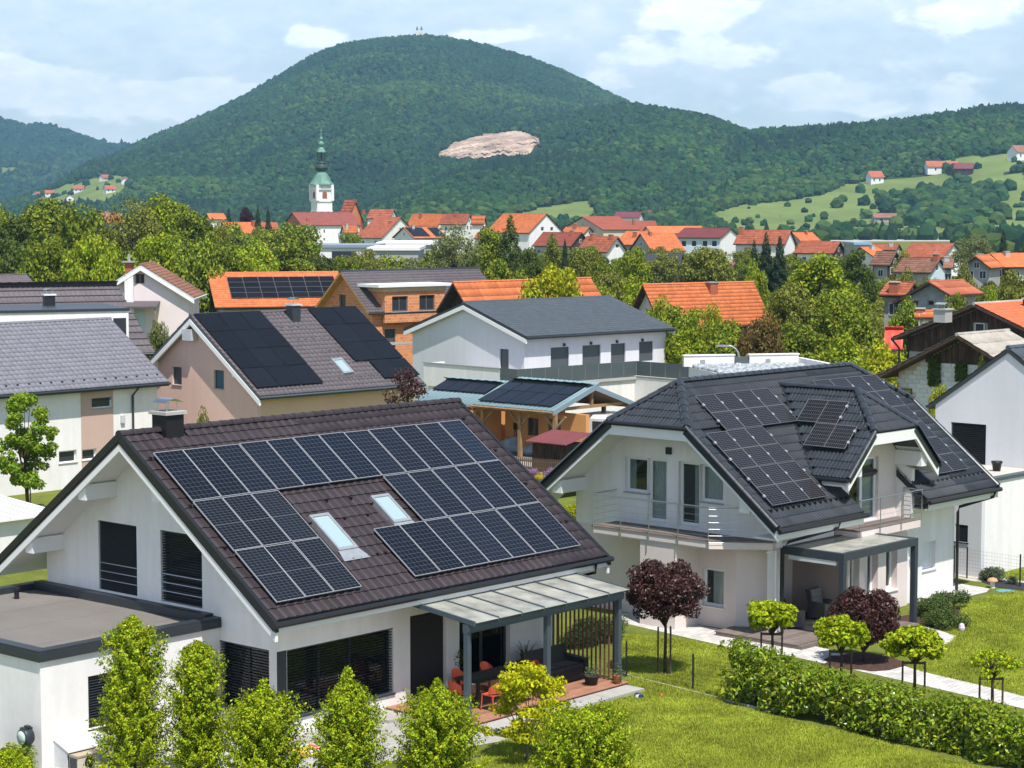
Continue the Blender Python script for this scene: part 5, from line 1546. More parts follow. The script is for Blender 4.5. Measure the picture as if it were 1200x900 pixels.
    window(root, FG, *up[2], frame=WHITEPVC, pane=GLASS, depth=.14, fw=.09, curtain=(CURTAIN, (0, .45)), name='balcony_door')
    window(root, FG, *up[3], frame=WHITEPVC, pane=GLASS, depth=.14, fw=.09, sill=STONE, curtain=(CURTAIN, (0, 1)))
    window(root, FG, *gw, frame=WHITEPVC, pane=GLASS, depth=.14, fw=.09, sill=SOFFIT, curtain=(CURTAIN, (0, .7)))
    mb = MB(); mb.box(x0 - .12, x0, .04, .22, 5.52, 5.75); mb.build('wall_lamp', BLACKM, root)
    # inner floors so rooms stay dark
    mb = MB(); mb.box(x0 + .31, x1 - .31, -3.3, hw - .31, 2.82, 3.02); mb.build('upper_floor', ROOM, root)
    # ---------------- dormer roof
    xc, zd, zde, hd = 6.77, 7.5, 4.9, 2.8
    dsl = (zd - zde) / hd; hyp = math.hypot(hd, zd - zde); dc, ds = hd / hyp, (zd - zde) / hyp
    yf, yb_, hxw, hzz, yr = -5.15, -.5, 1.3, zd - 1.3 * dsl, -3.60
    mb = MB()
    for sx in (-1, 1):
        es_d = Vector((-sx * dc, 0, ds)); nn = Vector((-sx * ds, 0, -dc))
        Fd = Face(Vector((xc + sx * hd, 0, zde)) + nn * .03, (0, -1, 0), nn, es_d)
        full = hyp; hcut = (hd - hxw) / dc
        wall(mb, Fd, [(3.76, 0), (5.15, 0), (5.15, hcut), (3.60, full), (.5, full)], [], .18)
    eh = Vector((0, yr - yf, zd - hzz)).normalized(); nh = Vector((0, zd - hzz, -(yr - yf))).normalized(); hl = math.hypot(yr - yf, zd - hzz)
    wall(mb, Face(Vector((xc - hxw, yf, hzz)) + nh * .03, (1, 0, 0), nh, eh), [(0, 0), (2 * hxw, 0), (hxw, hl)], [], .18)
    dro = mb.build('dormer_roof', TILE_BLACK, root)
    def dkeep_w(w, ss):
        dx = hd - ss * dc
        if w < .5 + 1.165 * dx: return False
        if dx < hxw and w > 5.15 - 1.55 * (1 - dx / hxw): return False
        if .95 < ss < 2.0 and 2.95 < w < 4.45: return None
        return True
    esL = Vector((dc, 0, ds))
    tile_field(root, dro, Vector((xc - hd, -.5, zde)), Vector((0, -1, 0)), esL, 4.65, hyp, .30, .36, CU, TILE_BLACK, lambda a, ss: dkeep_w(a + .5, ss) is True, n_ind=180)
    tile_field(root, dro, Vector((xc + hd, -5.15, zde)), Vector((0, 1, 0)), Vector((-dc, 0, ds)), 4.65, hyp, .30, .36, CU, TILE_BLACK, lambda a, ss: dkeep_w(5.15 - a, ss) is not False, n_ind=0)
    tile_field(root, dro, Vector((xc - hxw, yf, hzz)), Vector((1, 0, 0)), eh, 2 * hxw, hl, .30, .36, CU, TILE_BLACK, lambda a, ss: abs(a - hxw) < hxw * (1 - ss / hl) + .1, n_ind=40)
    ridge_row(dro, (xc, -.45, zd + .02), (xc, yr, zd + .02), .12, TILE_BLACK, .40)
    for sx in (-1, 1):
        ridge_row(dro, (xc + sx * hxw, yf, hzz + .03), (xc, yr, zd + .03), .12, TILE_BLACK, .38)
        mb = MB(); mb.tube([(xc, -.5, zd + .02), (xc + sx * hd, -3.76, zde + .03)], .06, 6); mb.build('valley', BLACKM, dro)
        mb = MB(); mb.tube([(xc + sx * (hd + .04), -3.70, zde - .06), (xc + sx * (hd + .04), -5.17, zde - .06)], .07, 8); mb.build('gutter', BLACKM, dro)
        ridge_row(dro, (xc + sx * hd, yf, zde + .02), (xc + sx * hxw, yf, hzz + .02), .09, TILE_BLACK, .42, name='verge_tile')
    # dormer barge boards (white) and soffit
    mb = MB()
    for sx in (-1, 1):
        mb.prism([(xc + sx * hd, yf + .02, zde - .08), (xc + sx * hxw, yf + .02, hzz - .06), (xc + sx * hxw, yf + .02, hzz - .42), (xc + sx * (hd - .05), yf + .02, zde - .42)], (0, .10, 0))
    mb.prism([(xc - hxw + .002, yf + .02, hzz - .06), (xc + hxw - .002, yf + .02, hzz - .06), (xc + hxw - .002, yf + .02, hzz - .42), (xc - hxw + .002, yf + .02, hzz - .42)], (0, .098, 0))
    mb.build('barge_board', SOFFIT, dro)
    mb = MB()
    for sx in (-1, 1):
        mb.prism([(xc + sx * (hd - .02), yf + .13, zde - .24), (xc + sx * hxw, yf + .13, hzz - .24), (xc + sx * hxw, yf + .13, hzz - .28), (xc + sx * (hd - .02), yf + .13, zde - .28)], (0, 1.05, 0))
    mb.box(xc - hxw, xc + hxw, yf + .13, yf + 1.18, hzz - .30, hzz - .27)
    mb.build('soffit', SOFFIT, dro)
    for sx in (-1, 1):
        x = xc + sx * 2.0; z = zd - 2.0 * dsl - .26; mb = MB(); mb.box(x - .18, x + .18, yf + .13, -3.96, z - .50, z); mb.build('purlin', SOFFIT, dro)
    # ---------------- solar panels
    def mp(x, d): return Vector((x, 0, zr)) + Vector((0, -c, -s)) * d
    d0 = .65 / c
    for i in range(4): solar_panel(root, mp(1.57 + W_ * i, d0 + H_), ea, es, W_ - .012, H_ - .02, PVGREYF, PV_C, .14)
    for j in (1, 2):
        for i in range(3): solar_panel(root, mp(1.57 - 1.1 + W_ * i, d0 + H_ * (j + 1)), ea, es, W_ - .012, H_ - .02, PVGREYF, PV_C, .14)
    for i in range(4): solar_panel(root, mp(8.40 + W_ * i, d0 - .10 + H_), ea, es, W_ - .012, H_ - .02, PVGREYF, PV_C, .14)
    for j in (1, 2):
        for i in (2, 3): solar_panel(root, mp(8.40 + W_ * i, d0 - .10 + H_ * (j + 1)), ea, es, W_ - .012, H_ - .02, PVGREYF, PV_C, .14)
    eL = Vector((0, -1, 0))
    for (w0, up0) in ((2.07, 2.14), (2.89, 1.11)):   # two modules lying on the dormer
        base = Vector((xc - hd, 0, zde)) + eL * (w0 + 1.63) + esL * up0
        solar_panel(root, base, esL, -eL, 1.01, 1.62, PVGREYF, PV_C, .14)
    # bright clamps that show along the module edges
    cm = MB(); cm.box(-.035, .035, -.05, .05, .13, .185); cmm = cm.mesh('panel_clamp', PVFRAME)
    def clamp(x, d): link('panel_clamp', cmm, root, axes(ea, es, en, mp(x, d)))
    for k in range(5):
        for f in (.28, .74):
            clamp(1.57 + W_ * k, d0 + H_ * f)
    for k in range(4):
        for j in (1, 2):
            for f in (.28, .74): clamp(1.57 - 1.1 + W_ * k, d0 + H_ * (j + f))
    for k in range(5):
        for f in (.28, .74): clamp(8.40 + W_ * k, d0 - .10 + H_ * f)
    for k in (3, 4):
        for j in (1, 2):
            for f in (.28, .74): clamp(8.40 + W_ * k, d0 - .10 + H_ * (j + f))
    for (w, u_) in ((3.70, 2.45), (3.70, 2.95), (4.52, 1.4), (4.52, 1.9)):
        link('panel_clamp', cmm, root, axes(eL, esL, eL.cross(esL), Vector((xc - hd, 0, zde)) + eL * w + esL * u_))
    return root
GLASSBLK = mat('dark door glass', (.012, .014, .016), .08, .6)
PV_C = pv_mat('dark cells with pale grid', (0.0085, 0.0090, 0.0115), (0.095, 0.09, 0.09), 0.036, 6, 20, .014)
HC = house_black()
CM = mw(HC) @ Matrix.Scale(1.03, 4)
def C_(x, y, z=0.0): return CM @ Vector((x, y, z))
CRZ = math.radians(47.46)

def pergola_flat():
    t = empty('pergola', C_(0, 0, 0), CRZ, 'anthracite flat roofed pergola with milky glass beside the black roofed house', 'pergola')
    t.scale = (1.03,) * 3
    x0, x1, y0, y1, z1 = 1.70, 6.05, -4.21, -6.50, 2.90
    for x in (x0 + .09, x1 - .09):
        mb = MB(); mb.box(x - .09, x + .09, y1, y1 + .18, .10 if x < 3 else 0, z1 - .24); mb.build('post', ANTHB, t)
    mb = MB(); mb.box(x0, x1, y1 - .002, y1 + .16, z1 - .238, z1); mb.box(x0, x0 + .16, y1 + .161, y0, z1 - .24, z1 - .001); mb.box(x1 - .16, x1, y1 + .161, y0, z1 - .24, z1 - .001); mb.box(x0 + .161, x1 - .161, y0 - .14, y0, z1 - .24, z1 - .001)
    mb.build('beam', ANTHB, t)
    n = 6; st = (x1 - x0 - .34) / n
    for k in range(1, n):
        x = x0 + .17 + st * k; mb = MB(); mb.box(x - .025, x + .025, y1 + .162, y0 - .141, z1 - .14, z1 - .035); mb.build('rafter', ANTHB, t)
    for k in range(n):
        x = x0 + .17 + st * k; mb = MB(); mb.box(x + .002, x + st - .002, y1 + .165, y0 - .145, z1 - .033, z1 - .022); mb.build('glass_pane', CANOPYFILM, t)
    mb = MB(); mb.box(x0 + .02, x0 + .13, y1 + .3, y0 - .2, z1 - .40, z1 - .26); mb.build('awning_box', PALEMETAL, t)
    d = empty('terrace_deck', C_(0, 0, 0), CRZ, 'grey brown wooden deck beside the black roofed house', 'deck'); d.scale = (1.03,) * 3
    mb = MB(); mb.box(1.75, 5.8, -6.7, -2.35, .004, .115); mb.box(.35, 1.745, -5.9, -2.6, .004, .113); mb.build('deck_frame', GREYDECK, d)
    n = 28
    for k in range(n):
        w = 4.3 / n; y = -6.68 + k * w; xa = .34 if -5.9 < y < -2.65 else 1.74
        mb = MB(); mb.box(xa, 5.82, y, y + w - .008, .116, .14 + .002 * (k % 3)); mb.build('plank', GREYDECK, d)
    lb = ['grey wicker armchair under the dark pergola, seen from behind', 'grey cushioned armchair under the dark pergola, turned to the lawn', 'grey cushioned armchair half hidden by the purple leaved bush', 'dark armchair in the shade beside the white pillar']
    for k, (x, y, rz, cu) in enumerate(((3.6, -5.75, math.pi, GREYCUSH), (4.35, -3.95, 0, GREYCUSH), (5.1, -4.6, -.5, GREYCUSH), (2.5, -4.0, .9, CUSHION))):
        c = empty('armchair', C_(x, y, .142), CRZ + rz, lb[k], 'armchair', 'armchairs under the dark pergola')
        WK = mat('grey wicker', (.085, .08, .08), .7, .25, noise=(30, .25), bump=(120, .4, .01))
        mb = MB(); mb.box(-.32, .32, -.34, .32, .08, .36); mb.build('base', WK, c)
        for sx in (-1, 1):
            mb = MB(); mb.box(sx * .33, sx * .40, -.36, .34, .08, .62); mb.build('arm', WK, c)
            for sy in (-.3, .28):
                mb = MB(); mb.box(sx * .36 - .025, sx * .36 + .025, sy - .025, sy + .025, 0, .079); mb.build('leg', WK, c)
        mb = MB(); mb.hexa([(-.32, .24, .36), (.32, .24, .36), (.32, .34, .36), (-.32, .34, .36), (-.32, .40, 1.02), (.32, .40, 1.02), (.32, .48, 1.0), (-.32, .48, 1.0)]); mb.build('backrest', WK, c)
        mb = MB(); mb.box(-.29, .29, -.33, .22, .361, .46); mb.build('cushion', cu, c)
        for q in range(2):
            z = .47 + q * .27
            mb = MB(); mb.hexa([(-.29, .17 + q * .045, z), (.29, .17 + q * .045, z), (.29, .24 + q * .045, z), (-.29, .24 + q * .045, z), (-.29, .22 + q * .045, z + .255), (.29, .22 + q * .045, z + .255), (.29, .31 + q * .045, z + .255), (-.29, .31 + q * .045, z + .255)]); mb.build('cushion', cu, c)
ANTHB = mat('blue grey powder coat', (0.035, 0.044, 0.057), 0.42, 0.45, noise=(3, 0.06))
pergola_flat()
# ------------------------------------------------------------------ the houses behind
NEAR = 'houses of the near street'
def local(H, P): return mw(H.root).inverted() @ P
def roof_window(H, TL, TR, BL, m=None, pane=None):
    a, b, c_ = on_roof(H, TL), on_roof(H, TR), on_roof(H, BL)
    e1, e2, n = b - a, c_ - a, H.en
    mb = MB(); t = .12
    def q(i, j, h): return a + e1 * i + e2 * j + n * h
    for (i0, i1, j0, j1) in ((0, 1, 0, t), (0, 1, 1 - t, 1), (0, t, t, 1 - t), (1 - t, 1, t, 1 - t)):
        mb.hexa([q(i0, j1, 0), q(i1, j1, 0), q(i1, j0, 0), q(i0, j0, 0), q(i0, j1, .16), q(i1, j1, .16), q(i1, j0, .16), q(i0, j0, .16)])
    o = mb.build('roof_window', m or GALV, H.root)
    mb = MB(); mb.hexa([q(t, 1 - t, .06), q(1 - t, 1 - t, .06), q(1 - t, t, .06), q(t, t, .06), q(t, 1 - t, .12), q(1 - t, 1 - t, .12), q(1 - t, t, .12), q(t, t, .12)])
    mb.build('pane', pane or SKYGLASS, o)

# white and pink house with a grey tiled roof, at the edge of the picture
HE = gable_house('house', 'white house with a pink wall strip and a wide grey tiled roof', 'house', (129.5, 373.5), (-130, 380), (198.3, 447.5), 228, ze=5.05, roof=TILE_GREY, wallm=WHITE, slab=ANTH, over=.35, eo=.55, style='fine', group=NEAR,
    frame=WHITEPVC, wins=[('e', 107, 467, 131.5, 477, dict(sill=STONE, blind=dict(mat=GREYSHUT, to=.35))), ('e', 9, 475.5, 21, 486.5, dict(sill=STONE)), ('e', 69, 529, 90, 541, dict(sill=STONE)), ('e', 96, 527, 113, 538, dict(sill=STONE))])
def e_extra():
    r = HE.root; Fc = HE.FE
    A = hit(r, (94.5, 470), Fc.o, Fc.n); Bq = hit(r, (132.3, 470), Fc.o, Fc.n)
    mb = MB(); a0, a1 = sorted((A.x, Bq.x)); zt = HE.zr - (HE.zr - HE.ze) / HE.half * (HE.half - .55) - .35
    # the strip is built round the two windows that sit in it
    wl = sorted([hit(r, p, Fc.o, Fc.n) for p in ((107, 467), (131.5, 477))], key=lambda v: v.x)
    z0, z1 = sorted((wl[0].z, wl[1].z)); lo = [hit(r, p, Fc.o, Fc.n) for p in ((96, 527), (113, 538))]
    l0, l1 = sorted((lo[0].z, lo[1].z)); lx0, lx1 = sorted((lo[0].x, lo[1].x))
    holes = [(max(wl[0].x, a0 + .02), min(wl[1].x, a1 - .02), z0, z1), (lx0, lx1, l0, l1)]
    Fs = Face(Fc.o - Fc.n * .02, Fc.ax, Fc.n); wall(mb, Fs, [(a0, 0), (a1, 0), (a1, zt), (a0, zt)], holes, .019); mb.build('wall_strip', mat('dusky pink plaster', (.50, .36, .31), .85, .15, noise=(.8, .04), bump=(90, .15, .01)), r)
    D = hit(r, (154.5, 470), Fc.o, Fc.n); y = D.y - Fc.n.y * .09
    mb = MB(); mb.tube([(D.x, y - Fc.n.y * .5, HE.ze - .15), (D.x, y, HE.ze - .6), (D.x, y, .1)], .06, 6); mb.build('downpipe', ANTH, r)
    m_ = hit(r, (143, 491), Fc.o, Fc.n); mb = MB(); mb.box(m_.x - .12, m_.x + .12, *sorted((m_.y, m_.y - Fc.n.y * .12)), m_.z - .2, m_.z + .2); mb.build('meter_box', PALEMETAL, r)
    # snow guard rail above the eave
    mb = MB()
    for k in range(0, int(HE.L / .66)):
        p = HE.o + HE.ea * (.3 + k * .66) + HE.es * .55; mb.prism([p + HE.en * .05, p + HE.es * .14 + HE.en * .05, p + HE.en * .13], tuple(HE.ea * .06))
    g = mb.build('snow_guards', ANTH, HE.roof); g['kind'] = 'stuff'
e_extra()

# salmon house with black modules
HF = gable_house('house', 'salmon pink house with brown roof almost hidden under black solar panels', 'house', (222.5, 369.5), (415.5, 360.5), (304, 464.5), 45, ze=4.5, roof=TILE_MAUVE, wallm=mat('peach plaster', (.66, .45, .31), .85, .15, noise=(.7, .04), bump=(90, .15, .01)), gablem=PINKISH, slab=GREYFRAME, over=.40, eo=.7, style='fine', group=NEAR, fascia=SOFFIT,
    frame=GREYFRAME, wins=[('g', 202, 429.5, 213, 451.3, dict(sill=STONE, pane=GREYSHUT, depth=.1)), ('g', 250.7, 433.3, 262.5, 456, dict(sill=STONE, pane=mat('blue shutter', (.06, .12, .16), .5, .3), depth=.1))])
pv_by_px(HF, (225.8, 369.8), (304, 366.6), (302, 456.3), 3, 4)
pv_by_px(HF, (358.7, 363.0), (415.5, 360.8), (416, 425), 2, 3)
pv_by_px(HF, (431, 424.3), (471.5, 420.3), (450.7, 444.8), 2, 1)
roof_window(HF, (387, 423), (399, 421.5), (402, 440))
roof_chimney(HF, (344, 374), .55, .55, m=ANTH, capm=PALEMETAL, top=358, cowl=STEEL)
def f_extra():
    r = HF.root; P = hit(r, (226, 392), HF.FG.o, HF.FG.n)
    mb = MB(); mb.box(P.x - .45, P.x - .02, P.y - .45, P.y + .35, P.z - .3, P.z + .3); mb.build('vent_box', PALEMETAL, r)
    for (y, sgn) in ((HF.half * .62, 1), (-HF.half * .62, -1)):
        z = HF.zr - (HF.zr - HF.ze) / HF.half * abs(y) - .20
        mb = MB(); mb.box(.05, .40, y - .15, y + .15, z - .45, z); mb.build('purlin', SOFFIT, r)
    mb = MB()
    for k in range(24):
        p = HF.o + HF.ea * (HF.L * .52 + k * .22) + HF.es * .9; mb.prism([p + HF.en * .05, p + HF.es * .14 + HF.en * .05, p + HF.en * .13], tuple(HF.ea * .07))
    for i in range(5):
        for k in range(5):
            p = HF.o + HF.ea * (HF.L * (.42 + .03 * i) + k * .55) + HF.es * (2.2 + 1.1 * (4 - i)); mb.prism([p + HF.en * .05, p + HF.es * .14 + HF.en * .05, p + HF.en * .13], tuple(HF.ea * .07))
    g = mb.build('snow_guards', GALV, HF.roof); g['kind'] = 'stuff'
f_extra()

# modern house with slate blue roof and long roof terrace
SHUT = dict(pane=GREYSHUT, depth=.1, fw=.05, frame=GREYFRAME)
HJ = gable_house('house', 'modern pale house with low slate blue roof and a roof terrace with grey glass railing', 'house', (542.5, 354.4), (716.5, 343.6), (616.6, 394.5), 43, ze=5.5, roof=TILE_SLATE, wallm=LIGHTGREY, gablem=LIGHTGREY, slab=ANTH, over=.35, eo=.55, style='fine', group=NEAR, fascia=SOFFIT,
    wins=[('e', 645.4, 407.5, 667, 429.4, SHUT), ('e', 682.6, 405, 704, 426.4, SHUT), ('e', 716, 403, 733, 424, SHUT), ('e', 749, 400.6, 765.4, 422.5, SHUT), ('g', 585.5, 408.6, 596, 434, SHUT)])
GREYGLASS = mat('grey frosted glass', (.085, .105, .112), .18, .5)
def j_terrace():
    r = HJ.root; ys = HJ.FE.o.y; xg = HJ.FG.o.x; L2 = HJ.L + 9
    # terrace body in two blocks with a projecting slab, white parapet on the gable side
    mb = MB(); mb.box(-3.2, 7.9, -8.95, ys - .01, 0, 2.35); mb.build('wall', WHITE, r)
    mb = MB(); mb.box(7.91, L2, -14.3, ys + 3, 0, 2.348); mb.build('wall', WHITE, r)
    mb = MB(); mb.box(-3.2, xg - .01, ys - .009, 0, 0, 2.35); mb.build('wall', WHITE, r)
    mb = MB(); mb.box(-3.3, 7.90, -9.1, ys - .012, 2.352, 2.56); mb.box(7.901, L2, -14.5, ys + 3, 2.351, 2.559); mb.box(-3.1, xg - .011, ys - .011, .1, 2.353, 2.50); mb.build('terrace_slab', CONCRETE, r)
    mb = MB(); mb.box(-3.35, -3.12, -7.4, .3, 2.0, 3.55); mb.box(-3.11, -1.6, .1, .3, 2.0, 3.548); mb.build('parapet', WHITE, r)
    mb = MB(); mb.box(-3.40, -3.07, -7.45, .35, 3.551, 3.60); mb.build('coping', GALV, r)
    def run(a, b, n):     # glass panels, each its own
        for k in range(n):
            q0 = a.lerp(b, k / n); q1 = a.lerp(b, (k + 1) / n); d = (q1 - q0).normalized(); sd = Vector((-d.y, d.x, 0)) * .012
            q0 = q0 + d * .015; q1 = q1 - d * .015
            mb = MB(); mb.hexa([q0 - sd, q1 - sd, q1 + sd, q0 + sd] + [v + Vector((0, 0, 1.0)) for v in (q0 - sd, q1 - sd, q1 + sd, q0 + sd)]); mb.build('glass_panel', GREYGLASS, r)
    V = lambda x, y: Vector((x, y, 2.62))
    run(V(-3.34, -7.42), V(-3.34, -9.12), 1); run(V(-3.34, -9.12), V(7.88, -9.12), 9); run(V(7.88, -9.12), V(7.88, -14.52), 4); run(V(7.88, -14.52), V(L2, -14.52), 8)
    mb = MB(); mb.box(7.88, 7.905, -13.6, -11.4, .5, 1.7); mb.build('window', GREYSHUT, r)
    for x in (4.0, 6.6, 9.2, 11.8):
        mb = MB(); mb.fbox(HJ.FE, x, x + .14, HJ.ze - .85, HJ.ze - .65, -.14, 0); mb.build('wall_lamp', ANTH, r)
j_terrace()

# unfinished brick house
WBR = dict(frame=mat('dark grey window frame', (.10, .105, .11), .5, .3), fw=.07, sill=CONCRETE)
HI = gable_house('house', 'unfinished house of raw orange brick with grey tiled roof and wide flat dormer', 'house', (398.7, 318), (560.5, 314.5), (432, 366.7), 40, ze=5.5, roof=TILE_MAUVE, wallm=BRICKOR, slab=mat('new roof timber', (.45, .26, .10), .7, .2, noise=(4, .15)), over=.7, eo=.45, style='fine', group=NEAR, trim=ANTH,
    wins=[('g', 397.5, 345, 405, 360, WBR), ('e', 450.7, 386, 463.5, 408, dict(frame=ANTH, pane=GREYSHUT))])
def brick_wall_mat():
    m = BRICKOR; nt = m.node_tree; N = nt.nodes.new; L = nt.links.new; b = nt.nodes['Principled BSDF']
    tc = N('ShaderNodeTexCoord'); sp = N('ShaderNodeSeparateXYZ'); L(tc.outputs['Object'], sp.inputs[0])
    ad = N('ShaderNodeMath'); L(sp.outputs[0], ad.inputs[0]); L(sp.outputs[1], ad.inputs[1]); cb = N('ShaderNodeCombineXYZ'); L(ad.outputs[0], cb.inputs[0]); L(sp.outputs[2], cb.inputs[1])
    br = N('ShaderNodeTexBrick'); br.inputs['Scale'].default_value = 1; br.inputs['Brick Width'].default_value = .40; br.inputs['Row Height'].default_value = .24; br.inputs['Mortar Size'].default_value = .018
    br.inputs['Color1'].default_value = (.70, .27, .10, 1); br.inputs['Color2'].default_value = (.52, .19, .075, 1); br.inputs['Mortar'].default_value = (.55, .40, .32, 1)
    L(cb.outputs[0], br.inputs['Vector']); L(br.outputs['Color'], b.inputs['Base Color'])
brick_wall_mat()
def i_dormer():
    r = HI.root; yf = -(HI.half + .06) * (1 if HI.sy < 0 else -1)
    fo, fn = Vector((0, yf, 0)), Vector((0, 1, 0))
    a = hit(r, (451, 345), fo, fn); b = hit(r, (521, 345), fo, fn); top = hit(r, (455, 342), fo, fn).z
    Fd = Face(fo, (1, 0, 0), fn)
    w = []
    for (x0, y0, x1, y1) in ((459.5, 347.5, 478, 364.8), (491.5, 346, 509.5, 363.4)):
        A = hit(r, (x0, y0), fo, fn); Bq = hit(r, (x1, y1), fo, fn); w.append((A.x, Bq.x, Bq.z, A.z))
    mb = MB(); wall(mb, Fd, [(a.x, HI.ze - .9), (b.x, HI.ze - .9), (b.x, top), (a.x, top)], w, .3); mb.box(a.x + .001, a.x + .3, yf + .301, yf + 4, HI.ze - .2, top - .002); mb.box(b.x - .3, b.x - .001, yf + .301, yf + 4, HI.ze - .2, top - .002)
    d = mb.build('dormer', BRICKOR, r)
    for q in w: window(r, Fd, *q, frame=WBR['frame'], pane=FARGLASS, fw=.07, depth=.12, mull=(.5,), sill=CONCRETE)
    mb = MB(); mb.box(a.x - .1, b.x + .1, yf - .06, yf + 4.2, top + .002, top + .38); mb.build('ring_beam', mat('pale concrete beam', (.55, .43, .30), .9, .1, noise=(2, .1)), d)
    mb = MB(); mb.box(a.x - .9, b.x + .5, yf - .35, yf + 4.5, top + .382, top + .62); mb.build('dormer_roof', SOFFIT, d)
    # floor slab edges showing as pale bands
    mb = MB(); mb.fbox(HI.FE, .72, HI.L - .72, 2.7, 2.95, -.012, 0); mb.build('slab_edge', CONCRETE, r)
    mb = MB(); mb.fbox(HI.FG, -HI.half + .5, HI.half - .5, 2.7, 2.95, -.012, 0); mb.fbox(HI.FG, -HI.half + .5, HI.half - .5, 5.4, 5.6, -.012, 0); mb.build('slab_edge', CONCRETE, r)
i_dormer()

# orange roofed house with rows of dark modules
HH = gable_house('house', 'house with bright orange tiled roof carrying four long rows of dark solar panels', 'house', (242.7, 320), (396, 319), (252, 360.5), 17, ze=4.5, roof=TILE_ORANGE, wallm=WHITE, slab=DARKWOOD, over=.8, eo=.6, style='fine', group=NEAR)
pv_by_px(HH, (265.5, 326), (391, 326), (271, 350.6), 7, 4, PVGREYF, PV_BLACK)

# pink white gabled house with brick topped chimney
HG_ = gable_house('house', 'pinkish white house with pale edged gable and brick topped chimney before the trees', 'house', (164.5, 310), (181, 306), (227.5, 349), 92, D=168, half_back=2.75, roof=TILE_OLD, wallm=mat('faint pink plaster', (.68, .60, .60), .85, .15, noise=(.8, .04), bump=(60, .1, .01)), slab=PALEMETAL, over=.5, eo=.5, style='fine', group=NEAR, fascia=SOFFIT,
    wins=[('g', 158.4, 320.8, 169.4, 332.4, dict(frame=WOOD, mull=(.5,)))])
def g_extra():
    r = HG_.root; P = hit(r, (152, 330), HG_.FG.o, HG_.FG.n); T = hit(r, (152, 314), HG_.FG.o, HG_.FG.n)
    mb = MB(); mb.box(P.x - .5, P.x - .01, P.y - .35, P.y + .35, 0, T.z - .6); o = mb.build('chimney', WHITE, r)
    mb = MB(); mb.box(P.x - .45, P.x - .05, P.y - .3, P.y + .3, T.z - .6, T.z + .45); mb.build('chimney_stack', TILE_RUST, o)
    mb = MB(); mb.box(P.x - .7, P.x + .1, P.y - .5, P.y + .5, T.z + .451, T.z + .55); mb.tube([(P.x - .25, P.y, T.z + .55), (P.x - .25, P.y, T.z + 1.1)], .12, 8); mb.build('chimney_cap', GALV, o)
    c = hit(r, (150, 356), HG_.FG.o, HG_.FG.n); e = hit(r, (188, 359), HG_.FG.o, HG_.FG.n)
    y0, y1 = sorted((c.y, e.y))
    mb = MB(); mb.hexa([(c.x - 2.4, y0, c.z - .25), (c.x - .02, y0, c.z + .1), (c.x - .02, y1, c.z + .1), (c.x - 2.4, y1, c.z - .25), (c.x - 2.4, y0, c.z - .12), (c.x - .02, y0, c.z + .23), (c.x - .02, y1, c.z + .23), (c.x - 2.4, y1, c.z - .12)])
    o = mb.build('porch_roof', TILE_MAUVE, r)
    for y in (y0 + .1, y1 - .1):
        mb = MB(); mb.box(c.x - 2.3, c.x - 2.18, y - .06, y + .06, 0, c.z - .252); mb.build('post', WOOD, o)
    mb = MB(); mb.box(c.x - .05, c.x - .003, (y0 + y1) / 2, (y0 + y1) / 2 + 1.4, c.z - 3, c.z - .6); mb.build('door', PALEBLUE, r)
g_extra()

# big brown roof with a white flat roofed block in front
HBk = gable_house('house', 'large house with brown grey ribbed roof behind a long white flat topped block', 'house', (136.5, 333), (-80, 336), (182, 413), 205, ze=4.6, roof=TILE_MAUVE, wallm=WHITE, slab=ANTH, over=.5, eo=.5, style='sheet', group=NEAR)
def b_block():
    r = HBk.root; W = mw(HBk.root); sy = HBk.sy
    p = local(HBk, at(150.5, 364, 127.5))
    mb = MB(); y0, y1 = sorted((p.y, p.y - sy * 7)); mb.box(p.x, p.x + 20, y0, y1, 0, p.z); o = mb.build('block', WHITE, r)
    mb = MB(); mb.box(p.x - .08, p.x + 20, y0 - .08, y1 + .08, p.z + .001, p.z + .16); mb.build('coping', ANTH, o)
    # seam lines of the roof sheets show as long ribs
    mb = MB(); n = 11
    for k in range(1, n):
        q = HBk.o + HBk.es * (HBk.S * k / n) + HBk.en * .05
        mb.hexa([q, q + HBk.ea * HBk.L, q + HBk.ea * HBk.L + HBk.es * .06, q + HBk.es * .06] + [v + HBk.en * .05 for v in (q, q + HBk.ea * HBk.L, q + HBk.ea * HBk.L + HBk.es * .06, q + HBk.es * .06)])
    g = mb.build('roof_rib', TILE_MAUVE, HBk.roof); g['kind'] = 'stuff'
    c = local(HBk, at(57.5, 360, 131)); chimney(r, c.x, c.y, .65, .65, p.z - .3, c.z + .75, BLACKM, SOFFIT, STEEL)
    mb = MB(); q = local(HBk, at(139, 380, 127.5)); mb.box(q.x - .4, q.x + .4, *sorted((p.y + sy * .02, p.y + sy * .001)), q.z - .9, q.z + .4); mb.build('window', FARGLASS, r)
b_block()
gable_house('house', 'low house with dark grey roof whose ridge just shows above the brown roof', 'house', (31.5, 322), (-60, 324), (43, 336), 205, D=158, roof=TILE_MAUVE, wallm=WHITE, slab=ANTH, style='coarse', group=NEAR)

# red roof behind the modern house
gable_house('house', 'house with dark wooden gable and orange red roof behind the slate roofed house', 'house', (530.5, 331), (692, 326), (511, 364), 45, D=165, roof=TILE_ORANGE, wallm=DARKWOOD, slab=DARKWOOD, over=1.2, eo=.5, style='fine', group=NEAR)
# long orange roof among the trees
HL = gable_house('house', 'house with long plain orange roof and small brick chimney half hidden by bushes', 'house', (883, 330.4), (753, 333.7), (905.8, 380), 214, ze=4.4, roof=TILE_ORANGE, wallm=CREAM, slab=DARKWOOD, over=.7, eo=.6, style='fine', group=NEAR)
roof_chimney(HL, (833.5, 338), .8, .8, m=TILE_RUST, capm=GALV, top=331.5)

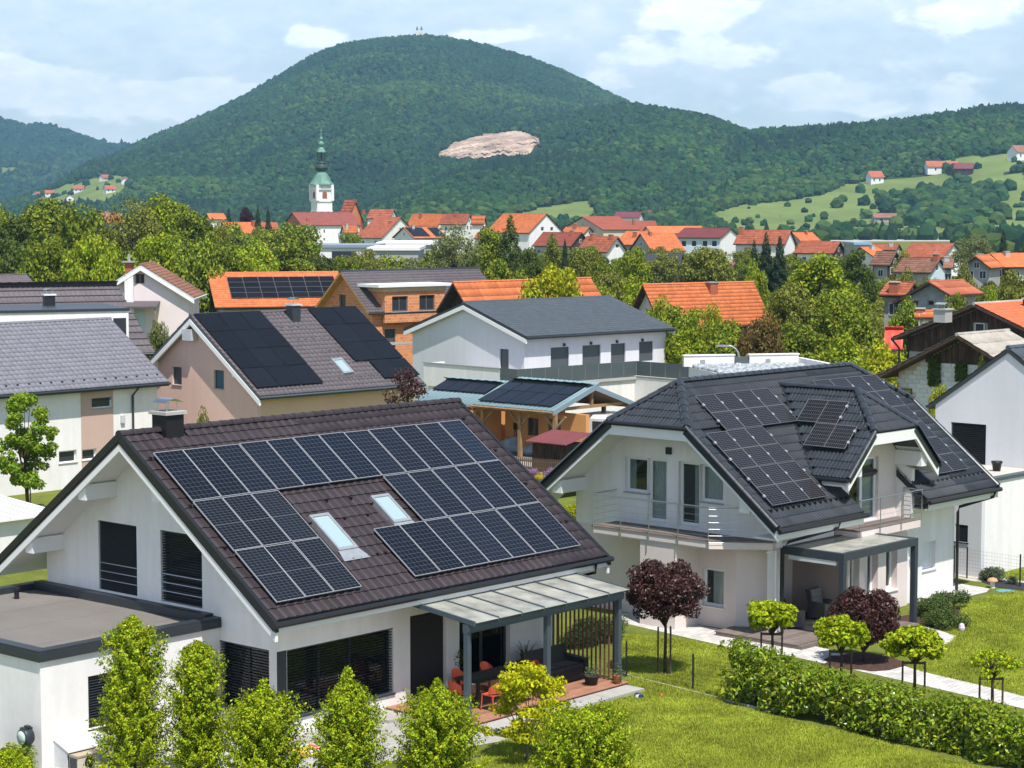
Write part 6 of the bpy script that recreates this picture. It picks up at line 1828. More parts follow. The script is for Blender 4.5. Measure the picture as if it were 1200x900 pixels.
# two old barns
HM = gable_house('barn', 'old barn with dark board gable, grey roof on one side and orange on the other', 'barn', (1141, 356), (1262, 351), (1046, 395), 47, D=125, roof=ETERNIT, wallm=OLDGREY, gablem=OLDGREY, slab=DARKWOOD, over=1.0, eo=.6, style='coarse', back_tiles=False)
def m_extra():
    r = HM.root; sl = (HM.zr - HM.ze) / HM.half; hw = HM.half - .6
    # orange tiles on the far slope
    c = HM.half / math.hypot(HM.half, HM.zr - HM.ze); s = sl * c
    S = HM.S
    tile_field(r, HM.roof, Vector((0, -HM.half, HM.ze + .03)), (1, 0, 0), (0, c, s), HM.L, S, .33, .38, (FLAT3, .012, .022), mat('new red orange tile', (.56, .135, .06), .7, .2, noise=[(.5, .06), (5, .08)], island=.10))
    # board cladding, board by board
    zb = hit(r, (1080, 412), HM.FG.o, HM.FG.n).z
    w0 = hit(r, (1143.5, 378), HM.FG.o, HM.FG.n); w1 = hit(r, (1155, 390), HM.FG.o, HM.FG.n)
    y = -hw; k = 0; wa, wb = sorted((w0.y, w1.y))
    while y < hw - .05:
        zt = HM.zr - abs(y + .1) * sl - .26
        if not (wa - .2 < y < wb):
            mb = MB(); mb.box(HM.FG.o.x - .05 - .012 * (k % 2), HM.FG.o.x - .004, y + .004, y + .204, zb, zt); mb.build('board', DARKWOOD, r)
        else:
            mb = MB(); mb.box(HM.FG.o.x - .05, HM.FG.o.x - .004, y + .004, y + .204, zb, w1.z); mb.box(HM.FG.o.x - .05, HM.FG.o.x - .004, y + .004, y + .204, w0.z, zt); mb.build('board', DARKWOOD, r)
        y += .21; k += 1
    window(r, Face(HM.FG.o + Vector((-.18, 0, 0)), (0, 1, 0), (1, 0, 0)), wa, wb, w1.z, w0.z, frame=PALEMETAL, pane=FARGLASS, depth=.05)
    P = on_roof(HM, (1105, 366)); chimney(r, P.x, P.y, .8, .8, P.z - .6, P.z + .15, CONCRETE, CONCRETE, GALV)
    mb = MB(); q = hit(r, (1047, 398), HM.FG.o, HM.FG.n); mb.tube([(-.1, HM.half + .02, HM.ze - .1), (.3, HM.half - .3, HM.ze - .7), (.3, HM.half - .3, .2)], .07, 6); mb.build('downpipe', BLACKM, r)
    chimney(r, 5.0, -1.2, .9, .9, HM.zr - 1.5, HM.zr + .15, DARKWOOD, CONCRETE)
m_extra()
HN = gable_house('barn', 'low outbuilding with weathered pale roof, board gable and white block wall', 'barn', (1121, 392), (1182, 389), (1028, 440), 47, D=113, roof=ETERNIT, wallm=OLDGREY, gablem=MORTAR, slab=DARKWOOD, over=1.1, eo=.7, style='coarse')
def n_extra():
    r = HN.root; sl = (HN.zr - HN.ze) / HN.half; hw = HN.half - .7; xf = HN.FG.o.x
    zb = hit(r, (1080, 424), HN.FG.o, HN.FG.n).z
    y = -hw; k = 0
    while y < hw - .05:
        zt = HN.zr - abs(y + .1) * sl - .26
        if zt > zb + .1:
            mb = MB(); mb.box(xf - .05 - .012 * (k % 2), xf - .004, y + .004, y + .204, zb, zt); mb.build('board', DARKWOOD, r)
        y += .21; k += 1
    w0 = hit(r, (1056.5, 455), HN.FG.o, HN.FG.n); w1 = hit(r, (1069, 467.6), HN.FG.o, HN.FG.n); wa, wb = sorted((w0.y, w1.y))
    bm_ = MB(); bm_.box(-.045, 0, .006, .494, .006, .244); me = bm_.mesh('concrete_block', BLOCKW)
    rng = random.Random(4); z = 0; row = 0
    while z < zb - .1:
        y = -hw + (.25 if row % 2 else 0)
        while y < hw - .3:
            zt = HN.zr - abs(y + .25) * sl - .3
            if z + .25 < min(zb, zt) + .01 and not (wa - .45 < y < wb and w1.z - .25 < z < w0.z):
                link('concrete_block', me, r, Matrix.Translation((xf - rng.uniform(0, .012), y, z)))
            y += .5
        z += .25; row += 1
    window(r, Face((xf - .16, 0, 0), (0, 1, 0), (1, 0, 0)), wa, wb, w1.z, w0.z, frame=mat('olive frame', (.10, .10, .05), .6, .3), pane=mat('sky window', (.25, .28, .10), .1, .5), depth=.08)
n_extra()

# white gabled house with the dark edge, at the side of the picture
HD = gable_house('house', 'tall plain white gable with thin anthracite roof edge and one large blind window', 'house', (1181, 407.5), (1330, 398), (1088, 474), 47, D=84, roof=TILE_SLATE, wallm=WHITE, gablem=LIGHTGREY, slab=ANTH, over=.07, eo=.30, style='fine', group=NEAR,  # white gable painted greyer than the side walls: its shade is in the colour
    wins=[('g', 1114.5, 494.5, 1154.7, 548, dict(frame=ANTH, pane=GLASSD, depth=.14, blind=dict(pitch=.075, tilt=.03)))])
def d_annex():
    r = HD.root
    c = local(HD, ground(1149, 677)); zt = local(HD, at(1155, 566.5, (mw(r) @ c).y)).z
    xg = HD.FG.o.x
    Fl = Face((c.x, 0, 0), (0, 1, 0), (1, 0, 0))
    a = hit(r, (1119.5, 614), Fl.o, Fl.n); b = hit(r, (1134, 636), Fl.o, Fl.n); hl = (min(a.y, b.y), max(a.y, b.y), min(a.z, b.z), max(a.z, b.z))
    mb = MB(); wall(mb, Fl, [(c.y, 0), (c.y + 6, 0), (c.y + 6, zt), (c.y, zt)], [hl], .25); o = mb.build('wall', LIGHTGREY, r)  # same white plaster; the grey here puts this face's shade into the colour
    window(r, Fl, *hl, frame=ANTH, pane=GLASSD, depth=.12, blind=dict(pitch=.07, tilt=.055), sill=ANTH)
    mb = MB(); mb.box(c.x + .251, c.x + 14, c.y, c.y + .25, 0, zt); mb.build('wall', WHITE, r)
    mb = MB(); mb.box(c.x + .26, c.x + 14, c.y + .26, c.y + 6, zt - .3, zt - .12); mb.build('flat_roof', mat('pale roof gravel', (.50, .47, .42), .95, .1, noise=[(12, .25), (60, .2)], bump=(40, .6, .03)), r)
    mb = MB(); mb.box(c.x - .05, c.x + 14, c.y - .06, c.y + .30, zt + .001, zt + .12); mb.box(c.x - .05, c.x + .30, c.y + .301, c.y + 6, zt + .001, zt + .118); mb.build('parapet', GREYFRAME, r)
    p = mw(r) @ (hit(r, (1168, 552), (0, 0, zt - .12), (0, 0, 1)))
    t = empty('flower_pot', p, 0, 'empty black plastic pot standing on the flat roof beside the white gable', 'pot')
    mb = MB(); mb.lathe([(.15, .003), (.20, .32), (.23, .32), (.23, .40), (.20, .40), (.19, .33)], 14); mb.build('pot', BLACKM, t, True)
d_annex()

# carports with modules
HCp = gable_house('carport', 'timber carport with dark solar panels on its roof and an open gable', 'carport', (697, 452), (603, 444.4), (647.5, 482), 137.5, ze=2.8, roof=mat('teal ribbed sheet', (.20, .30, .33), .5, .35, noise=(3, .08)), wallm=OCHRE, slab=WOOD, over=.3, eo=.3, style='sheet')
def open_walls(H):
    for ch in list(H.root.children):
        if ch.name.split('.')[0] == 'wall': bpy.data.objects.remove(ch)
open_walls(HCp)
pv_by_px(HCp, (604, 446.2), (690, 452.6), (558.5, 471.0), 5, 2, PVBLACKF, PV_BLACK)
def carport_parts():
    r = HCp.root; sy = HCp.sy; yf = sy * (HCp.half - .25)
    for px in (566, 609.5, 650.5):
        q = hit(r, (px, 505), (0, yf, 0), (0, 1, 0)); 
        mb = MB(); mb.box(q.x - .10, q.x + .10, yf - .10, yf + .10, 0, HCp.ze - .15); p = mb.build('post', WOOD, r)
        for sx in (-1, 1):
            mb = MB(); mb.hexa([(q.x + sx * .11, yf - .05, HCp.ze - 1.0), (q.x + sx * .11, yf + .05, HCp.ze - 1.0), (q.x + sx * .85, yf + .05, HCp.ze - .32), (q.x + sx * .85, yf - .05, HCp.ze - .32), (q.x + sx * .11, yf - .05, HCp.ze - .84), (q.x + sx * .11, yf + .05, HCp.ze - .84), (q.x + sx * .72, yf + .05, HCp.ze - .26), (q.x + sx * .72, yf - .05, HCp.ze - .26)]); mb.build('brace', WOOD, p)
    mb = MB(); mb.box(0.05, HCp.L, yf - .09, yf + .09, HCp.ze - .26, HCp.ze - .08); mb.box(.05, HCp.L, -yf - .09, -yf + .09, HCp.ze - .26, HCp.ze - .08); mb.build('wall_plate', WOOD, r)
    for x in (.25, HCp.L * .5):
        mb = MB(); mb.box(x - .08, x + .08, -HCp.half + .3, HCp.half - .3, HCp.ze - .07, HCp.ze + .10); mb.box(x - .08, x + .08, -.08, .08, HCp.ze + .101, HCp.zr - .25); mb.build('tie_beam', WOOD, r)
    for y in (-sy * (HCp.half - .25),):
        for x in (.3, HCp.L * .35):
            mb = MB(); mb.box(x - .10, x + .10, y - .10, y + .10, 0, HCp.ze - .26); mb.build('post', WOOD, r)
    mb = MB()
    for s2 in (-1, 1):
        mb.prism([(-.06, s2 * HCp.half, HCp.ze + .02), (-.06, .001 * s2, HCp.zr + .04), (-.06, .001 * s2, HCp.zr - .26), (-.06, s2 * HCp.half, HCp.ze - .26)], (.05, 0, 0))
    mb.build('barge_board', mat('pale blue grey trim', (.20, .27, .32), .5, .3), r)
    # ochre garage behind
    g = empty('garage', ground(600, 530), math.radians(47.5), 'ochre plastered garage standing behind the carport posts', 'garage')
    o = mw(g).inverted()
    A = o @ ground(592, 527); 
    mb = MB(); mb.box(A.x, A.x + .3, A.y - 6.2, A.y, 0, 2.45); mb.box(A.x + .301, A.x + 5, A.y - .3, A.y, 0, 2.45); mb.box(A.x - 3, A.x - .001, A.y - .3 + .6, A.y + .6, 0, 2.45); mb.build('wall', OCHRE, g)
    mb = MB(); mb.box(A.x - .03, A.x - .003, A.y - 4.3, A.y - 3.4, .02, 2.05); mb.build('door', mat('grey brown door', (.12, .10, .09), .7, .2), g)
    mb = MB(); mb.box(A.x - .02, A.x - .002, A.y - 2.6, A.y - 1.8, 1.0, 2.0); mb.build('window', FARGLASS, g)
    ch = empty('wall_charger', g.matrix_basis @ Vector((A.x - .08, A.y - .9, 1.45)), math.radians(47.5), 'black wall charger with hanging cable on the ochre wall', 'charger')
    mb = MB(); mb.box(-.06, .075, -.13, .13, -.2, .2); mb.build('casing', BLACKM, ch)
    mb = MB(); mb.tube([(-.03, .1 * math.sin(a * 2), -.2 - .35 * math.sin(a)) for a in [math.pi * k / 10 for k in range(11)]], .02, 5, caps=False); mb.build('cable', BLACKM, ch)
carport_parts()
HC2 = gable_house('carport', 'lower carport roof of teal ribbed sheet with black panels, behind the brown ridge', 'carport', (592, 449.5), (524, 444.5), (553, 475), 137.5, ze=2.6, roof=MATS['teal ribbed sheet'], wallm=OCHRE, slab=WOOD, over=.3, eo=.3, style='sheet')
pv_by_px(HC2, (526, 446), (588, 450.6), (508, 458), 4, 1, PVBLACKF, PV_BLACK)

def shed_and_yard():
    s = empty('garden_shed', ground(655, 552), math.radians(-42.5), 'small dark shed with maroon ribbed roof beside the carport', 'shed')
    mb = MB(); mb.box(-1.15, 1.15, -.85, .85, 0, 1.55); mb.build('walls', DARKWOOD, s)
    mb = MB(); n = 15
    for k in range(n):
        xa = -1.45 + 2.9 * k / n; xb = xa + 2.9 / n; z0, z1 = 1.58, 2.02
        mb.hexa([(xa, -1.15, z0), (xb, -1.15, z0), (xb, 1.1, z1), (xa, 1.1, z1), (xa + .04, -1.15, z0 + .05), (xb - .04, -1.15, z0 + .05), (xb - .04, 1.1, z1 + .05), (xa + .04, 1.1, z1 + .05)])
    mb.build('roof', TILE_MAROON, s)
    f = empty('picket_fence', ground(600, 552), math.radians(-30), 'grey weathered picket fence by the flower bed below the carport', 'fence')
    pk = MB(); pk.prism([(-.035, -.01, .05), (.035, -.01, .05), (.035, -.01, .72), (0, -.01, .80), (-.035, -.01, .72)], (0, .02, 0)); me = pk.mesh('picket', STAKE)
    for k in range(46): link('picket', me, f, Matrix.Translation((-.2 + k * .12, 0, 0)))
    for z in (.25, .6):
        mb = MB(); mb.box(-.25, 5.4, .012, .05, z - .03, z + .03); mb.build('rail', STAKE, f)
    # paving under the carport
    mb = MB(); P = [ground(x, y) + Vector((0, 0, .006)) for x, y in ((556, 520), (610, 548), (720, 560), (760, 520), (660, 500))]
    mb.add(P, [(4, 3, 2, 1, 0)]); tag(mb.build('paved_yard', mat('dark paving', (.16, .155, .15), .9, .15, noise=(2, .15))), kind='structure')
    mb = MB(); P = [ground(x, y) + Vector((0, 0, .012)) for x, y in ((600, 538), (640, 545), (640, 552), (606, 543.5))]
    mb.add(P, [(3, 2, 1, 0)]); tag(mb.build('kerb', CONCRETE), kind='structure')
    # bags and a bike under the carport
    bagm = mat('pale blue tarpaulin', (.30, .36, .40), .7, .2, noise=(3, .2), bump=(6, .6, .05))
    for k, (x, y, w, h, lab) in enumerate(((598, 529, 1.1, .8, 'crumpled pale blue tarpaulin heap against the ochre wall'), (624, 532, 1.0, .55, 'pale bulging sack lying beside the tarpaulin heap'), (638, 532, .9, .5, 'pale sack leaning near the middle carport post'))):
        p = ground(x, y); bm = bmesh.new(); bmesh.ops.create_icosphere(bm, subdivisions=3, radius=1)
        for v in bm.verts:
            c = v.co; kx = 1 + .18 * math.sin(5 * c.x + k) * math.cos(4 * c.y) + .1 * math.sin(9 * c.z + k)
            v.co = Vector((c.x * w * .6 * kx, c.y * w * .45 * kx, max(c.z, -.35) * h * .75 * kx + h * .26))
        me = bpy.data.meshes.new('sack'); bm.to_mesh(me); bm.free(); me.materials.append(bagm)
        me.polygons.foreach_set('use_smooth', [True] * len(me.polygons))
        o = link('sack', me); o.location = p; tag(o, lab, 'sack')
    # white van, seen from behind its back corner
    v = empty('parked_van', ground(692, 533), math.radians(60), 'white delivery van parked nose in beyond the maroon shed', 'van')
    VW = mat('white van paint', (.72, .72, .72), .25, .5, coat=.3)
    mb = MB(); mb.prism([(0, -1.0, .35), (4.9, -1.0, .35), (4.9, -1.0, 1.1), (4.2, -1.0, 1.25), (3.5, -1.0, 2.2), (.15, -1.0, 2.3), (0, -1.0, 2.1)], (0, 2.0, 0)); body = mb.build('body', VW, v)
    for yy in (-.5, .5):
        mb = MB(); mb.box(-.02, -.003, yy - .38, yy + .38, 1.35, 1.95); mb.build('rear_window', FARGLASS, v)
    mb = MB(); mb.box(2.9, 3.45, -1.012, -1.003, 1.35, 1.95); mb.build('side_window', FARGLASS, v)
    mb = MB(); mb.box(-.12, -.004, -.98, .98, .38, .58); mb.build('bumper', BLACKM, v)
    for yy in (-.92, .92):
        mb = MB(); mb.box(-.03, -.002, yy - .06, yy + .06, .9, 1.45); mb.build('tail_light', mat('tail light red', (.4, .02, .02), .2, .5), v)
    for x in (.9, 4.0):
        for yy in (-.88, .88):
            mb = MB(); mb.lathe([(.2, -.1), (.34, -.1), (.34, .1), (.2, .1)], 16); w = mb.build('wheel', BLACKM, v, True); w.location = (x, yy, .34); w.rotation_euler = (math.pi / 2, 0, 0)
shed_and_yard()

def flat_house():
    # flat roofed white building with gravel roof, just behind the black ridge
    c = at(800, 417, 128); r = empty('flat_roofed_house', (c.x, c.y, 0), math.radians(12), 'white flat roofed building with gravel roof behind the black tiled ridge', 'building')
    z = c.z
    I = mw(r).inverted()
    x1 = (I @ at(972, 425, 124)).x; 
    mb = MB(); mb.box(.4, x1, -14, 0, 0, z - .66); mb.build('wall', WHITE, r)
    mb = MB(); mb.box(.5, x1 - .1, -13.9, -.36, z - .659, z - .62); mb.build('flat_roof', mat('roof stone bed', (.27, .29, .31), .95, .1, noise=(6, .2)), r)
    gap = (I @ at(885, 420, 126)).x
    for (xa, xb) in ((0, gap - .5), (gap + .5, x1)):
        mb = MB(); mb.box(xa, xb, -.3, 0, z - .659, z); mb.box(xa - .05, xb + .05, -.35, .05, z + .001, z + .07); o = mb.build('parapet', WHITE, r)
        k = xa + 1.2
        while k < xb - 1:
            mb = MB(); mb.box(k - .16, k + .16, -.32, -.302, z - .46, z - .24); mb.build('vent', GALV, o); k += 2.0
    mb = MB(); mb.box(gap - .49, gap + .49, -.2, -.1, z - .65, z - .1); mb.build('glass_panel', GREYGLASS, r)
    mb = MB(); mb.box(x1 + .01, x1 + .3, -10, 0, z - .66, z - .2); mb.build('parapet', WHITE, r)
    # gravel, stone by stone
    rng = np.random.default_rng(8); n = 4200
    bm = bmesh.new(); bmesh.ops.create_icosphere(bm, subdivisions=1, radius=1); V0 = np.array([v.co[:] for v in bm.verts]); Q0 = np.array([[v.index for v in f.verts] for f in bm.faces]); bm.free()
    P = np.stack([rng.uniform(.5, x1 - .3, n), rng.uniform(-12, -.6, n), np.full(n, z - .59)], 1); S = rng.uniform(.12, .24, (n, 1)) * np.array([[1, 1, .7]])
    V = (V0[None] * S[:, None] * rng.uniform(.75, 1.2, (n, len(V0), 1)) + P[:, None]).reshape(-1, 3); Q = (Q0[None] + (np.arange(n) * len(V0))[:, None, None]).reshape(-1, 3)
    g = link('gravel', np_mesh('gravel', V, Q, mat('blue grey roof stones', (.30, .33, .35), .9, .15, island=.4), nper=3), r); g['kind'] = 'stuff'
    l = empty('street_lamp', (at(866, 430, 140).x, 140, 0), 0, 'slim grey street lamp with curved arm above the white flat roof', 'street lamp')
    zt = at(866, 405, 140).z
    mb = MB(); mb.tube([(0, 0, 0), (0, 0, zt - .8)] + [(-.8 + .8 * math.cos(a), 0, zt - .8 + .8 * math.sin(a)) for a in (.4, .8, 1.2, 1.57)], .07, 8); mb.build('pole', GALV, l)
    mb = MB(); mb.box(-1.5, -.7, -.12, .12, zt - .07, zt + .05); mb.build('lamp_head', GALV, l)
flat_house()
# ------------------------------------------------------------------ the old town, church and far houses
TOWN = 'roofs of the old town'
NEEDS = dict(frame=WHITEPVC, pane=FARGLASS, fw=.07, depth=.08)
def town_windows(H):
    r = H.root
    def put(Fc, a, z, w=.95, h=1.15):
        if z < .6: return
        mb = MB(); mb.fbox(Fc, a - w / 2, a + w / 2, z, z + h, -.05, -.003); o = mb.build('window', WHITEPVC, r)
        for k in (0, 1):
            mb = MB(); mb.fbox(Fc, a - w / 2 + .07 + k * (w / 2 - .04), a - .03 + k * (w / 2 - .04), z + .08, z + h - .08, -.06, -.051); mb.build('pane', FARGLASS, o)
    n = max(1, int(H.L / 3.2))
    for lev in (1.9, 4.7):
        for k in range(n): put(H.FE, H.L * (k + .5) / n, H.ze - lev)
    for a in (-.4, .4): put(H.FG, a * H.half, H.ze - 1.5)
    put(H.FG, 0, (H.zr + H.ze) / 2 - .9, .8, .9)
def town(label, R, R2, E, D, yaw, roof=None, wall=None, gable=None, wins=(), cat='house', name='house', chims=(), over=.4, eo=.45, slab=None, style='coarse', ridge=True, half_back=None):
    D = D * (1.0 if D < 200 else 1.32 if D < 270 else 1.5 if D < 420 else 1.22)
    H = gable_house(name, label, cat, R, R2, E, yaw, D=D, roof=roof or TILE_ORANGE, wallm=wall or WHITE, gablem=gable, slab=slab or DARKWOOD, over=over, eo=eo, group=TOWN, style=style, wins=[tuple(w) + (dict(NEEDS),) if len(w) == 5 else w for w in wins], ridge=ridge, half_back=half_back)
    for (x, y, t) in chims: roof_chimney(H, (x, y), .8, .8, m=TILE_RUST, capm=CONCRETE, top=t)
    if not wins: town_windows(H)
    if not chims and len(label) % 3: roof_chimney(H, (R[0] * .7 + R2[0] * .3, R[1] + 2.5), .7, .7, m=TILE_RUST if len(label) % 2 else CONCRETE, capm=CONCRETE, top=R[1] - 2)
    INFO.append(H.info)
    return H
INFO = []
RUSTY, OR, OLD, MAR = TILE_RUST, TILE_ORANGE, TILE_OLD, TILE_MAROON
# right of the middle
town('pale blue house with long maroon roof and bright white gable', (857, 267.6), (801.8, 266.5), (845, 278.6), 330, 152, MAR, PALEBLUE, WHITE, [('e', 798.5, 282, 804, 289), ('e', 810.5, 282, 816, 289), ('e', 823, 282, 829, 289), ('e', 834, 282, 840, 289)], over=.3)
town('tall cream house with rusty roof half hidden by the dark conifers', (927.4, 269.8), (866.8, 269), (920, 286.5), 300, 150, RUSTY, CREAM, WHITE, [('e', 874, 290, 879, 296)], chims=((868.5, 274, 266),))
town('orange roofed house just behind the dark conifers', (952, 272.3), (928, 272), (962, 282), 400, 35, OR, OLDGREY)
town('broad orange roof with dark timber gable to the right of the conifers', (985, 283), (938, 282.8), (977, 297), 290, 148, RUSTY, CREAM, DARKWOOD)
town('orange roofed house with grey gable in front of the pale blue house', (750, 273.4), (790, 273.4), (763.8, 294.5), 315, 28, OR, OLDGREY, OLDGREY)
town('orange and maroon roof line behind the pale blue house', (757, 265.3), (822, 265.3), (751, 273), 390, 12, OR, CREAM)
town('dark roofed barn with two orange bands behind the round green tree', (757, 297), (800, 297), (753, 312), 265, -8, mat('charcoal roof sheet', (.035, .036, .042), .6, .3, noise=(1, .1)), OLDGREY, DARKWOOD)
town('little brown gabled shed beside the orchard tree', (862, 308), (850, 307), (868, 317), 255, 150, OLD, DARKWOOD, DARKWOOD, cat='shed', name='shed')
# centre
town('big white gabled house with orange roof and two roof windows', (641, 250.3), (589.7, 249.9), (620, 273), 440, 140, OR, WHITE, WHITE, [('g', 634, 266, 637.5, 270.5), ('g', 645, 266, 648.5, 270.5), ('g', 633, 277, 637, 282), ('g', 645, 277, 649, 282)], over=.3)
town('wide brownish red roof of a long beige town building', (681.8, 253.8), (725, 253.8), (658.5, 268), 500, 18, mat('brick red tile', (.27, .075, .05), .8, .2, noise=[(.2, .1), (3, .08)], island=.08), mat('beige plaster', (.55, .47, .35), .85, .15), chims=((743, 262, 257),))
town('lower brick red roof that continues the long beige building', (712, 259), (768, 259.5), (708, 270.5), 520, 8, MATS['brick red tile'], MATS['beige plaster'], chims=((743.5, 264, 258),))
town('rust red roof with dark timber gable behind the thin poplar', (681.8, 272.5), (636.3, 272), (669, 288.5), 330, 145, MATS['brick red tile'], OLDGREY, DARKWOOD, chims=((670, 276, 270),))
town('house with mottled orange roof and plain white gable', (724.5, 277.3), (687.7, 276.7), (711.5, 295.5), 300, 140, RUSTY, WHITE, WHITE, [('g', 721.5, 286, 725.5, 290.5)], chims=((694, 281, 274), (716, 280, 275)), over=.6)
town('small orange roof with chimney above the rust red roof', (691, 266), (663, 265.5), (684, 274), 400, 145, OR, CREAM, CREAM, [('g', 690, 271, 692, 275)], chims=((674, 268, 262),))
town('maroon roof of a low hall at the foot of the wooded slope', (752, 248.5), (722, 248.3), (755, 255), 700, 165, mat('plum roof', (.17, .04, .06), .6, .3), CREAM)
town('orange roof squeezed between two gables in the town centre', (762, 271), (734, 274), (746, 287), 330, 150, OR, OLDGREY, OLDGREY, chims=((744, 278, 272),))
town('far orange roof at the left end of the town centre', (519, 251), (484, 250.5), (513, 265), 520, 152, OR, CREAM, CREAM, chims=((493, 255, 249.5),))
town('dull red roof between two orange roofs', (551, 251), (519, 250.5), (546, 263), 500, 152, RUSTY, CREAM, CREAM, chims=((535, 254, 248.5),))
town('narrow orange roof left of the white gabled house', (569, 253.5), (553, 253), (571, 263), 470, 160, OR, CREAM, chims=((560, 257, 252),))
town('steep red roof peeping over the willow', (590, 268), (562, 266), (583, 280), 380, 148, RUSTY, CREAM)
# right
town('old brown roofed house with timber gable and a small balcony', (1051, 295), (1027, 294.4), (1042.5, 310.8), 255, 140, OLD, OLDGREY, DARKWOOD)
town('large mottled orange barn roof with white gable and yellow shutter', (1119, 285.2), (1068, 283.6), (1106, 301.8), 290, 145, RUSTY, WHITE, WHITE, [('g', 1117, 294.5, 1121, 300.5, dict(frame=WOOD, pane=mat('yellow shutter', (.6, .42, .12), .7, .2)))])
town('brown roofed farmhouse with pale blue gable', (1102.5, 303), (1058, 301.4), (1091, 319.5), 240, 143, OLD, OLDGREY, PALEBLUE, [('g', 1097, 311, 1100, 317)], chims=((1097, 305, 298),))
town('grey barn with dark open gable and short orange roof', (1143, 300), (1160, 298.8), (1124.5, 314), 215, 62, OR, OLDGREY, OLDGREY, cat='barn', name='barn', over=.8)
town('long orange roof joined behind the grey barn', (1160, 297), (1225, 295), (1177.5, 313), 232, 20, OR, OLDGREY, DARKWOOD, over=.8)
town('orange roof behind the brown farmhouse group', (1028, 289.5), (1008, 289), (1046, 302), 275, 25, OR, CREAM)
town('row of old red roofs in the middle of the farm group', (1054, 286), (1022, 284.5), (1050, 293), 310, 150, RUSTY, OLDGREY)
town('weathered roof at the edge of the highway field', (1022, 285), (996, 284), (1018, 291), 330, 150, OLD, PALEBLUE)
town('small rusty roofed shed between barn and farmhouse', (1106, 303.5), (1118, 304), (1105, 314), 226, -14, OLD, OLDGREY, cat='shed', name='shed')
town('house with wide clay roof and grey gable full of old brickwork', (1088, 330), (1128, 331.5), (1046, 354), 185, 48, RUSTY, OLDGREY, mat('grey blue old wall', (.30, .33, .35), .9, .1, noise=(2, .2)), [('g', 1070, 352, 1076, 358, dict(frame=WOOD)), ('g', 1087, 352, 1094, 358, dict(frame=WOOD))], over=.7, half_back=2.2)
town('side wing with clay roof left of the grey gabled house', (1072, 331), (1040, 331), (1062, 346), 192, 150, RUSTY, OLDGREY, chims=((1048, 342, 331),))
town('red metal roofed shed with yellowish boards beside the old barn', (1037, 385.5), (1059, 386), (1038, 404), 168, -12, TILE_RED, mat('yellow boards', (.42, .33, .12), .8, .2, streak=(6, .3)), DARKWOOD, cat='shed', name='shed', style='sheet', over=.2)
town('flat orange roof of a shed among the bushes', (1072, 364), (1094, 363.5), (1072, 371.5), 172, -12, OR, CREAM, cat='shed', name='shed')
# left
town('white gable with small round window among tall trees', (118, 249.5), (140, 248), (127, 262), 330, 40, RUSTY, WHITE, WHITE, [('g', 115.5, 253.5, 117.5, 257)])
town('orange roof with dormer at the left of the church', (260, 260.5), (296, 261), (269, 277), 420, 30, OR, CREAM, OLDGREY, chims=((297, 265, 259),))
town('rusty roof joined to the dormered orange roof', (300, 261), (325, 261.5), (297, 275), 430, 12, RUSTY, CREAM, CREAM)
town('orange roof seen through the leaves left of the copper beech', (242, 250), (262, 250), (246, 257), 480, 20, OR, CREAM)
# round the church
town('long white parish building with brown red roof and brick gable', (342, 249), (411, 249), (353.7, 264), 560, 20, mat('brown red tile', (.24, .075, .06), .8, .2, noise=(.3, .1), island=.08), WHITE, RUSTY, [('e', 358, 269, 360, 273), ('e', 368, 269, 370, 273), ('e', 379, 269, 381, 273), ('e', 358, 279, 360, 282), ('e', 379, 279, 381, 282)], chims=((361, 259, 255),))
town('steep orange roof of the church choir', (416.7, 234.8), (404, 234.5), (427, 261), 570, 150, RUSTY, CREAM, OR, chims=((416, 236, 234.3), (426, 249, 246)))
town('red roof behind the steep choir roof', (462, 245.5), (434, 245), (467, 256), 600, 160, RUSTY, CREAM, chims=((452, 249, 246),))
town('broad orange roof in front of the choir', (470, 254.5), (440, 257), (447, 279), 500, 148, RUSTY, CREAM, CREAM, chims=((457, 262, 259),))
town('orange roof with chimney at the right of the church group', (509, 250.5), (484, 250.5), (503, 262), 540, 160, OR, CREAM, chims=((492, 254, 250.5),))
HPV = town('white gabled house with dark solar panels set in its orange roof', (472, 266), (512, 266), (485, 279), 430, 25, OR, WHITE, WHITE)
pv_by_px(HPV, (474, 267), (494, 267), (482, 277.5), 4, 2); pv_by_px(HPV, (500, 267), (512, 267), (505, 277.5), 2, 2)
town('little dark roofed house under the parish building', (401, 264.5), (418, 265), (404, 273), 480, 35, OR, WHITE, WHITE, [('g', 396, 273, 401, 276)])
# flat halls
def flat_hall(label, x0, x1, yt, yb, D, depth, wallm, roofm, rz=0.0, bands=()):
    a = at(x0, yt, D); b = at(x1, yt, D); r = empty('hall', ((a.x + b.x) / 2, D, 0), rz, label, 'hall', TOWN)
    w = (b.x - a.x) / 2; z = a.z
    mb = MB(); mb.box(-w, w, 0, depth, 0, z - .5); mb.build('wall', wallm, r)
    mb = MB(); mb.box(-w - .3, w + .3, -.4, depth + .3, z - .499, z); mb.build('roof', roofm, r)
    for (xa, xb, zz0, zz1) in bands:
        mb = MB(); mb.box(xa * w, xb * w, -.05, -.002, z * zz0, z * zz1); mb.build('window', FARGLASS, r)
flat_hall('long low hall with bright white flat roof', 442, 506, 284, 292, 400, 28, mat('off white sheet', (.36, .36, .36), .7, .2), mat('white roof sheet', (.70, .70, .70), .6, .3), bands=((-.9, .3, .55, .8),))
flat_hall('lower white roofed annex in front of the long hall', 432, 490, 290, 297, 350, 24, MATS['off white sheet'], MATS['white roof sheet'], bands=((-.8, .8, .4, .7),))
flat_hall('grey blue flat roofed school with a band of windows', 366, 442, 287, 294, 380, 20, WHITE, mat('grey blue roof sheet', (.22, .27, .33), .5, .35), bands=((-.4, .35, .55, .85), (-.35, 0, .1, .4)))
